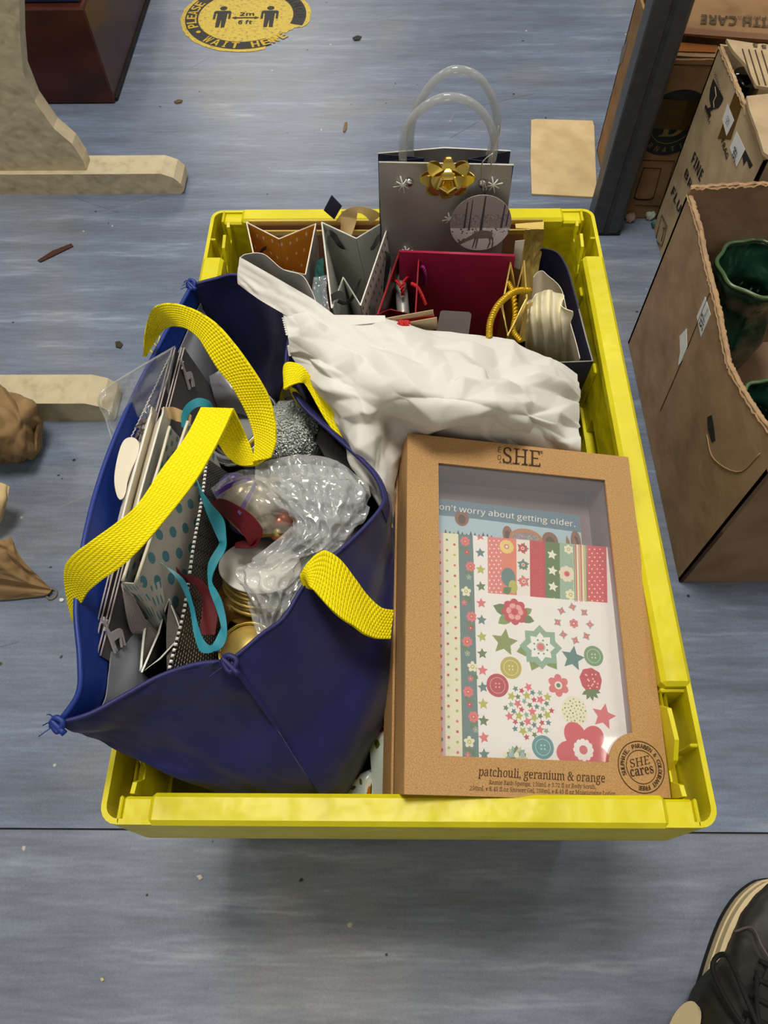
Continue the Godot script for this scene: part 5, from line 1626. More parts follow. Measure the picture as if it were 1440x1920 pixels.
func back_row() -> void:
	# large gold-edged folded bag against the far wall
	var g := thing("gift_bag", "wide flat pinkish gift bag with shiny gold edge, against the crate's far wall", "gift bag", Vector3(-0.005, 0.05, -0.272))
	put("panel", box(Vector3(-0.157, 0.03, -0.2755), Vector3(0.143, 0.338, -0.2745), 0.0003), sm(Color(0.62, 0.42, 0.36), 0.4), g)
	put("panel", box(Vector3(-0.157, 0.03, -0.2675), Vector3(0.143, 0.332, -0.2665), 0.0003), sm(Color(0.66, 0.48, 0.40), 0.4), g)
	for e in [[0.339, -0.275], [0.333, -0.267]]:
		put("gold_edge", box(Vector3(-0.158, e[0] - 0.004, e[1] - 0.001), Vector3(0.144, e[0] + 0.002, e[1] + 0.001), 0.0004), M.gold_soft, g)
	silver_bag()
	# magenta bag in front of it
	var mg := thing("gift_bag", "plain magenta gift bag standing in front of the silver snowflake bag", "gift bag", Vector3(0.05, 0.1, -0.18))
	var z := -0.178
	var a := onz(748, 472, z)
	var b := onz(966, 480, z)
	for k in 2:
		var dz := Vector3(0, -0.004 * k, -0.006 * k)
		put("panel", sheet([[a + dz, b + dz], [Vector3(-0.002, 0.25, z + 0.004) + dz, Vector3(0.108, 0.25, z + 0.004) + dz], [Vector3(-0.002, 0.06, z + 0.01) + dz, Vector3(0.108, 0.06, z + 0.01) + dz]], 16, 16, 0.0006, Vector2.ONE, func(u: float, v: float) -> float: return 0.002 * nz.get_noise_2d(u * 3.0, v * 3.0)), M.magenta, mg)
		put("top_fold", done_tube([a + dz, b + dz], 0.0009, 0, 5), sm(Color(0.70, 0.12, 0.30), 0.45), mg, "bright folded top edge")
	put("handle", rope([onz(796, 535, z + 0.003), onz(797, 515, z + 0.006), onz(792, 500, z + 0.004), onz(789, 520, z + 0.003)], 0.0016, M.magenta, 24, 8.0), sm(Color(0.55, 0.06, 0.40), 0.6), mg, "twisted purple cord")
	# white bag with black spots
	var spots := dots_mat(Color(0.80, 0.76, 0.74), Color(0.05, 0.05, 0.05), 0.13, 0.16, 4, 0.6, 0.06)
	spots.uv1_scale = Vector3(2.2, 1.6, 1)
	var inner := sm(Color(0.74, 0.75, 0.72), 0.6)
	var wb := thing("gift_bag", "open white gift bag with black spots and black ribbon handles, left of the silver bag", "gift bag", at(668, 480, 0.15))
	open_bag(wb, pts([[603, 417, 0.366], [668, 447, 0.358], [733, 408, 0.372], [676, 573, 0.372], [643, 520, 0.356], [622, 578, 0.368]]), 0.26, Vector3(0.034, 0, 0.0), [M.white, spots, M.white, inner], inner, M.white_print, 0.94)
	put("ribbon_handle", ribbon([[609, 478, 0.352], [608, 446, 0.358], [616, 432, 0.361], [628, 436, 0.358], [637, 452, 0.352], [648, 468, 0.344]], [[615, 480, 0.350], [614, 452, 0.356], [618, 442, 0.359], [624, 447, 0.356], [632, 460, 0.350], [640, 466, 0.345]], 24, 0.0006), M.black, wb)
	put("ribbon_handle", ribbon([[716, 437, 0.364], [708, 442, 0.362], [699, 458, 0.355], [694, 466, 0.352]], [[712, 452, 0.359], [706, 460, 0.356], [700, 468, 0.352], [696, 470, 0.350]], 14, 0.0006), M.black, wb)
	put("ribbon_handle", ribbon([[722, 470, 0.362], [731, 480, 0.358], [731, 505, 0.348], [722, 540, 0.336], [720, 548, 0.33]], [[721, 472, 0.362], [724, 484, 0.359], [722, 506, 0.35], [720, 530, 0.34], [719, 545, 0.33]], 20, 0.0006), M.black, wb)
	put("ribbon_handle", ribbon([[632, 568, 0.364], [645, 572, 0.362], [658, 566, 0.361], [670, 548, 0.362], [677, 522, 0.364]], [[635, 560, 0.366], [646, 565, 0.364], [655, 560, 0.364], [664, 545, 0.364], [672, 528, 0.365]], 24, 0.0006), M.black, wb)
	put("ribbon_handle", ribbon([[690, 555, 0.355], [702, 568, 0.352], [704, 590, 0.346]], [[688, 560, 0.355], [690, 580, 0.35], [692, 596, 0.346]], 14, 0.0006), M.black, wb)
	put("ribbon_bow", ribbon([[620, 552, 0.374], [636, 545, 0.376], [648, 552, 0.374]], [[622, 566, 0.370], [636, 560, 0.372], [647, 566, 0.370]], 12, 0.0006), M.black, wb)
	# ochre dotted bag at far left
	var och := dots_mat(Color(0.82, 0.60, 0.22), Color(0.93, 0.88, 0.80), 0.13, 0.13, 4, 0.45, 0.15)
	och.uv1_scale = Vector3(2.4, 1.2, 1)
	var ob := thing("gift_bag", "open gift bag with ochre lining and white dots, nearest the far left crate corner", "gift bag", at(530, 470, 0.1))
	open_bag(ob, pts([[462, 417, 0.350], [523, 448, 0.342], [592, 420, 0.352], [573, 515, 0.352], [525, 505, 0.336], [476, 480, 0.350]]), 0.24, Vector3.ZERO, [M.white, sm(Color(0.66, 0.65, 0.63), 0.6), M.white, M.white], och, M.white_print, 0.95)
	put("pink_band", sheet([pts([[498, 500, 0.296], [535, 492, 0.294], [580, 478, 0.296]]), pts([[500, 530, 0.262], [535, 526, 0.26], [574, 514, 0.262]])], 12, 4, 0.0006), sm(Color(0.70, 0.50, 0.52), 0.6), ob)
	put("ribbon_handle", ribbon([[487, 472, 0.335], [493, 464, 0.338], [500, 461, 0.338]], [[488, 476, 0.332], [494, 471, 0.334], [499, 468, 0.335]], 8, 0.0006), M.black, ob)
	# red open bag
	var rb := thing("gift_bag", "open dark red gift bag with red cord handles between the spotted and magenta bags", "gift bag", at(745, 540, 0.12))
	open_bag(rb, pts([[748, 474, 0.372], [763, 524, 0.350], [786, 471, 0.374], [779, 592, 0.378], [732, 580, 0.362], [708, 590, 0.372]]), 0.24, Vector3.ZERO, [M.magenta_dark, M.magenta_dark, M.magenta_dark, M.magenta_dark], sm(Color(0.30, 0.015, 0.05), 0.5), sm(Color(0.62, 0.10, 0.16), 0.5), 0.9)
	put("cord_handle", rope(pts([[737, 528, 0.352], [745, 528, 0.362], [752, 538, 0.364], [755, 552, 0.356], [757, 530, 0.362], [765, 520, 0.355]]), 0.0014, M.red, 30, 10.0), M.red, rb)
	put("cord_handle", rope(pts([[772, 532, 0.368], [782, 538, 0.372], [790, 552, 0.368], [798, 572, 0.36]]), 0.0016, M.red, 30, 10.0), M.red, rb)
	var si := solo("silver_tube", done_tube(pts([[750, 520, 0.345], [753, 550, 0.345], [757, 598, 0.34]]), 0.006, 10, 12), M.silver_in, "pale silver wrapped tube inside the dark red gift bag", "tube")
	si.name = "silver_tube"
	# small kraft bag with red fringe, and the grey card
	var kb := thing("gift_bag", "small flat kraft gift bag lined red with a red thread tassel, beside the white paper", "gift bag", at(770, 600, 0.36))
	put("panel", sheet([pts([[722, 597, 0.392], [812, 581, 0.396]]), pts([[722, 600, 0.389], [814, 592, 0.389]])], 8, 3, 0.0008), M.card_tan, kb)
	put("lining", sheet([pts([[722, 601, 0.387], [814, 591, 0.391]]), pts([[735, 608, 0.380], [816, 598, 0.384]])], 8, 3, 0.0008), M.red, kb)
	put("panel", sheet([pts([[745, 608, 0.386], [819, 595, 0.392]]), pts([[760, 624, 0.372], [821, 616, 0.374]])], 8, 3, 0.0008), M.card_tan, kb)
	var ts := nst()
	for i in 26:
		var p := at(757 + rng.randf_range(-8, 8), 603 + rng.randf_range(-3, 3), 0.396)
		tube(ts, [p + Vector3(-0.001, -0.003, -0.001), p, p + Vector3(rng.randf_range(-0.004, 0.004), -0.002, rng.randf_range(0.002, 0.006))], 0.0007, 5, 6)
	put("tassel", done(ts), M.red, kb).set_meta("kind", "stuff")
	solo("grey_card", plane_poly([[826, 584], [830, 582], [880, 585], [884, 589], [879, 626], [818, 620]], Vector3(0, 0.368, -0.12), Vector3(0, 0.8, 0.6), 0.006), M.grey_card, "small plain grey card box leaning against the magenta gift bag", "card")
	# gold foil bag and gold strip bag
	var gc := func(u: float, v: float) -> float: return 0.0016 * nz.get_noise_2d(u * 1.6, v * 3.0) + 0.0006 * absf(cells.get_noise_2d(u * 1.5, v * 3.0))
	var gs := thing("gift_bag", "tall narrow crinkled gold foil bag rising behind the gold rope handle", "gift bag", at(990, 520, 0.12))
	put("panel", sheet([pts([[984, 431, 0.362], [1021, 429, 0.362]]), pts([[980, 462, 0.340], [1018, 462, 0.340]]), pts([[975, 520, 0.31], [1008, 520, 0.31]]), pts([[962, 640, 0.25], [996, 640, 0.25]])], 30, 60, 0.0006, Vector2.ONE, gc), M.gold_soft, gs)
	put("panel", sheet([pts([[984, 431, 0.350], [1021, 429, 0.350]]), pts([[980, 462, 0.328], [1018, 462, 0.328]]), pts([[970, 640, 0.20], [1000, 640, 0.20]])], 20, 30, 0.0006, Vector2.ONE, gc), M.gold, gs)
	put("top_band", sheet([pts([[966, 420, 0.358], [1020, 416, 0.358]]), pts([[967, 428, 0.357], [1019, 430, 0.357]])], 12, 3, 0.0006), M.gold_soft, gs)
	put("side_fold", sheet([pts([[966, 452, 0.350], [984, 450, 0.352]]), pts([[964, 470, 0.34], [980, 472, 0.34]]), pts([[962, 500, 0.32], [975, 505, 0.32]])], 10, 12, 0.0006), M.cream_paper, gs)
	var gb := thing("gift_bag", "shiny gold foil gift bag with a gold rope handle beside the blue box of napkins", "gift bag", at(965, 570, 0.12))
	open_bag(gb, pts([[957, 492, 0.372], [968, 545, 0.352], [983, 489, 0.374], [988, 560, 0.372], [952, 630, 0.360], [941, 575, 0.370]]), 0.22, Vector3.ZERO, [M.gold, M.gold, M.gold, M.gold], M.gold_soft, M.gold_soft, 0.9)
	put("rope_handle", rope(pts([[917, 632, 0.375], [919, 605, 0.385], [930, 578, 0.394], [948, 558, 0.398], [968, 546, 0.396], [993, 545, 0.388]]), 0.0026, M.gold, 70, 16.0), sm(Color(0.78, 0.63, 0.12), 0.35, 0.6), gb)
	put("rope_handle", rope(pts([[952, 530, 0.362], [962, 550, 0.362], [966, 590, 0.36], [962, 620, 0.358], [976, 640, 0.356]]), 0.0024, M.gold, 50, 12.0), sm(Color(0.78, 0.63, 0.12), 0.35, 0.6), gb)
	# dark blue box of cream napkins
	var nb := thing("open_box", "dark navy open gift box with a curved back, holding cream tissue napkins", "box", at(1050, 600, 0.06))
	var rw := pts([[1008, 470, 0.335], [1020, 466, 0.338], [1045, 474, 0.34], [1062, 500, 0.34], [1072, 532, 0.34], [1085, 580, 0.34], [1098, 630, 0.34], [1111, 677, 0.34]])
	var rl := []
	for p in rw: rl.append(p + Vector3(-0.012, -0.26, 0.0))
	put("wall", sheet([rw, rl], 40, 6, 0.0012), M.navy_card, nb)
	put("lining", sheet([rw, rl], 40, 6, 0.0004, Vector2.ONE, null, false, 0.0010), sm(Color(0.33, 0.30, 0.32), 0.6), nb)
	put("wall", sheet([[at(1111, 677, 0.34), at(1040, 680, 0.34)], [at(1111, 677, 0.34) + Vector3(-0.012, -0.26, 0), at(1040, 680, 0.34) + Vector3(0, -0.26, 0)]], 6, 6, 0.0012), M.navy_card, nb)
	put("rim", done_tube([rw[5], rw[6], rw[7], at(1040, 680, 0.34)], 0.0007, 0, 5), sm(Color(0.6, 0.58, 0.56), 0.6), nb)
	var pleat := func(u: float, v: float) -> float: return 0.004 * sin(u * 26.0 + sin(v * 5.0)) * (1.0 - 0.5 * v) + 0.001 * nz.get_noise_2d(u * 5.0, v * 5.0)
	var nk := thing("paper_napkins", "bunch of pleated cream tissue napkins standing in the navy box", "napkins", at(1030, 600, 0.1))
	put("front_fold", sheet([pts([[988, 572, 0.352], [1000, 556, 0.358], [1016, 546, 0.362], [1034, 544, 0.364], [1052, 556, 0.364], [1068, 586, 0.362]]), pts([[986, 620, 0.330], [1002, 612, 0.336], [1018, 610, 0.338], [1036, 612, 0.34], [1052, 618, 0.338], [1064, 626, 0.336]]), pts([[984, 700, 0.27], [1000, 700, 0.27], [1020, 702, 0.27], [1038, 702, 0.27], [1052, 704, 0.27], [1066, 704, 0.27]])], 60, 30, 0.0006, Vector2.ONE, pleat), M.cream_tissue, nk)
	put("back_fold", sheet([pts([[1000, 520, 0.345], [1016, 508, 0.35], [1034, 520, 0.352], [1052, 548, 0.352], [1068, 590, 0.35], [1084, 672, 0.344]]), pts([[996, 600, 0.30], [1014, 600, 0.30], [1034, 612, 0.30], [1050, 630, 0.30], [1064, 660, 0.30], [1076, 700, 0.30]]), pts([[996, 690, 0.22], [1014, 690, 0.22], [1034, 695, 0.22], [1050, 700, 0.22], [1064, 705, 0.22], [1074, 712, 0.22]])], 50, 24, 0.0006, Vector2.ONE, func(u: float, v: float) -> float: return 0.0015 * sin(u * 14.0)), M.cream_paper, nk)
	put("gold_corner", sheet([pts([[984, 572, 0.353], [1000, 566, 0.358]]), pts([[985, 580, 0.35], [992, 578, 0.353]])], 4, 3, 0.0005), M.gold_soft, nk)
	# ribbons poking up behind
	var blue_tail := solo("ribbon_tail", sheet([pts([[622, 366, 0.372], [641, 386, 0.368]]), pts([[607, 394, 0.354], [627, 411, 0.348]])], 6, 6, 0.0008), M.navy_card, "navy ribbon end cut to a point, sticking up over the far crate rim", "ribbon")
	blue_tail.name = "ribbon_tail"
	var og := thing("organza_ribbon", "sheer beige organza ribbon loop over the far crate rim behind the spotted bag", "ribbon", at(675, 420, 0.34))
	put("loop", ribbon([[630, 414, 0.345], [640, 400, 0.352], [655, 390, 0.358], [675, 387, 0.36], [700, 393, 0.357], [716, 403, 0.35]], [[644, 420, 0.342], [652, 408, 0.348], [662, 402, 0.352], [676, 400, 0.354], [690, 410, 0.348], [694, 420, 0.342]], 24, 0.0004), M.organza, og)
	put("tail", ribbon([[640, 396, 0.353], [639, 420, 0.343], [638, 440, 0.334]], [[671, 390, 0.356], [668, 415, 0.345], [660, 440, 0.336]], 12, 0.0004), M.organza, og)
	var tc := solo("teal_cloth", sheet([pts([[594, 488, 0.345], [606, 484, 0.345]]), pts([[590, 520, 0.335], [608, 518, 0.34]]), pts([[593, 570, 0.33], [612, 574, 0.33]])], 8, 16, 0.001, Vector2.ONE, func(u: float, v: float) -> float: return 0.002 * nz.get_noise_2d(u * 4.0, v * 6.0)), M.teal_cloth, "strip of dark teal cloth between the ochre and spotted gift bags", "cloth")
	tc.name = "teal_cloth"
	solo("cellophane_scrap", sheet([pts([[588, 520, 0.352], [615, 516, 0.352]]), pts([[586, 545, 0.348], [612, 542, 0.35]]), pts([[596, 585, 0.352], [620, 590, 0.352]])], 24, 30, 0.0003, Vector2.ONE, crumple(2.0, 0.003, 0.001, 3.0, 4.0)), M.film_strong, "scrap of clear cellophane beside the teal cloth", "cellophane")

func silver_bag() -> void:
	var zf := -0.226
	var zb := -0.258
	var s := thing("gift_bag", "tall silver gift bag with white snowflakes, gold bow and clear tube handles", "gift bag", Vector3(0.04, 0.16, -0.24))
	var fl := onz(710, 304, zf)
	var fr := onz(963, 309, zf)
	var bl := onz(709, 288, zb)
	var br := onz(957, 283, zb)
	var dn := Vector3(0.002, -0.30, 0.028)
	put("panel", sheet([[fl, fl.lerp(fr, 0.5), fr], [fl + dn * 0.4, fl.lerp(fr, 0.5) + dn * 0.4 + Vector3(0, 0, 0.002), fr + dn * 0.4], [fl + dn, fl.lerp(fr, 0.5) + dn, fr + dn]], 24, 24, 0.0008, Vector2.ONE, func(u: float, v: float) -> float: return 0.0012 * nz.get_noise_2d(u * 2.5, v * 3.0)), M.silver_card, s, "silver front with white snowflakes")
	put("panel", sheet([[bl, bl.lerp(br, 0.5) + Vector3(0, 0.003, -0.002), br], [bl + dn, bl.lerp(br, 0.5) + dn, br + dn]], 16, 6, 0.0008), M.silver_in, s)
	var lf := onz(795, 296, (zf + zb) / 2)
	var rf := onz(878, 298, (zf + zb) / 2)
	for g in [[fl, lf, bl], [fr, rf, br]]:
		for k in 2:
			var a: Vector3 = g[k * 2]
			var b: Vector3 = g[1]
			put("gusset", sheet([[a, b], [a + dn * 0.6, b.lerp(a, 0.5) + dn * 0.6], [a + dn, b.lerp(a, 0.9) + dn]], 10, 10, 0.0008), M.navy_card, s)
	put("rim", done_tube([fl, fl.lerp(fr, 0.5), fr], 0.0008, 0, 5), M.white_print, s)
	put("rim", done_tube([bl, bl.lerp(br, 0.5) + Vector3(0, 0.003, -0.002), br], 0.0008, 0, 5), M.white_print, s)
	var h1 := []
	for q in [[756, 312], [755, 285], [757, 260], [770, 226], [803, 195], [842, 182], [882, 192], [913, 222], [927, 262], [925, 290], [918, 315]]: h1.append(onz(q[0], q[1], zf - 0.005))
	put("tube_handle", done_tube(h1, 0.0036, 60, 12), M.pvc, s, "clear plastic tube handle at the front")
	var h2 := []
	for q in [[769, 302], [769, 260], [774, 225], [790, 185], [822, 146], [858, 131], [898, 146], [924, 188], [932, 235], [924, 270], [914, 302]]: h2.append(onz(q[0], q[1], zb + 0.005))
	put("tube_handle", done_tube(h2, 0.0036, 60, 12), M.pvc, s, "clear plastic tube handle at the back")
	var on_front := func(x: float, y: float, lift: float) -> Vector3:
		return onz(x, y, zf + 0.0015 + lift + (fl.y - onz(x, y, zf).y) * 0.09)
	for q in [[767, 342], [904, 344]]:
		var c: Vector3 = on_front.call(q[0], q[1], 0.0)
		var st := nst()
		lathe(st, [Vector2(0.0038, 0), Vector2(0.0036, 0.0015), Vector2(0.002, 0.0024), Vector2(0, 0.0026)], Transform3D(Basis(Vector3.RIGHT, PI / 2), c), 16)
		put("rivet", done(st), M.silver, s)
	for q in [[755, 347, 19], [925, 347, 18], [843, 411, 15], [762, 472, 14]]:
		var c: Vector3 = on_front.call(q[0], q[1], 0.0012)
		var st := nst()
		for k in 4:
			var d: Vector3 = Vector3.RIGHT.rotated(Vector3.BACK, k * PI / 4 + 0.25) * (q[2] * (1.0 if k % 2 == 0 else 0.75) / 2140.0)
			tube(st, [c - d, c + d], 0.0006, 5)
		put("snowflake", done(st), M.white_print, s)
	# pull bow: loops of gold ribbon round a middle
	var bow := nst()
	var c0: Vector3 = on_front.call(838, 328, 0.005)
	var bowp := put("bow", ball(c0, 0.005, 12), M.gold, s, "shiny gold ribbon bow")
	for lay in 2:
		var cnt: int = [8, 5][lay]
		for k in cnt:
			var a := TAU * k / cnt + lay * 0.35
			var out := Vector3(cos(a), sin(a) * 0.85, 0.0)
			var sid := Vector3(-sin(a), cos(a), 0)
			var l: float = [0.023, 0.014][lay]
			var up := Vector3(0, 0.15, 1.0).normalized()
			var w := 0.0055
			var ra := []
			var rb := []
			for e in [[0.0, 0.002, 0.5], [0.35, 0.012, 1.0], [0.75, 0.011, 1.0], [1.05, 0.006, 0.25], [0.75, 0.001, 0.8], [0.3, 0.0, 0.4]]:
				var p: Vector3 = c0 + out * l * e[0] + up * (e[1] + 0.006 * lay)
				ra.append(p - sid * w * e[2])
				rb.append(p + sid * w * e[2])
			put("bow_loop", sheet([ra, rb], 20, 4, 0.0005), M.gold, bowp)
	# round tag on a silver thread
	var t := thing("gift_tag", "round gift tag showing a grey deer in a snowy wood, hanging on the silver bag", "gift tag", onz(901, 478, zf + 0.012))
	var im := picture(512, 512, Color(0.56, 0.51, 0.52))
	for y in 512:
		var f := y / 512.0
		im.fill_rect(Rect2i(0, y, 512, 1), Color(0.58, 0.53, 0.53).lerp(Color(0.52, 0.48, 0.49), f) if f < 0.58 else Color(0.80, 0.78, 0.79))
	var r := RandomNumberGenerator.new()
	r.seed = 3
	for i in 900: disc(im, Vector2(r.randf() * 512, 170 + r.randf() * 130 * (0.4 + r.randf() * 0.6)), r.randf_range(2, 7), Color(0.40, 0.36, 0.38).lerp(Color(0.62, 0.58, 0.6), r.randf()))
	for tr in [[120, 60, 300, 9], [160, 40, 320, 7], [262, 10, 320, 12], [430, 60, 300, 9], [470, 90, 280, 6]]:
		fill_poly(im, pv([[tr[0] - tr[3], tr[2]], [tr[0] - tr[3] * 0.5 + 14, tr[1]], [tr[0] + tr[3] * 0.5 + 14, tr[1]], [tr[0] + tr[3], tr[2]]]), Color(0.22, 0.19, 0.22))
	for i in 60: disc(im, Vector2(r.randf() * 512, 300 + r.randf() * 50), r.randf_range(3, 9), Color(0.34, 0.31, 0.33) if i % 3 else Color(0.86, 0.85, 0.86))
	var dc := Color(0.44, 0.40, 0.38)
	fill_poly(im, pv([[185, 365], [215, 335], [270, 320], [330, 322], [372, 345], [380, 385], [360, 405], [320, 395], [270, 398], [220, 395], [150, 425], [98, 455], [70, 470], [62, 455], [85, 428], [120, 410]]), dc)
	for lg in [[225, 390, 205, 490], [243, 392, 232, 495], [345, 395, 352, 440], [352, 438, 335, 492], [368, 390, 376, 440], [376, 438, 372, 495]]:
		fill_poly(im, pv([[lg[0] - 8, lg[1]], [lg[0] + 8, lg[1]], [lg[2] + 5, lg[3]], [lg[2] - 5, lg[3]]]), Color(0.36, 0.33, 0.32))
	leaf(im, Vector2(100, 432), 44, 9, -2.3, dc)
	leaf(im, Vector2(108, 428), 44, 9, -1.0, dc)
	disc(im, Vector2(378, 362), 14, Color(0.75, 0.73, 0.72), 26)
	var m := sm(Color.WHITE, 0.6)
	m.albedo_texture = tex(im)
	var cc := onz(901, 418, zf + 0.016)
	var st := nst()
	prism(st, oval(Vector2.ZERO, 0.0282, 0.0272, 0.0, 48), Transform3D(Basis(Vector3.RIGHT, -0.16), cc), 0.0012)
	put("disc", done(st), m, t)
	var th := nst()
	for k in 2:
		var p := []
		for q in [[[908, 366], [904, 340], [903, 310], [912, 296], [924, 288]], [[909, 366], [914, 345], [920, 320], [922, 296], [933, 262], [935, 236]]][k]: p.append(onz(q[0], q[1], zf + 0.008))
		tube(th, p, 0.0006, 5, 20)
	put("thread", done(th), M.silver, t)

# ---------------------------------------------------------------- things in the blue bag
func stripes_mat() -> StandardMaterial3D:
	var im := picture(128, 128, Color(0.03, 0.03, 0.035))
	for i in 8:
		var y := i * 16
		fill_poly(im, pv([[0, y], [64, y + 10], [64, y + 16], [0, y + 6]]), Color(0.75, 0.73, 0.7))
		fill_poly(im, pv([[64, y + 10], [128, y], [128, y + 6], [64, y + 16]]), Color(0.75, 0.73, 0.7))
	var m := sm(Color.WHITE, 0.5)
	m.albedo_texture = tex(im)
	m.uv1_scale = Vector3(5, 8, 1)
	return m

func leaves_mat() -> StandardMaterial3D:
	var im := picture(128, 128, Color(0.05, 0.05, 0.05))
	for j in 4:
		for i in 4:
			var c := Vector2(i * 32 + (16 if j % 2 else 0), j * 32 + 16)
			for e in 2: leaf(im, c + Vector2(e * 14 - 7, 12), 24, 5, -PI / 2 + (0.5 if e else -0.5), Color(0.66, 0.64, 0.62))
			disc(im, c, 3, Color(0.66, 0.64, 0.62))
	var m := sm(Color.WHITE, 0.5)
	m.albedo_texture = tex(im)
	m.uv1_scale = Vector3(14, 5, 1)
	return m

func rounded_off(px: Array) -> Array:
	var p := px
	for k in 2:
		var q := []
		for i in p.size():
			var a: Array = p[i]
			var b: Array = p[(i + 1) % p.size()]
			q.append([lerpf(a[0], b[0], 0.25), lerpf(a[1], b[1], 0.25)])
			q.append([lerpf(a[0], b[0], 0.75), lerpf(a[1], b[1], 0.75)])
		p = q
	return p

func stag(parent: Node3D, c: Vector3, r: Vector3, u: Vector3, s: float) -> void:
	# a flat standing stag print
	var n := r.cross(u).normalized()
	var st := nst()
	for shape in [
		[[-0.30, 0.10], [-0.34, 0.36], [-0.46, 0.44], [-0.36, 0.54], [-0.24, 0.46], [-0.16, 0.20], [0.34, 0.14], [0.46, 0.02], [0.44, -0.20], [0.40, -0.60], [0.34, -0.60], [0.32, -0.16], [-0.16, -0.16], [-0.20, -0.60], [-0.26, -0.60], [-0.28, -0.14]],
		[[-0.30, 0.50], [-0.38, 0.70], [-0.56, 0.78], [-0.38, 0.76], [-0.42, 0.92], [-0.32, 0.76], [-0.24, 0.90], [-0.26, 0.70], [-0.10, 0.72], [-0.22, 0.64], [-0.22, 0.50]],
		[[0.30, -0.16], [0.22, -0.58], [0.17, -0.58], [0.22, -0.12]], [[-0.14, -0.14], [-0.10, -0.58], [-0.15, -0.58], [-0.22, -0.12]]]:
		prism(st, pv(shape), Transform3D(Basis(r * s, u * s, n), c + n * 0.001), -0.0014)
	put("stag_print", done(st), sm(Color(0.62, 0.60, 0.62), 0.6), parent, "pale printed stag")

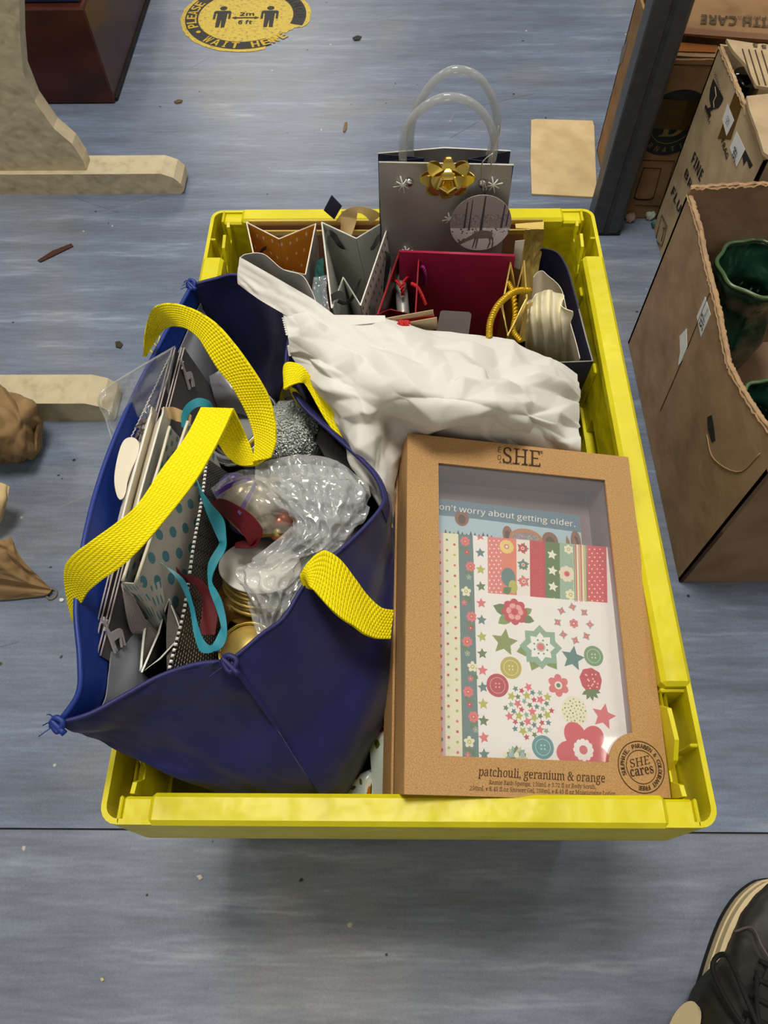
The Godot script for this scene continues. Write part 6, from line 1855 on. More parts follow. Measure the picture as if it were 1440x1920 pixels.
func bag_contents() -> void:
	# floor of the shopping bag so that nothing shows through
	var bag := get_node("shopping_bag")
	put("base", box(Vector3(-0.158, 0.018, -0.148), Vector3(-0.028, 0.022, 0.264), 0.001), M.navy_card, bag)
	# two folded dark grey stag bags standing on edge
	for k in 2:
		var dx := k * 17
		var b := thing("gift_bag", ["dark grey gift bag with pale stag print standing on edge along the grey lining", "dark grey gift bag with stag print, second of the pair beside the white tags"][k], "gift bag", at(300 + dx, 1000, 0.15), "grey stag gift bags")
		var top := pts([[328 + dx, 653, 0.402], [290 + dx, 800, 0.407], [236 + dx * 0.95, 980, 0.410], [173 + dx * 0.9, 1230, 0.406]])
		var bot := pts([[392 + dx, 745, 0.335], [366 + dx, 880, 0.34], [322 + dx, 1040, 0.345], [272 + dx * 0.7, 1287, 0.352]])
		var deep := []
		for p in bot: deep.append(p + Vector3(0.004, -0.2, 0))
		put("panel", sheet([top, bot], 24, 12, 0.0008), M.grey_stag, b)
		put("panel_lower", sheet([bot, deep], 24, 8, 0.0008), M.grey_stag, b)
		for e in 2:
			var line := []
			for p in top: line.append(p + Vector3(-0.0022 * e + 0.0003, 0.0006, 0))
			put("paper_edge", done_tube(line, 0.0006, 20, 5), sm(Color(0.66, 0.62, 0.62), 0.7), b)
		if k == 1:
			for e in [[0, 352, 705, 346, 682, 372, 700], [3, 214, 1192, 206, 1166, 238, 1186]]:
				var i0: int = e[0]
				var i1 := 1 if i0 == 0 else 2
				var pn: Vector3 = ((top[i1] as Vector3) - top[i0]).cross((bot[i0] as Vector3) - top[i0]).normalized()
				if pn.y < 0: pn = -pn
				var c := onp(e[1], e[2], top[i0] + pn * 0.002, pn)
				var up := (onp(e[3], e[4], c, pn) - c).normalized()
				var rt := up.cross(pn).normalized()
				stag(b, c, rt, up, 0.017)
	# clear plastic pocket standing at the left
	var pk := thing("plastic_sleeve", "clear plastic sleeve with stitched edge sticking out over the blue bag's left side", "sleeve", at(260, 780, 0.36))
	put("film", sheet([pts([[187, 741, 0.435], [250, 696, 0.432], [328, 650, 0.425]]), pts([[200, 790, 0.42], [255, 770, 0.41], [318, 740, 0.40]]), pts([[222, 850, 0.405], [258, 850, 0.392], [300, 850, 0.38]]), pts([[200, 960, 0.39], [235, 960, 0.38], [270, 960, 0.37]])], 30, 30, 0.0004, Vector2.ONE, func(u: float, v: float) -> float: return 0.003 * nz.get_noise_2d(u * 3.0, v * 4.0)), M.film_strong, pk)
	put("edge", done_tube(pts([[217, 848, 0.407], [200, 790, 0.421], [187, 741, 0.436], [250, 696, 0.433], [328, 650, 0.426]]), 0.0008, 30, 6), M.pvc, pk)
	var dash := nst()
	for i in 26:
		var p := at(lerpf(318, 232, i / 26.0), lerpf(668, 850, i / 26.0), 0.412 - i * 0.0002)
		cbox(dash, Transform3D(Basis(Vector3.UP, 1.1), p), Vector3(0.0035, 0.0005, 0.0007), 0.0)
	put("stitch_line", done(dash), sm(Color(0.75, 0.75, 0.73), 0.5), pk).set_meta("kind", "stuff")
	# white tag with a rounded end
	solo("white_tag", plane_poly(rounded_off([[222, 940], [213, 905], [217, 870], [226, 835], [236, 820], [254, 820], [263, 834], [256, 862], [240, 890], [236, 930]]), at(235, 880, 0.422), Vector3(0.35, 0.93, 0.1).normalized(), 0.0012), M.cream_paper, "creamy white card tag with a rounded end behind the yellow handle", "tag")
	# white folded bags
	for k in 2:
		var dx := k * 22
		var w := thing("gift_bag", ["white gift bag with a brown speckled side edge beside the clear sleeve", "plain white folded gift bag next to the blue-dotted bags"][k], "gift bag", at(280 + dx, 900, 0.2), "white folded gift bags")
		var top := pts([[283 + dx, 775, 0.420], [262 + dx, 850, 0.424], [240 + dx, 930, 0.424], [220 + dx, 1010, 0.420]])
		var mid := pts([[303 + dx, 790, 0.395], [286 + dx, 870, 0.395], [266 + dx, 950, 0.395], [244 + dx, 1030, 0.395]])
		var deep := []
		for p in mid: deep.append(p + Vector3(0.01, -0.2, 0))
		put("panel", sheet([top, mid, deep], 16, 16, 0.0008), [M.cream_paper, M.white][k], w)
		put("panel", sheet([top, pts([[268 + dx, 800, 0.408], [246 + dx, 880, 0.411], [228 + dx, 950, 0.411], [211 + dx, 1020, 0.408]])], 16, 6, 0.0008), M.cream_paper, w)
		put("paper_edge", done_tube(top, 0.0008, 20, 5), M.white_print, w)
		if k == 0:
			var sp := nst()
			for i in 40:
				var p: Vector3 = (top[0] as Vector3).lerp(top[1], rng.randf()) + Vector3(rng.randf_range(-0.010, -0.003), -0.004, 0)
				cbox(sp, Transform3D(Basis(Vector3(1, 1, 0).normalized(), rng.randf() * 3.0), p), Vector3(0.002, 0.0012, 0.002), 0.0)
			put("speckles", done(sp), M.grey_card, w).set_meta("kind", "stuff")
	# bags with blue dots
	var dot := dots_mat(Color(0.80, 0.79, 0.76), Color(0.36, 0.58, 0.65), 0.19, 0.34, 4, 0.55, 0.0)
	dot.uv1_scale = Vector3(1.9, 1.15, 1)
	for k in 2:
		var d := thing("gift_bag", ["white gift bag with blue oval dots, its near edge folded like a V", "white gift bag with blue oval dots facing the turquoise ribbon"][k], "gift bag", at(320, 1000, 0.15), "blue dotted gift bags")
		var top: Array = [pts([[318, 800, 0.424], [296, 880, 0.426], [262, 985, 0.426], [230, 1090, 0.420]]), pts([[352, 790, 0.424], [322, 880, 0.426], [290, 985, 0.426], [254, 1094, 0.420]])][k]
		var bot: Array = [pts([[345, 830, 0.395], [325, 900, 0.392], [290, 1010, 0.39], [258, 1105, 0.39]]), pts([[402, 850, 0.355], [392, 940, 0.350], [372, 1060, 0.345], [330, 1195, 0.345]])][k]
		var deep := []
		for p in bot: deep.append(p + Vector3(0.006, -0.2, 0))
		put("panel", sheet([top, bot], 20, 16, 0.0008, Vector2.ONE), dot, d)
		put("panel_lower", sheet([bot, deep], 12, 8, 0.0008), M.white, d)
		put("paper_edge", done_tube(top, 0.0011, 24, 6), M.cream_paper, d)
		if k == 0:
			put("gusset", sheet([pts([[229, 1092, 0.419], [256, 1094, 0.419]]), pts([[258, 1128, 0.398], [282, 1126, 0.400]]), pts([[300, 1190, 0.365], [304, 1184, 0.367]])], 8, 12, 0.0008, Vector2(0.5, 0.8)), dot, d)
			put("gusset", sheet([pts([[228, 1094, 0.417], [231, 1110, 0.410]]), pts([[240, 1140, 0.388], [262, 1150, 0.384]]), pts([[298, 1196, 0.362], [302, 1192, 0.362]])], 8, 12, 0.0008), M.white, d)
		else:
			put("gusset", sheet([pts([[256, 1095, 0.419], [300, 1080, 0.395]]), pts([[280, 1140, 0.392], [310, 1130, 0.38]]), pts([[304, 1188, 0.366], [330, 1180, 0.352]])], 8, 12, 0.0008, Vector2(0.6, 0.8)), dot, d)
	# grey grosgrain ribbon hanging by the stag bag
	var gr: StandardMaterial3D = M.grey_ribbon.duplicate()
	gr.normal_enabled = true
	gr.normal_texture = weave_normal(1, 8)
	gr.uv1_scale = Vector3(4, 1, 1)
	solo("grey_ribbon", ribbon([[228, 1095, 0.412], [232, 1120, 0.405], [238, 1160, 0.396], [246, 1185, 0.388], [258, 1188, 0.382]], [[250, 1118, 0.408], [258, 1135, 0.402], [272, 1160, 0.392], [276, 1180, 0.384], [274, 1190, 0.380]], 30, 0.001, Vector2(6, 1)), gr, "loop of pale grey ribbed ribbon under the blue-dotted bags", "ribbon")
	# striped black bag
	var sb := thing("gift_bag", "black gift bag with white zigzag stripes folded open near the front of the blue bag", "gift bag", at(300, 1220, 0.18))
	var zig := stripes_mat()
	open_bag(sb, pts([[298, 1185, 0.378], [306, 1155, 0.372], [317, 1124, 0.386], [342, 1190, 0.376], [300, 1235, 0.366], [266, 1260, 0.378]]), 0.16, Vector3.ZERO, [zig, zig, zig, M.black], M.black, M.white_print, 0.92)
	put("panel", sheet([pts([[317, 1124, 0.387], [336, 1160, 0.378]]), pts([[312, 1180, 0.376], [342, 1185, 0.374]]), pts([[313, 1262, 0.358], [330, 1250, 0.358]])], 8, 14, 0.0006), zig, sb)
	put("panel", sheet([pts([[273, 1168, 0.386], [294, 1190, 0.378]]), pts([[268, 1210, 0.380], [290, 1215, 0.370]]), pts([[264, 1258, 0.376], [280, 1235, 0.366]])], 8, 14, 0.0006), zig, sb)
	put("rim", done_tube(pts([[264, 1258, 0.377], [268, 1210, 0.381], [273, 1168, 0.387]]), 0.0009, 10, 5), M.white_print, sb)
	# black and white leaf bag
	var lb := thing("gift_bag", "long black and white patterned gift bag beside the gold reels, under the turquoise ribbon", "gift bag", at(370, 1080, 0.15))
	var lt := pts([[388, 860, 0.386], [378, 940, 0.388], [362, 1030, 0.388], [346, 1140, 0.384], [317, 1256, 0.374]])
	var lm := pts([[432, 890, 0.335], [424, 960, 0.335], [418, 1050, 0.33], [415, 1150, 0.33], [420, 1245, 0.33]])
	var ld := []
	for p in lm: ld.append(p + Vector3(0.006, -0.2, 0))
	put("panel", sheet([lt, lm], 24, 16, 0.0008), leaves_mat(), lb)
	put("panel_lower", sheet([lm, ld], 12, 8, 0.0008), M.black, lb)
	var dashes := nst()
	for i in 44:
		var p := cr(lt, (i + 0.25) / 44.0)
		var q := cr(lt, (i + 0.8) / 44.0)
		tube(dashes, [p, q], 0.0012, 5)
	put("paper_edge", done_tube(lt, 0.0009, 30, 5), M.black, lb)
	put("edge_dashes", done(dashes), M.white_print, lb).set_meta("kind", "stuff")
	# turquoise ribbon
	solo("turquoise_ribbon", ribbon(
		[[368, 896, 0.405], [378, 920, 0.408], [396, 945, 0.412], [419, 973, 0.412], [424, 1003, 0.408], [423, 1030, 0.404], [407, 1059, 0.402], [397, 1088, 0.400], [408, 1110, 0.398], [417, 1130, 0.394], [425, 1167, 0.388], [424, 1200, 0.383], [409, 1219, 0.380], [378, 1223, 0.380], [364, 1190, 0.386], [355, 1136, 0.394], [333, 1088, 0.400], [297, 1048, 0.402]],
		[[372, 912, 0.402], [378, 935, 0.404], [388, 962, 0.408], [402, 996, 0.408], [410, 1014, 0.406], [410, 1022, 0.403], [391, 1056, 0.400], [391, 1097, 0.398], [399, 1124, 0.395], [406, 1142, 0.391], [414, 1172, 0.387], [411, 1185, 0.384], [396, 1210, 0.382], [380, 1196, 0.384], [370, 1166, 0.390], [362, 1134, 0.396], [344, 1085, 0.400], [296, 1053, 0.402]], 90, 0.0006), M.cyan, "long twisted turquoise satin ribbon looping over the patterned bag", "ribbon")
	solo("turquoise_ribbon_loop", ribbon(
		[[340, 800, 0.408], [341, 775, 0.414], [352, 756, 0.418], [372, 746, 0.420], [392, 752, 0.418], [401, 765, 0.412]],
		[[349, 805, 0.405], [352, 782, 0.410], [362, 768, 0.414], [376, 762, 0.416], [390, 766, 0.413], [398, 770, 0.409]], 30, 0.0006), M.cyan, "small turquoise ribbon loop behind the fold of the yellow handle", "ribbon")
	solo("organza_bow", sheet([pts([[302, 765, 0.412], [330, 764, 0.414], [358, 780, 0.412]]), pts([[310, 785, 0.406], [335, 790, 0.408], [356, 798, 0.406]])], 16, 8, 0.0004, Vector2.ONE, func(u: float, v: float) -> float: return 0.002 * sin(u * 9.0)), M.organza, "scrap of sheer whitish organza ribbon beside the small turquoise loop", "ribbon")
	# burgundy ribbons
	solo("burgundy_ribbon", ribbon(
		[[390, 945, 0.395], [404, 937, 0.402], [420, 936, 0.405], [442, 946, 0.406], [468, 962, 0.404], [488, 985, 0.400], [492, 1000, 0.396], [480, 1024, 0.388], [462, 1028, 0.384], [440, 1027, 0.38]],
		[[400, 975, 0.385], [412, 968, 0.390], [426, 972, 0.394], [442, 986, 0.394], [456, 1002, 0.392], [466, 1018, 0.388], [470, 1024, 0.385], [468, 1018, 0.382], [456, 1014, 0.38], [442, 1018, 0.378]], 50, 0.0006), M.burgundy, "curled burgundy grosgrain ribbon beside the gold bauble pack", "ribbon")
	solo("burgundy_ribbon_tail", ribbon(
		[[330, 1063, 0.400], [346, 1078, 0.400], [366, 1080, 0.398], [386, 1096, 0.394], [402, 1118, 0.388], [408, 1150, 0.382], [403, 1190, 0.376]],
		[[334, 1082, 0.396], [350, 1092, 0.396], [364, 1096, 0.394], [374, 1110, 0.390], [380, 1130, 0.385], [378, 1158, 0.38], [372, 1190, 0.375]], 40, 0.0006), M.burgundy, "lower burgundy ribbon tail hanging inside the turquoise loop", "ribbon")
	# reel of gold trim with a white card end
	var c := at(488, 1060, 0.358)
	var ax := Basis(Vector3.RIGHT, -0.42) * Basis(Vector3.BACK, -0.12)
	var rl := thing("trim_reel", "reel of glittery gold cord with a round white card end", "reel", c - Vector3.UP * 0.06)
	var d1 := nst()
	lathe(d1, [Vector2(0, 0), Vector2(0.0295, 0), Vector2(0.030, -0.0007), Vector2(0.0295, -0.0014), Vector2(0, -0.0014)], Transform3D(ax, c), 48)
	put("card_end", done(d1), M.white, rl, "round white card end")
	for i in 7:
		var p := []
		for k in 33: p.append(c + ax * Vector3(cos(TAU * k / 32) * (0.0255 - 0.0006 * (i % 2)), -0.004 - i * 0.0036, sin(TAU * k / 32) * (0.0255 - 0.0006 * (i % 2))))
		var st := nst()
		tube(st, p, 0.0021, 6, 0, true)
		put("gold_cord", done(st), M.gold_soft, rl)
	var d2 := nst()
	lathe(d2, [Vector2(0.022, 0), Vector2(0.022, -0.035), Vector2(0.028, -0.036), Vector2(0.028, -0.038), Vector2(0, -0.038)], Transform3D(ax, c), 40)
	put("core", done(d2), M.gold_dull, rl)
	# gold star ribbon roll and gold fabric roll under it
	var star_im := picture(256, 128, Color(0.42, 0.30, 0.11))
	for i in 5: star(star_im, Vector2(25 + i * 51, 40 + 44 * (i % 2)), 20, Color(0.62, 0.48, 0.2), i)
	var sm_star := sm(Color.WHITE, 0.45, 0.4)
	sm_star.albedo_texture = tex(star_im)
	sm_star.uv1_scale = Vector3(3, 3, 1)
	var c3 := at(452, 1180, 0.330)
	var r2 := thing("ribbon_roll", "roll of dull gold ribbon printed with stars, below the gold cord reel", "ribbon", c3 - Vector3.UP * 0.04)
	var rs := nst()
	lathe(rs, [Vector2(0.010, 0.0), Vector2(0.028, 0.001), Vector2(0.029, -0.002), Vector2(0.029, -0.038), Vector2(0.010, -0.04)], Transform3D(Basis(Vector3.RIGHT, 0.9), c3), 40)
	put("winding", done(rs), sm_star, r2)
	var c4 := at(466, 1222, 0.345)
	var r3 := thing("gold_ribbon_roll", "flat roll of pale gold ribbon with a beaded edge, behind the near corner knot", "ribbon", c4 - Vector3.UP * 0.02)
	var r3s := nst()
	lathe(r3s, [Vector2(0.0, 0.001), Vector2(0.020, 0.0), Vector2(0.021, -0.002), Vector2(0.021, -0.018), Vector2(0, -0.018)], Transform3D(Basis(Vector3.RIGHT, 0.15), c4), 36)
	put("winding", done(r3s), M.gold_soft, r3)
	var bead := []
	for k in 41: bead.append(c4 + Basis(Vector3.RIGHT, 0.15) * Vector3(cos(TAU * k / 40) * 0.0205, 0.0012 + 0.0006 * (k % 2), sin(TAU * k / 40) * 0.0205))
	var bst := nst()
	tube(bst, bead, 0.0011, 5, 0, true)
	put("beaded_edge", done(bst), M.gold, r3)
	solo("gold_strip", sheet([pts([[484, 995, 0.372], [540, 984, 0.374]]), pts([[486, 1008, 0.366], [545, 1000, 0.368]])], 8, 3, 0.001), M.gold_dull, "dull gold card strip just above the white reel end", "card")
	# clear pack of gold and copper baubles
	var pack := thing("bauble_pack", "clear cellophane pack of shiny baubles with purple ties beside the burgundy ribbon", "bauble pack", at(470, 930, 0.32))
	put("film", sheet([pts([[395, 915, 0.385], [440, 885, 0.392], [485, 880, 0.396]]), pts([[410, 940, 0.390], [455, 915, 0.405], [505, 910, 0.404]]), pts([[440, 985, 0.385], [490, 965, 0.402], [540, 960, 0.398]]), pts([[455, 1005, 0.37], [500, 1000, 0.375], [550, 1000, 0.372]])], 40, 40, 0.0003, Vector2.ONE, crumple(31.0, 0.003, 0.001, 3.0, 4.0)), M.film_strong, pack)
	for e in [[[400, 925], [432, 905], [468, 893]], [[445, 960], [462, 930], [478, 902]]]:
		var p := []
		for q in e: p.append([q[0], q[1], 0.404])
		var p2 := []
		for q in e: p2.append([q[0] + 5, q[1] + 7, 0.403])
		put("purple_tie", ribbon(p, p2, 12, 0.0005), sm(Color(0.22, 0.06, 0.42), 0.4), pack)
	var bb := [[474, 945, 0.376, 0.022, 0], [525, 985, 0.362, 0.012, 1], [440, 920, 0.366, 0.014, 2], [520, 930, 0.362, 0.015, 3], [458, 975, 0.356, 0.012, 2]]
	var bm := [sm(Color(0.86, 0.80, 0.66), 0.2, 0.5), sm(Color(0.72, 0.38, 0.20), 0.2, 0.5), sm(Color(0.42, 0.36, 0.62), 0.2, 0.5), sm(Color(0.80, 0.80, 0.80), 0.2, 0.5)]
	for k in bb.size():
		var e: Array = bb[k]
		var bt := thing("bauble", ["large champagne gold mirror bauble in the clear pack", "small copper bauble at the near end of the clear pack", "violet bauble near the purple tie", "silver bauble under the bubble wrap edge", "small violet bauble touching the burgundy ribbon"][k], "bauble", at(e[0], e[1], e[2]), "baubles in the clear pack")
		put("globe", ball(at(e[0], e[1], e[2]), e[3], 28), bm[e[4]], bt)
		var cap := nst()
		lathe(cap, [Vector2(0.003, 0), Vector2(0.003, 0.003), Vector2(0, 0.0035)], Transform3D(Basis(Vector3.RIGHT, 0.9), at(e[0], e[1], e[2]) + Vector3(0, 0.62, 0.78) * e[3]), 12)
		put("cap", done(cap), M.gold_soft, bt)
	# silver glitter ball
	var gm := sm(Color(0.82, 0.85, 0.84), 0.25, 0.35)
	gm.normal_enabled = true
	gm.normal_texture = noise_tex(91, 0.2, 256, 256, [], [], FastNoiseLite.TYPE_CELLULAR, 2, true, 12.0)
	gm.normal_scale = 1.6
	gm.uv1_triplanar = true
	gm.uv1_scale = Vector3.ONE * 12.0
	solo("glitter_ball", ball(at(548, 815, 0.345), 0.029, 40, 0.10, 3.0), gm, "crinkled silver glitter ball between the yellow handle and the bubble wrap", "ball")
	# bubble wrap
	var fold := crumple(77.0, 0.0030, 0.0016, 5.0, 7.0)
	var bub := func(u: float, v: float) -> float:
		var x := u * 6.0
		var y := v * 9.0
		var row := floorf(y)
		var fx := fposmod(x + 0.5 * fposmod(row, 2.0), 1.0) - 0.5
		var fy := fposmod(y, 1.0) - 0.5
		var dd := fx * fx + fy * fy
		return 0.0040 * sqrt(maxf(0.0, 1.0 - dd / 0.15)) + fold.call(u, v)
	var bw := thing("bubble_wrap", "crumpled clear bubble wrap spilling down the right side of the blue bag", "bubble wrap", at(560, 1000, 0.36))
	put("sheet", sheet([
		pts([[478, 872, 0.405], [520, 858, 0.408], [575, 852, 0.406], [635, 866, 0.400], [690, 912, 0.392]]),
		pts([[482, 905, 0.410], [535, 905, 0.418], [590, 905, 0.420], [645, 915, 0.414], [694, 935, 0.396]]),
		pts([[516, 945, 0.412], [555, 950, 0.420], [600, 955, 0.422], [645, 965, 0.414], [688, 968, 0.398]]),
		pts([[545, 985, 0.408], [572, 995, 0.416], [604, 1005, 0.414], [632, 1010, 0.408], [660, 1005, 0.398]]),
		pts([[470, 1050, 0.398], [510, 1050, 0.408], [550, 1048, 0.410], [585, 1050, 0.404], [620, 1045, 0.398]]),
		pts([[442, 1072, 0.392], [480, 1085, 0.402], [520, 1090, 0.406], [552, 1092, 0.402], [580, 1085, 0.398]]),
		pts([[462, 1120, 0.386], [488, 1130, 0.396], [516, 1132, 0.400], [542, 1130, 0.398], [562, 1118, 0.395]]),
		pts([[486, 1200, 0.378], [496, 1196, 0.384], [508, 1188, 0.388], [522, 1176, 0.390], [535, 1160, 0.392]])], 100, 130, 0.0003, Vector2.ONE, bub), M.bubble, bw)
	put("under_layer", sheet([
		pts([[500, 880, 0.380], [560, 870, 0.384], [640, 880, 0.380], [686, 920, 0.374]]),
		pts([[540, 960, 0.385], [590, 960, 0.390], [640, 970, 0.386], [675, 975, 0.376]]),
		pts([[560, 1020, 0.380], [590, 1030, 0.384], [615, 1035, 0.380], [640, 1025, 0.375]])], 60, 60, 0.0003, Vector2.ONE, bub), M.bubble, bw)
	# clear reel of silver and yellow ribbon behind the handle
	var cr3 := at(452, 800, 0.335)
	var rr := thing("ribbon_reel", "clear plastic reel with silver and yellow ribbon behind the yellow handle fold", "reel", cr3 - Vector3.UP * 0.03)
	for i in 5:
		var p := []
		var rad := 0.034 - 0.004 * i
		for k in 33: p.append(cr3 + Basis(Vector3.BACK, 0.25) * Vector3(cos(TAU * k / 32) * rad, 0.003 * (i % 2), sin(TAU * k / 32) * rad * 1.15))
		var st := nst()
		tube(st, p, 0.0017, 6, 0, true)
		put("coil", done(st), [M.silver, M.pvc, M.silver, sm(Color(0.75, 0.66, 0.05), 0.5), M.silver][i], rr)
	var dsk := nst()
	lathe(dsk, [Vector2(0, -0.006), Vector2(0.036, -0.006), Vector2(0.036, -0.008), Vector2(0, -0.008)], Transform3D(Basis(Vector3.BACK, 0.25), cr3), 36)
	put("flange", done(dsk), M.pvc, rr)
	solo("grey_film_pack", sheet([pts([[392, 705, 0.36], [430, 690, 0.362], [466, 720, 0.352]]), pts([[400, 740, 0.35], [436, 735, 0.356], [474, 760, 0.345]]), pts([[412, 775, 0.33], [445, 775, 0.335], [480, 790, 0.33]])], 24, 24, 0.0008, Vector2.ONE, crumple(41.0, 0.004, 0.001, 2.0, 2.0)), sm(Color(0.42, 0.43, 0.46), 0.25), "crumpled grey plastic packet by the far end of the blue bag", "packet")
	# dark packet with pale lettering marks at the right
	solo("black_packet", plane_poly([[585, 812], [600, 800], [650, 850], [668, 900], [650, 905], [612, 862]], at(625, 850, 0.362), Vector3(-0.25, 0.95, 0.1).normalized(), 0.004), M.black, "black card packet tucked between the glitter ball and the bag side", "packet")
	# dark filling low in the bag
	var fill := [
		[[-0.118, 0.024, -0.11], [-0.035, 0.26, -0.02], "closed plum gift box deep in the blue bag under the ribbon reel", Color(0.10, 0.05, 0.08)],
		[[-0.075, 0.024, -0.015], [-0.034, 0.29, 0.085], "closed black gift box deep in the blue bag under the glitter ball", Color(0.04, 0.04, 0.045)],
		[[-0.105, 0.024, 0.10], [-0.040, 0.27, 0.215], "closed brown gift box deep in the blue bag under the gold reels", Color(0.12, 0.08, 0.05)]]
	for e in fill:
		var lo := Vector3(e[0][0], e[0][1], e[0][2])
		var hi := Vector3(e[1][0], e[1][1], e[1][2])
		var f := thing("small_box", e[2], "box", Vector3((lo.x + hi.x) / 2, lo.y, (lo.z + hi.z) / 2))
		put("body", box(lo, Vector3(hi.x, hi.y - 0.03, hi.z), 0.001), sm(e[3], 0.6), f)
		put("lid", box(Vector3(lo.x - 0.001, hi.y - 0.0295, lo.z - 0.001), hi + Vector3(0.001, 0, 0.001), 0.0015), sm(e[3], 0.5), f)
	under_items()

func under_items() -> void:
	# floral things low in the gap in front of the bag
	var im := picture(256, 256, Color(0.74, 0.78, 0.76))
	for e in [[60, 70, Color(0.72, 0.32, 0.08)], [180, 150, Color(0.75, 0.42, 0.12)], [90, 210, Color(0.48, 0.52, 0.68)], [200, 40, Color(0.50, 0.54, 0.70)]]:
		for k in 7: disc(im, Vector2(e[0], e[1]) + Vector2(26, 0).rotated(k * 0.9), 18, Color(0.86, 0.84, 0.78) if (e[2] as Color).r > 0.6 else e[2], 26, k * 0.9)
		disc(im, Vector2(e[0], e[1]), 20, e[2])
	for k in 8: leaf(im, Vector2(30 + k * 28, 120 + 60 * (k % 3)), 40, 9, k * 1.3, Color(0.30, 0.36, 0.14))
	var m := sm(Color.WHITE, 0.25)
	m.albedo_texture = tex(im)
	var labels := ["white floral patterned tissue packet with an orange poppy, beside the kraft box", "white floral patterned packet half under the bag's near corner"]
	for k in 2:
		var p: Array = [pts([[702, 1364, 0.262], [733, 1368, 0.262], [752, 1375, 0.262]]), pts([[658, 1462, 0.245], [685, 1448, 0.248], [704, 1440, 0.248]])][k]
		var q: Array = [pts([[694, 1400, 0.262], [728, 1408, 0.268], [755, 1410, 0.262]]), pts([[650, 1485, 0.244], [682, 1475, 0.25], [706, 1468, 0.248]])][k]
		var r: Array = [pts([[704, 1520, 0.240], [735, 1520, 0.245], [770, 1520, 0.240]]), pts([[650, 1520, 0.236], [680, 1520, 0.238], [704, 1520, 0.236]])][k]
		var t := thing("floral_packet", labels[k], "packet", r[1] - Vector3(0, 0.03, 0), "floral packets")
		var low := []
		for v in p: low.append(v - Vector3(0, 0.022, 0))
		var low2 := []
		for v in r: low2.append(v - Vector3(0, 0.022, 0))
		put("front", sheet([low, p, q, r, low2], 16, 30, 0.001, Vector2(1, 1)), m, t)
		put("back", sheet([low, low2], 8, 8, 0.001), m, t)

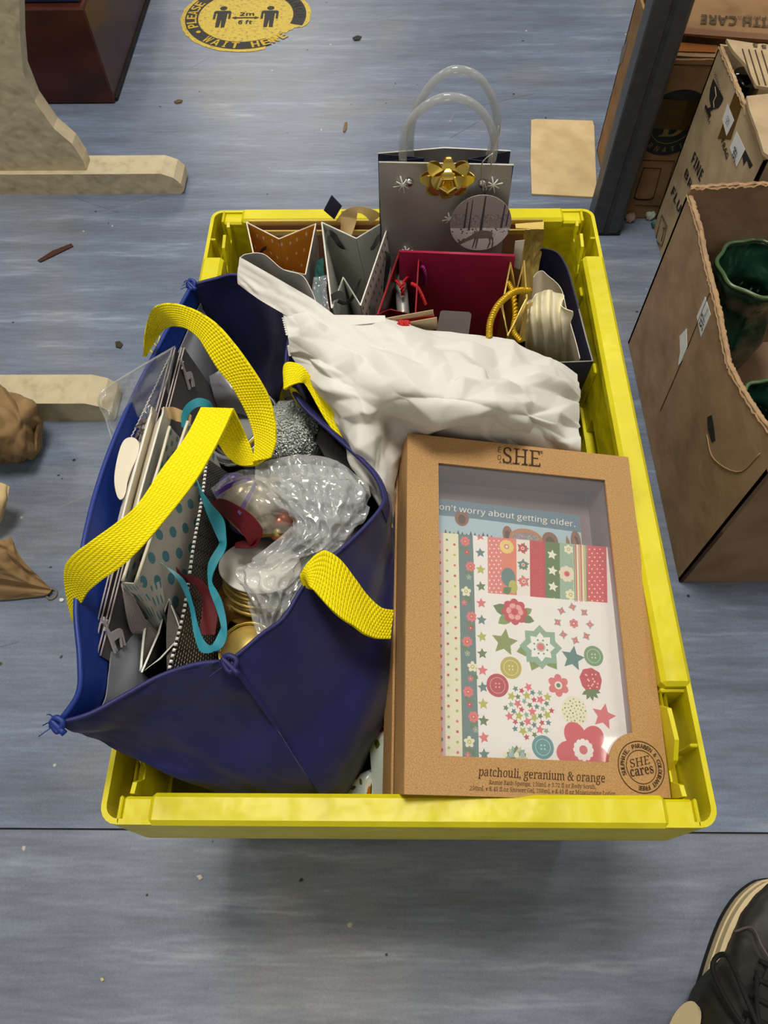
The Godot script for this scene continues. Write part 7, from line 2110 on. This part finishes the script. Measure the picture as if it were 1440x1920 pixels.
# ---------------------------------------------------------------- on the floor
func floor_bits() -> void:
	# round distancing sticker, worn away at the right
	var c := at(461, 30, 0.0008)
	var R := 0.142
	var s := thing("floor_sticker", "worn round yellow social distancing sticker stuck on the floor at the top", "sticker", Vector3(c.x, 0.0, c.z))
	var ym := with_noise(sm(Color.WHITE, 0.5), noise_tex(81, 0.03, 512, 512, [Color(0.42, 0.39, 0.28), Color(0.80, 0.69, 0.18), Color(0.87, 0.76, 0.20)], [0.0, 0.32, 1.0]), 6.0)
	var ragged := PackedVector2Array()
	var rg := RandomNumberGenerator.new()
	rg.seed = 7
	for k in 90:
		var a := TAU * k / 90.0
		var rr := R * (1.0 + rg.randf_range(-0.012, 0.008))
		var away := absf(angle_difference(a, deg_to_rad(-42)))   # the near right is scuffed off
		if away < 0.5: rr *= lerpf(0.72, 1.0, away / 0.5) + rg.randf_range(-0.05, 0.05)
		ragged.append(Vector2(cos(a) * rr, sin(a) * rr))
	var flat_xf := Transform3D(Basis(Vector3.RIGHT, Vector3.FORWARD, Vector3.UP), Vector3(c.x, 0.0003, c.z))
	var st := nst()
	prism(st, ragged, flat_xf, 0.0005)
	var disc_ := put("disc", done(st), ym, s)
	var n := Vector3.UP
	var dk := sm(Color(0.11, 0.11, 0.12), 0.6)
	put("dark_ring", ring_mesh(c + n * 0.0003, Vector3.RIGHT, Vector3.FORWARD, R * 0.73, R * 0.93, 60, deg_to_rad(-18), deg_to_rad(300)), dk, disc_)
	var o := c + n * 0.0004
	var yl := sm(Color(0.80, 0.67, 0.14), 0.6)
	arc_letters(disc_, "PLEASE KEEP", c, Vector3.RIGHT, Vector3.FORWARD, R * 0.83, R * 0.15, deg_to_rad(-115), deg_to_rad(-15), yl, 0.0008)
	arc_letters(disc_, "DISTANCE", c, Vector3.RIGHT, Vector3.FORWARD, R * 0.83, R * 0.15, deg_to_rad(5), deg_to_rad(95), dk, 0.0008)
	arc_letters(disc_, "WAIT HERE", c, Vector3.RIGHT, Vector3.FORWARD, R * 0.83, R * 0.16, deg_to_rad(222), deg_to_rad(128), yl, 0.0008, true)
	put("dark_dot", plane_poly(circle_pts(c + Vector3(-0.095, 0, 0.065), Vector3.RIGHT, Vector3.FORWARD, 0.005, 16), o + n * 0.0006, n, 0.0002), yl, disc_)
	# standing figure marks and the arrow between them
	for k in 2:
		var x: float = [-0.052, 0.052][k]
		var p := c + Vector3(x, 0.0004, 0.0)
		var fg := nst()
		var xf := Transform3D(Basis(Vector3.RIGHT, Vector3.FORWARD, Vector3.UP), p)
		prism(fg, oval(Vector2(0, 0.032), 0.008, 0.008, 0.0, 18), xf, 0.0003)
		prism(fg, pv([[-0.016, 0.021], [0.016, 0.021], [0.019, 0.016], [0.019, -0.012], [0.014, -0.012], [0.014, 0.010], [0.011, 0.010], [0.010, -0.046], [0.002, -0.046], [0, -0.012], [-0.002, -0.046], [-0.010, -0.046], [-0.011, 0.010], [-0.014, 0.010], [-0.014, -0.012], [-0.019, -0.012], [-0.019, 0.016]]), xf, 0.0003)
		put("figure_mark", done(fg), dk, disc_)
	var ar := nst()
	prism(ar, pv([[-0.030, -0.008], [-0.020, -0.002], [-0.020, -0.006], [0.020, -0.006], [0.020, -0.002], [0.030, -0.008], [0.020, -0.014], [0.020, -0.010], [-0.020, -0.010], [-0.020, -0.014]]), Transform3D(Basis(Vector3.RIGHT, Vector3.FORWARD, Vector3.UP), c + n * 0.0004), 0.0003)
	put("arrow_mark", done(ar), dk, disc_)
	letters(disc_, "2m", "sans bold", c + Vector3(-0.014, 0.0004, -0.014), c + Vector3(0.018, 0.0004, -0.014), c + Vector3(-0.014, 0.0004, 0.000), dk, 0.0004)
	letters(disc_, "6 ft", "sans bold", c + Vector3(-0.014, 0.0004, 0.018), c + Vector3(0.016, 0.0004, 0.018), c + Vector3(-0.014, 0.0004, 0.034), dk, 0.0004)
	# flat cardboard scrap
	solo("cardboard_scrap", plane_poly([[996, 225], [1004, 223], [1111, 226], [1114, 236], [1119, 366], [1110, 369], [997, 363], [995, 300]], Vector3(0, 0.0035, 0), Vector3.UP, 0.003), M.card_scrap, "flat square piece of pale cardboard lying on the floor left of the metal post", "cardboard")
	# crumpled brown paper parcels at the left edge
	var pr := thing("paper_parcel", "crumpled brown paper parcel on the floor in front of the near trestle foot", "parcel", at(20, 800, 0.0))
	put("wrap", sheet([
		pts([[-110, 690, 0.02], [-40, 700, 0.03], [10, 732, 0.055], [45, 742, 0.05], [58, 770, 0.02]]),
		pts([[-110, 720, 0.07], [-40, 728, 0.085], [12, 748, 0.085], [52, 764, 0.070], [72, 800, 0.018]]),
		pts([[-110, 770, 0.085], [-40, 775, 0.095], [10, 785, 0.090], [52, 798, 0.070], [74, 826, 0.012]]),
		pts([[-110, 830, 0.06], [-40, 838, 0.06], [8, 842, 0.055], [48, 842, 0.045], [70, 850, 0.006]]),
		pts([[-110, 860, 0.004], [-40, 866, 0.004], [4, 868, 0.004], [40, 866, 0.004], [64, 860, 0.004]])], 60, 60, 0.0012, Vector2.ONE, crumple(51.0, 0.011, 0.004, 5.0, 5.0)), M.paper_brown, pr)
	put("folded_end", sheet([pts([[60, 765, 0.045], [72, 780, 0.05], [82, 790, 0.03]]), pts([[62, 800, 0.04], [72, 806, 0.045], [80, 812, 0.02]]), pts([[60, 848, 0.02], [68, 845, 0.025], [78, 838, 0.004]])], 16, 16, 0.0012, Vector2.ONE, crumple(57.0, 0.003, 0.001, 2.0, 2.0)), M.paper_brown, pr)
	var f2 := solo("paper_flap", sheet([pts([[-60, 890, 0.05], [0, 905, 0.06], [18, 912, 0.055]]), pts([[-60, 930, 0.06], [0, 940, 0.055], [12, 945, 0.045]]), pts([[-60, 1000, 0.03], [-10, 990, 0.025], [4, 975, 0.02]])], 20, 20, 0.001, Vector2.ONE, crumple(61.0, 0.004, 0.001, 2.0, 2.0)), M.card_scrap, "torn corner of tan paper at the left edge between parcel and open paper bag", "paper")
	f2.name = "paper_flap"
	var tb := thing("brown_paper_bag", "opened crumpled brown paper bag at the left edge of the floor with a pointed corner", "paper bag", at(20, 1080, 0.0))
	put("top_sheet", sheet([pts([[-90, 1010, 0.06], [0, 1012, 0.075], [20, 1006, 0.075]]), pts([[-90, 1045, 0.055], [5, 1048, 0.06], [45, 1052, 0.05]]), pts([[-90, 1075, 0.05], [20, 1086, 0.035], [96, 1104, 0.010]])], 36, 30, 0.001, Vector2.ONE, crumple(65.0, 0.007, 0.003, 4.0, 3.0)), M.paper_brown, tb)
	put("under_sheet", sheet([pts([[-90, 1065, 0.02], [20, 1085, 0.012], [98, 1104, 0.006]]), pts([[-90, 1095, 0.03], [15, 1102, 0.02], [92, 1112, 0.006]]), pts([[-90, 1122, 0.004], [0, 1124, 0.004], [70, 1119, 0.003]])], 36, 24, 0.001, Vector2.ONE, crumple(69.0, 0.004, 0.001, 3.0, 2.0)), M.paper_brown, tb)
	var wr := nst()
	var wc := at(97, 1114, 0.0015)
	var wp := []
	for k in 25: wp.append(wc + Vector3(cos(TAU * k / 24) * 0.0058, 0, sin(TAU * k / 24) * 0.0066))
	tube(wr, wp, 0.0015, 8, 0, true)
	solo("plastic_ring", done(wr), sm(Color(0.45, 0.42, 0.36), 0.4), "small dull plastic ring lying on the floor at the paper bag's pointed corner", "ring")
	# litter
	var bits := [
		[[[70, 488], [98, 470], [134, 456], [137, 461], [102, 478], [75, 491]], Color(0.26, 0.13, 0.09), "splinter", "dark reddish brown splinter on the floor left of the crate"],
		[[[216, 641], [224, 639], [230, 645], [226, 652], [217, 650]], Color(0.20, 0.17, 0.12), "dirt_fleck", "small brown dirt fleck on the floor left of the blue bag"],
		[[[643, 245], [646, 230], [651, 228], [650, 240], [646, 247]], Color(0.50, 0.40, 0.28), "wood_chip", "tiny tan wood chip on the floor above the crate"],
		[[[661, 70], [670, 66], [678, 68], [674, 74], [664, 75]], Color(0.19, 0.18, 0.15), "dry_leaf", "small dark dry leaf on the floor right of the yellow sticker"],
		[[[326, 190], [334, 186], [342, 187], [340, 191], [330, 193]], Color(0.38, 0.30, 0.18), "paper_scrap", "tiny brown paper scrap on the floor below the yellow sticker"],
		[[[112, 1122], [117, 1121], [120, 1124], [116, 1128], [111, 1127]], Color(0.85, 0.85, 0.84), "white_crumb", "white crumb on the floor beside the small plastic ring"],
		[[[368, 1642], [376, 1640], [380, 1646], [374, 1650]], Color(0.80, 0.79, 0.76), "white_crumb", "white crumb on the floor below the crate's front left"],
		[[[188, 1834], [193, 1833], [195, 1838], [190, 1840]], Color(0.75, 0.74, 0.5), "yellow_crumb", "pale yellow crumb on the floor at lower left"]]
	for b in bits:
		solo(b[2], plane_poly(b[0], Vector3(0, 0.0022, 0), Vector3.UP, 0.002), sm(b[1], 0.8), b[3], "litter")
	for k in 3:
		var e: Array = [[[1170, 412], [1185, 405], [1190, 416], [1178, 421]], [[1203, 408], [1224, 402], [1232, 412], [1215, 428], [1204, 420]], [[1222, 420], [1232, 416], [1236, 430], [1226, 434]]][k]
		var p := pts([[e[0][0], e[0][1], 0.0], [e[2][0], e[2][1], 0.0]])
		solo("tissue_scrap", ball((p[0] + p[1]) / 2.0 + Vector3(0, 0.006, 0), 0.008, 14, 0.7, 2.0), [sm(Color(0.66, 0.58, 0.55), 0.8), sm(Color(0.66, 0.70, 0.66), 0.8), sm(Color(0.30, 0.42, 0.36), 0.8)][k], ["crumpled pinkish tissue scrap at the foot of the emblem carton", "crumpled pale tissue scrap between the two rear cartons", "crumpled greenish tissue scrap by the tan carton's corner"][k], "tissue")

# ---------------------------------------------------------------- trainer at the lower right
func shoe() -> void:
	var ox := Vector3(0.218, 0, 0.545)       # heel
	var d := Vector3(0.63, 0, -0.776)       # towards the toe
	var r := Vector3(0.776, 0, 0.63)        # to its right
	var t := thing("trainer", "black leather trainer with a cream sole and black laces at the lower right corner", "shoe", ox + d * 0.14)
	var L := 0.295
	# half widths left and right of the axis along the length
	var wl := [[0.0, 0.0], [0.03, 0.022], [0.1, 0.031], [0.2, 0.035], [0.35, 0.035], [0.5, 0.040], [0.62, 0.046], [0.74, 0.0495], [0.84, 0.047], [0.92, 0.0385], [0.97, 0.024], [1.0, 0.0]]
	var hw := func(f: float) -> float:
		for i in wl.size() - 1:
			if f <= wl[i + 1][0]:
				var p := []
				for e in [maxi(i - 1, 0), i, i + 1, mini(i + 2, wl.size() - 1)]: p.append(wl[e][1])
				return cubic_interpolate(p[1], p[2], p[0], p[3], (f - wl[i][0]) / (wl[i + 1][0] - wl[i][0]))
		return 0.0
	var outline := PackedVector2Array()
	for i in 41: outline.append(Vector2(hw.call(i / 40.0), i / 40.0 * L))
	for i in range(39, 0, -1): outline.append(Vector2(-hw.call(i / 40.0), i / 40.0 * L))
	var xf := Transform3D(Basis(r, d, Vector3.UP), ox)
	var st := nst()
	prism(st, outline, xf, 0.008)
	put("outsole", done(st), M.rubber, t)
	for lay in 2:
		var sc := PackedVector2Array()
		for p in outline: sc.append(Vector2(p.x * (0.985 - 0.03 * lay), (p.y - L / 2) * (0.99 - 0.012 * lay) + L / 2))
		var ms := nst()
		prism(ms, sc, Transform3D(xf.basis, xf.origin + Vector3.UP * (0.008 + 0.011 * lay)), 0.0105)
		put("midsole", done(ms), M.sole, t)
	# upper: rows of arches along the length
	var rows := []
	for i in 21:
		var f := lerpf(0.02, 0.985, i / 20.0)
		var w: float = hw.call(f) * 0.86 + 0.016 * smoothstep(0.66, 0.46, f) * smoothstep(0.0, 0.15, f)
		var top := 0.078
		if f > 0.42: top = lerpf(0.082, 0.045, smoothstep(0.42, 0.8, f))
		if f > 0.8: top = lerpf(0.045, 0.030, smoothstep(0.8, 1.0, f))
		if f < 0.42: top = lerpf(0.075, 0.082, f / 0.42)
		var row := []
		for k in 13:
			var a := PI * k / 12.0
			var x := -cos(a) * w
			var y := 0.028 + pow(sin(a), 0.75) * (top - 0.028)
			if f < 0.40 and k > 3 and k < 9: y = minf(y, lerpf(0.055, 0.07, f / 0.4))
			row.append(ox + d * f * L + r * x * (1.0 - 0.18 * sin(a)) + Vector3.UP * y)
		rows.append(row)
	put("upper", sheet(rows, 36, 60, 0.002, Vector2.ONE, func(u: float, v: float) -> float: return 0.0012 * nz.get_noise_2d(u * 6.0, v * 10.0)), M.shoe_black, t)
	# stitched toe seam, eyelet holes and side patch
	var P := func(f: float, x: float, h: float) -> Vector3: return ox + d * f * L + r * x + Vector3.UP * h
	put("toe_seam", done_tube([P.call(0.70, -0.045, 0.040), P.call(0.74, -0.036, 0.050), P.call(0.70, -0.024, 0.060), P.call(0.66, 0.0, 0.066), P.call(0.70, 0.024, 0.060), P.call(0.74, 0.036, 0.050)], 0.0012, 30), M.grey_card, t)
	for k in 9:
		var f := 0.72 + 0.05 * (k / 3)
		put("vent_hole", ball(P.call(f, -0.016 + 0.016 * (k % 3), 0.051 - 0.055 * (f - 0.72)), 0.0016, 8), M.sole, t)
	var pc: Vector3 = P.call(0.37, -0.051, 0.052)
	put("side_patch", plane_poly(circle_pts(pc, d * 0.022, Vector3(0.2, 0.5, 0.2).normalized() * 0.013, 1.0, 24), pc, (-r + Vector3.UP * 0.55).normalized(), 0.004), M.sole, t, "cream oval patch on the side")
	put("tongue", sheet([[P.call(0.36, -0.020, 0.092), P.call(0.36, 0.0, 0.099), P.call(0.36, 0.020, 0.092)], [P.call(0.5, -0.020, 0.080), P.call(0.5, 0.0, 0.085), P.call(0.5, 0.020, 0.080)], [P.call(0.66, -0.016, 0.062), P.call(0.66, 0.0, 0.066), P.call(0.66, 0.016, 0.062)]], 14, 18, 0.006), M.shoe_knit, t)
	put("collar", done_tube([P.call(0.42, -0.026, 0.086), P.call(0.28, -0.031, 0.080), P.call(0.14, -0.030, 0.082), P.call(0.04, -0.015, 0.088), P.call(0.02, 0.0, 0.09), P.call(0.04, 0.015, 0.088), P.call(0.14, 0.030, 0.082), P.call(0.28, 0.031, 0.080), P.call(0.42, 0.026, 0.086)], 0.006, 40, 10), M.shoe_knit, t)
	for k in 5:
		var f := 0.66 - 0.055 * k
		var h := 0.068 + 0.0062 * k
		put("lace", done_tube([P.call(f, -0.024, h - 0.006), P.call(f + 0.01, -0.008, h + 0.002), P.call(f + 0.02, 0.008, h + 0.002), P.call(f + 0.03, 0.024, h - 0.006)], 0.0024, 14, 8), M.rubber, t)
	for s in [-1.0, 1.0]:
		put("lace_loop", done_tube([P.call(0.44, 0.0, 0.098), P.call(0.52, s * 0.030, 0.094), P.call(0.60, s * 0.052, 0.074), P.call(0.55, s * 0.055, 0.066), P.call(0.48, s * 0.034, 0.084), P.call(0.43, 0.0, 0.099)], 0.0022, 30, 8), M.rubber, t)
		put("lace_end", done_tube([P.call(0.44, 0.0, 0.1), P.call(0.5, s * 0.018, 0.096), P.call(0.62, s * 0.026, 0.074)], 0.0020, 14, 8), M.rubber, t)
	# sock and the start of the ankle
	var sk := nst()
	lathe(sk, [Vector2(0.030, 0.05), Vector2(0.031, 0.085), Vector2(0.030, 0.11), Vector2(0.031, 0.135), Vector2(0.028, 0.137), Vector2(0.0, 0.137)], Transform3D(Basis(), P.call(0.2, 0.0, 0.0)), 28)
	solo("sock", done(sk), M.sock, "pale ribbed sock rising out of the black trainer", "sock")
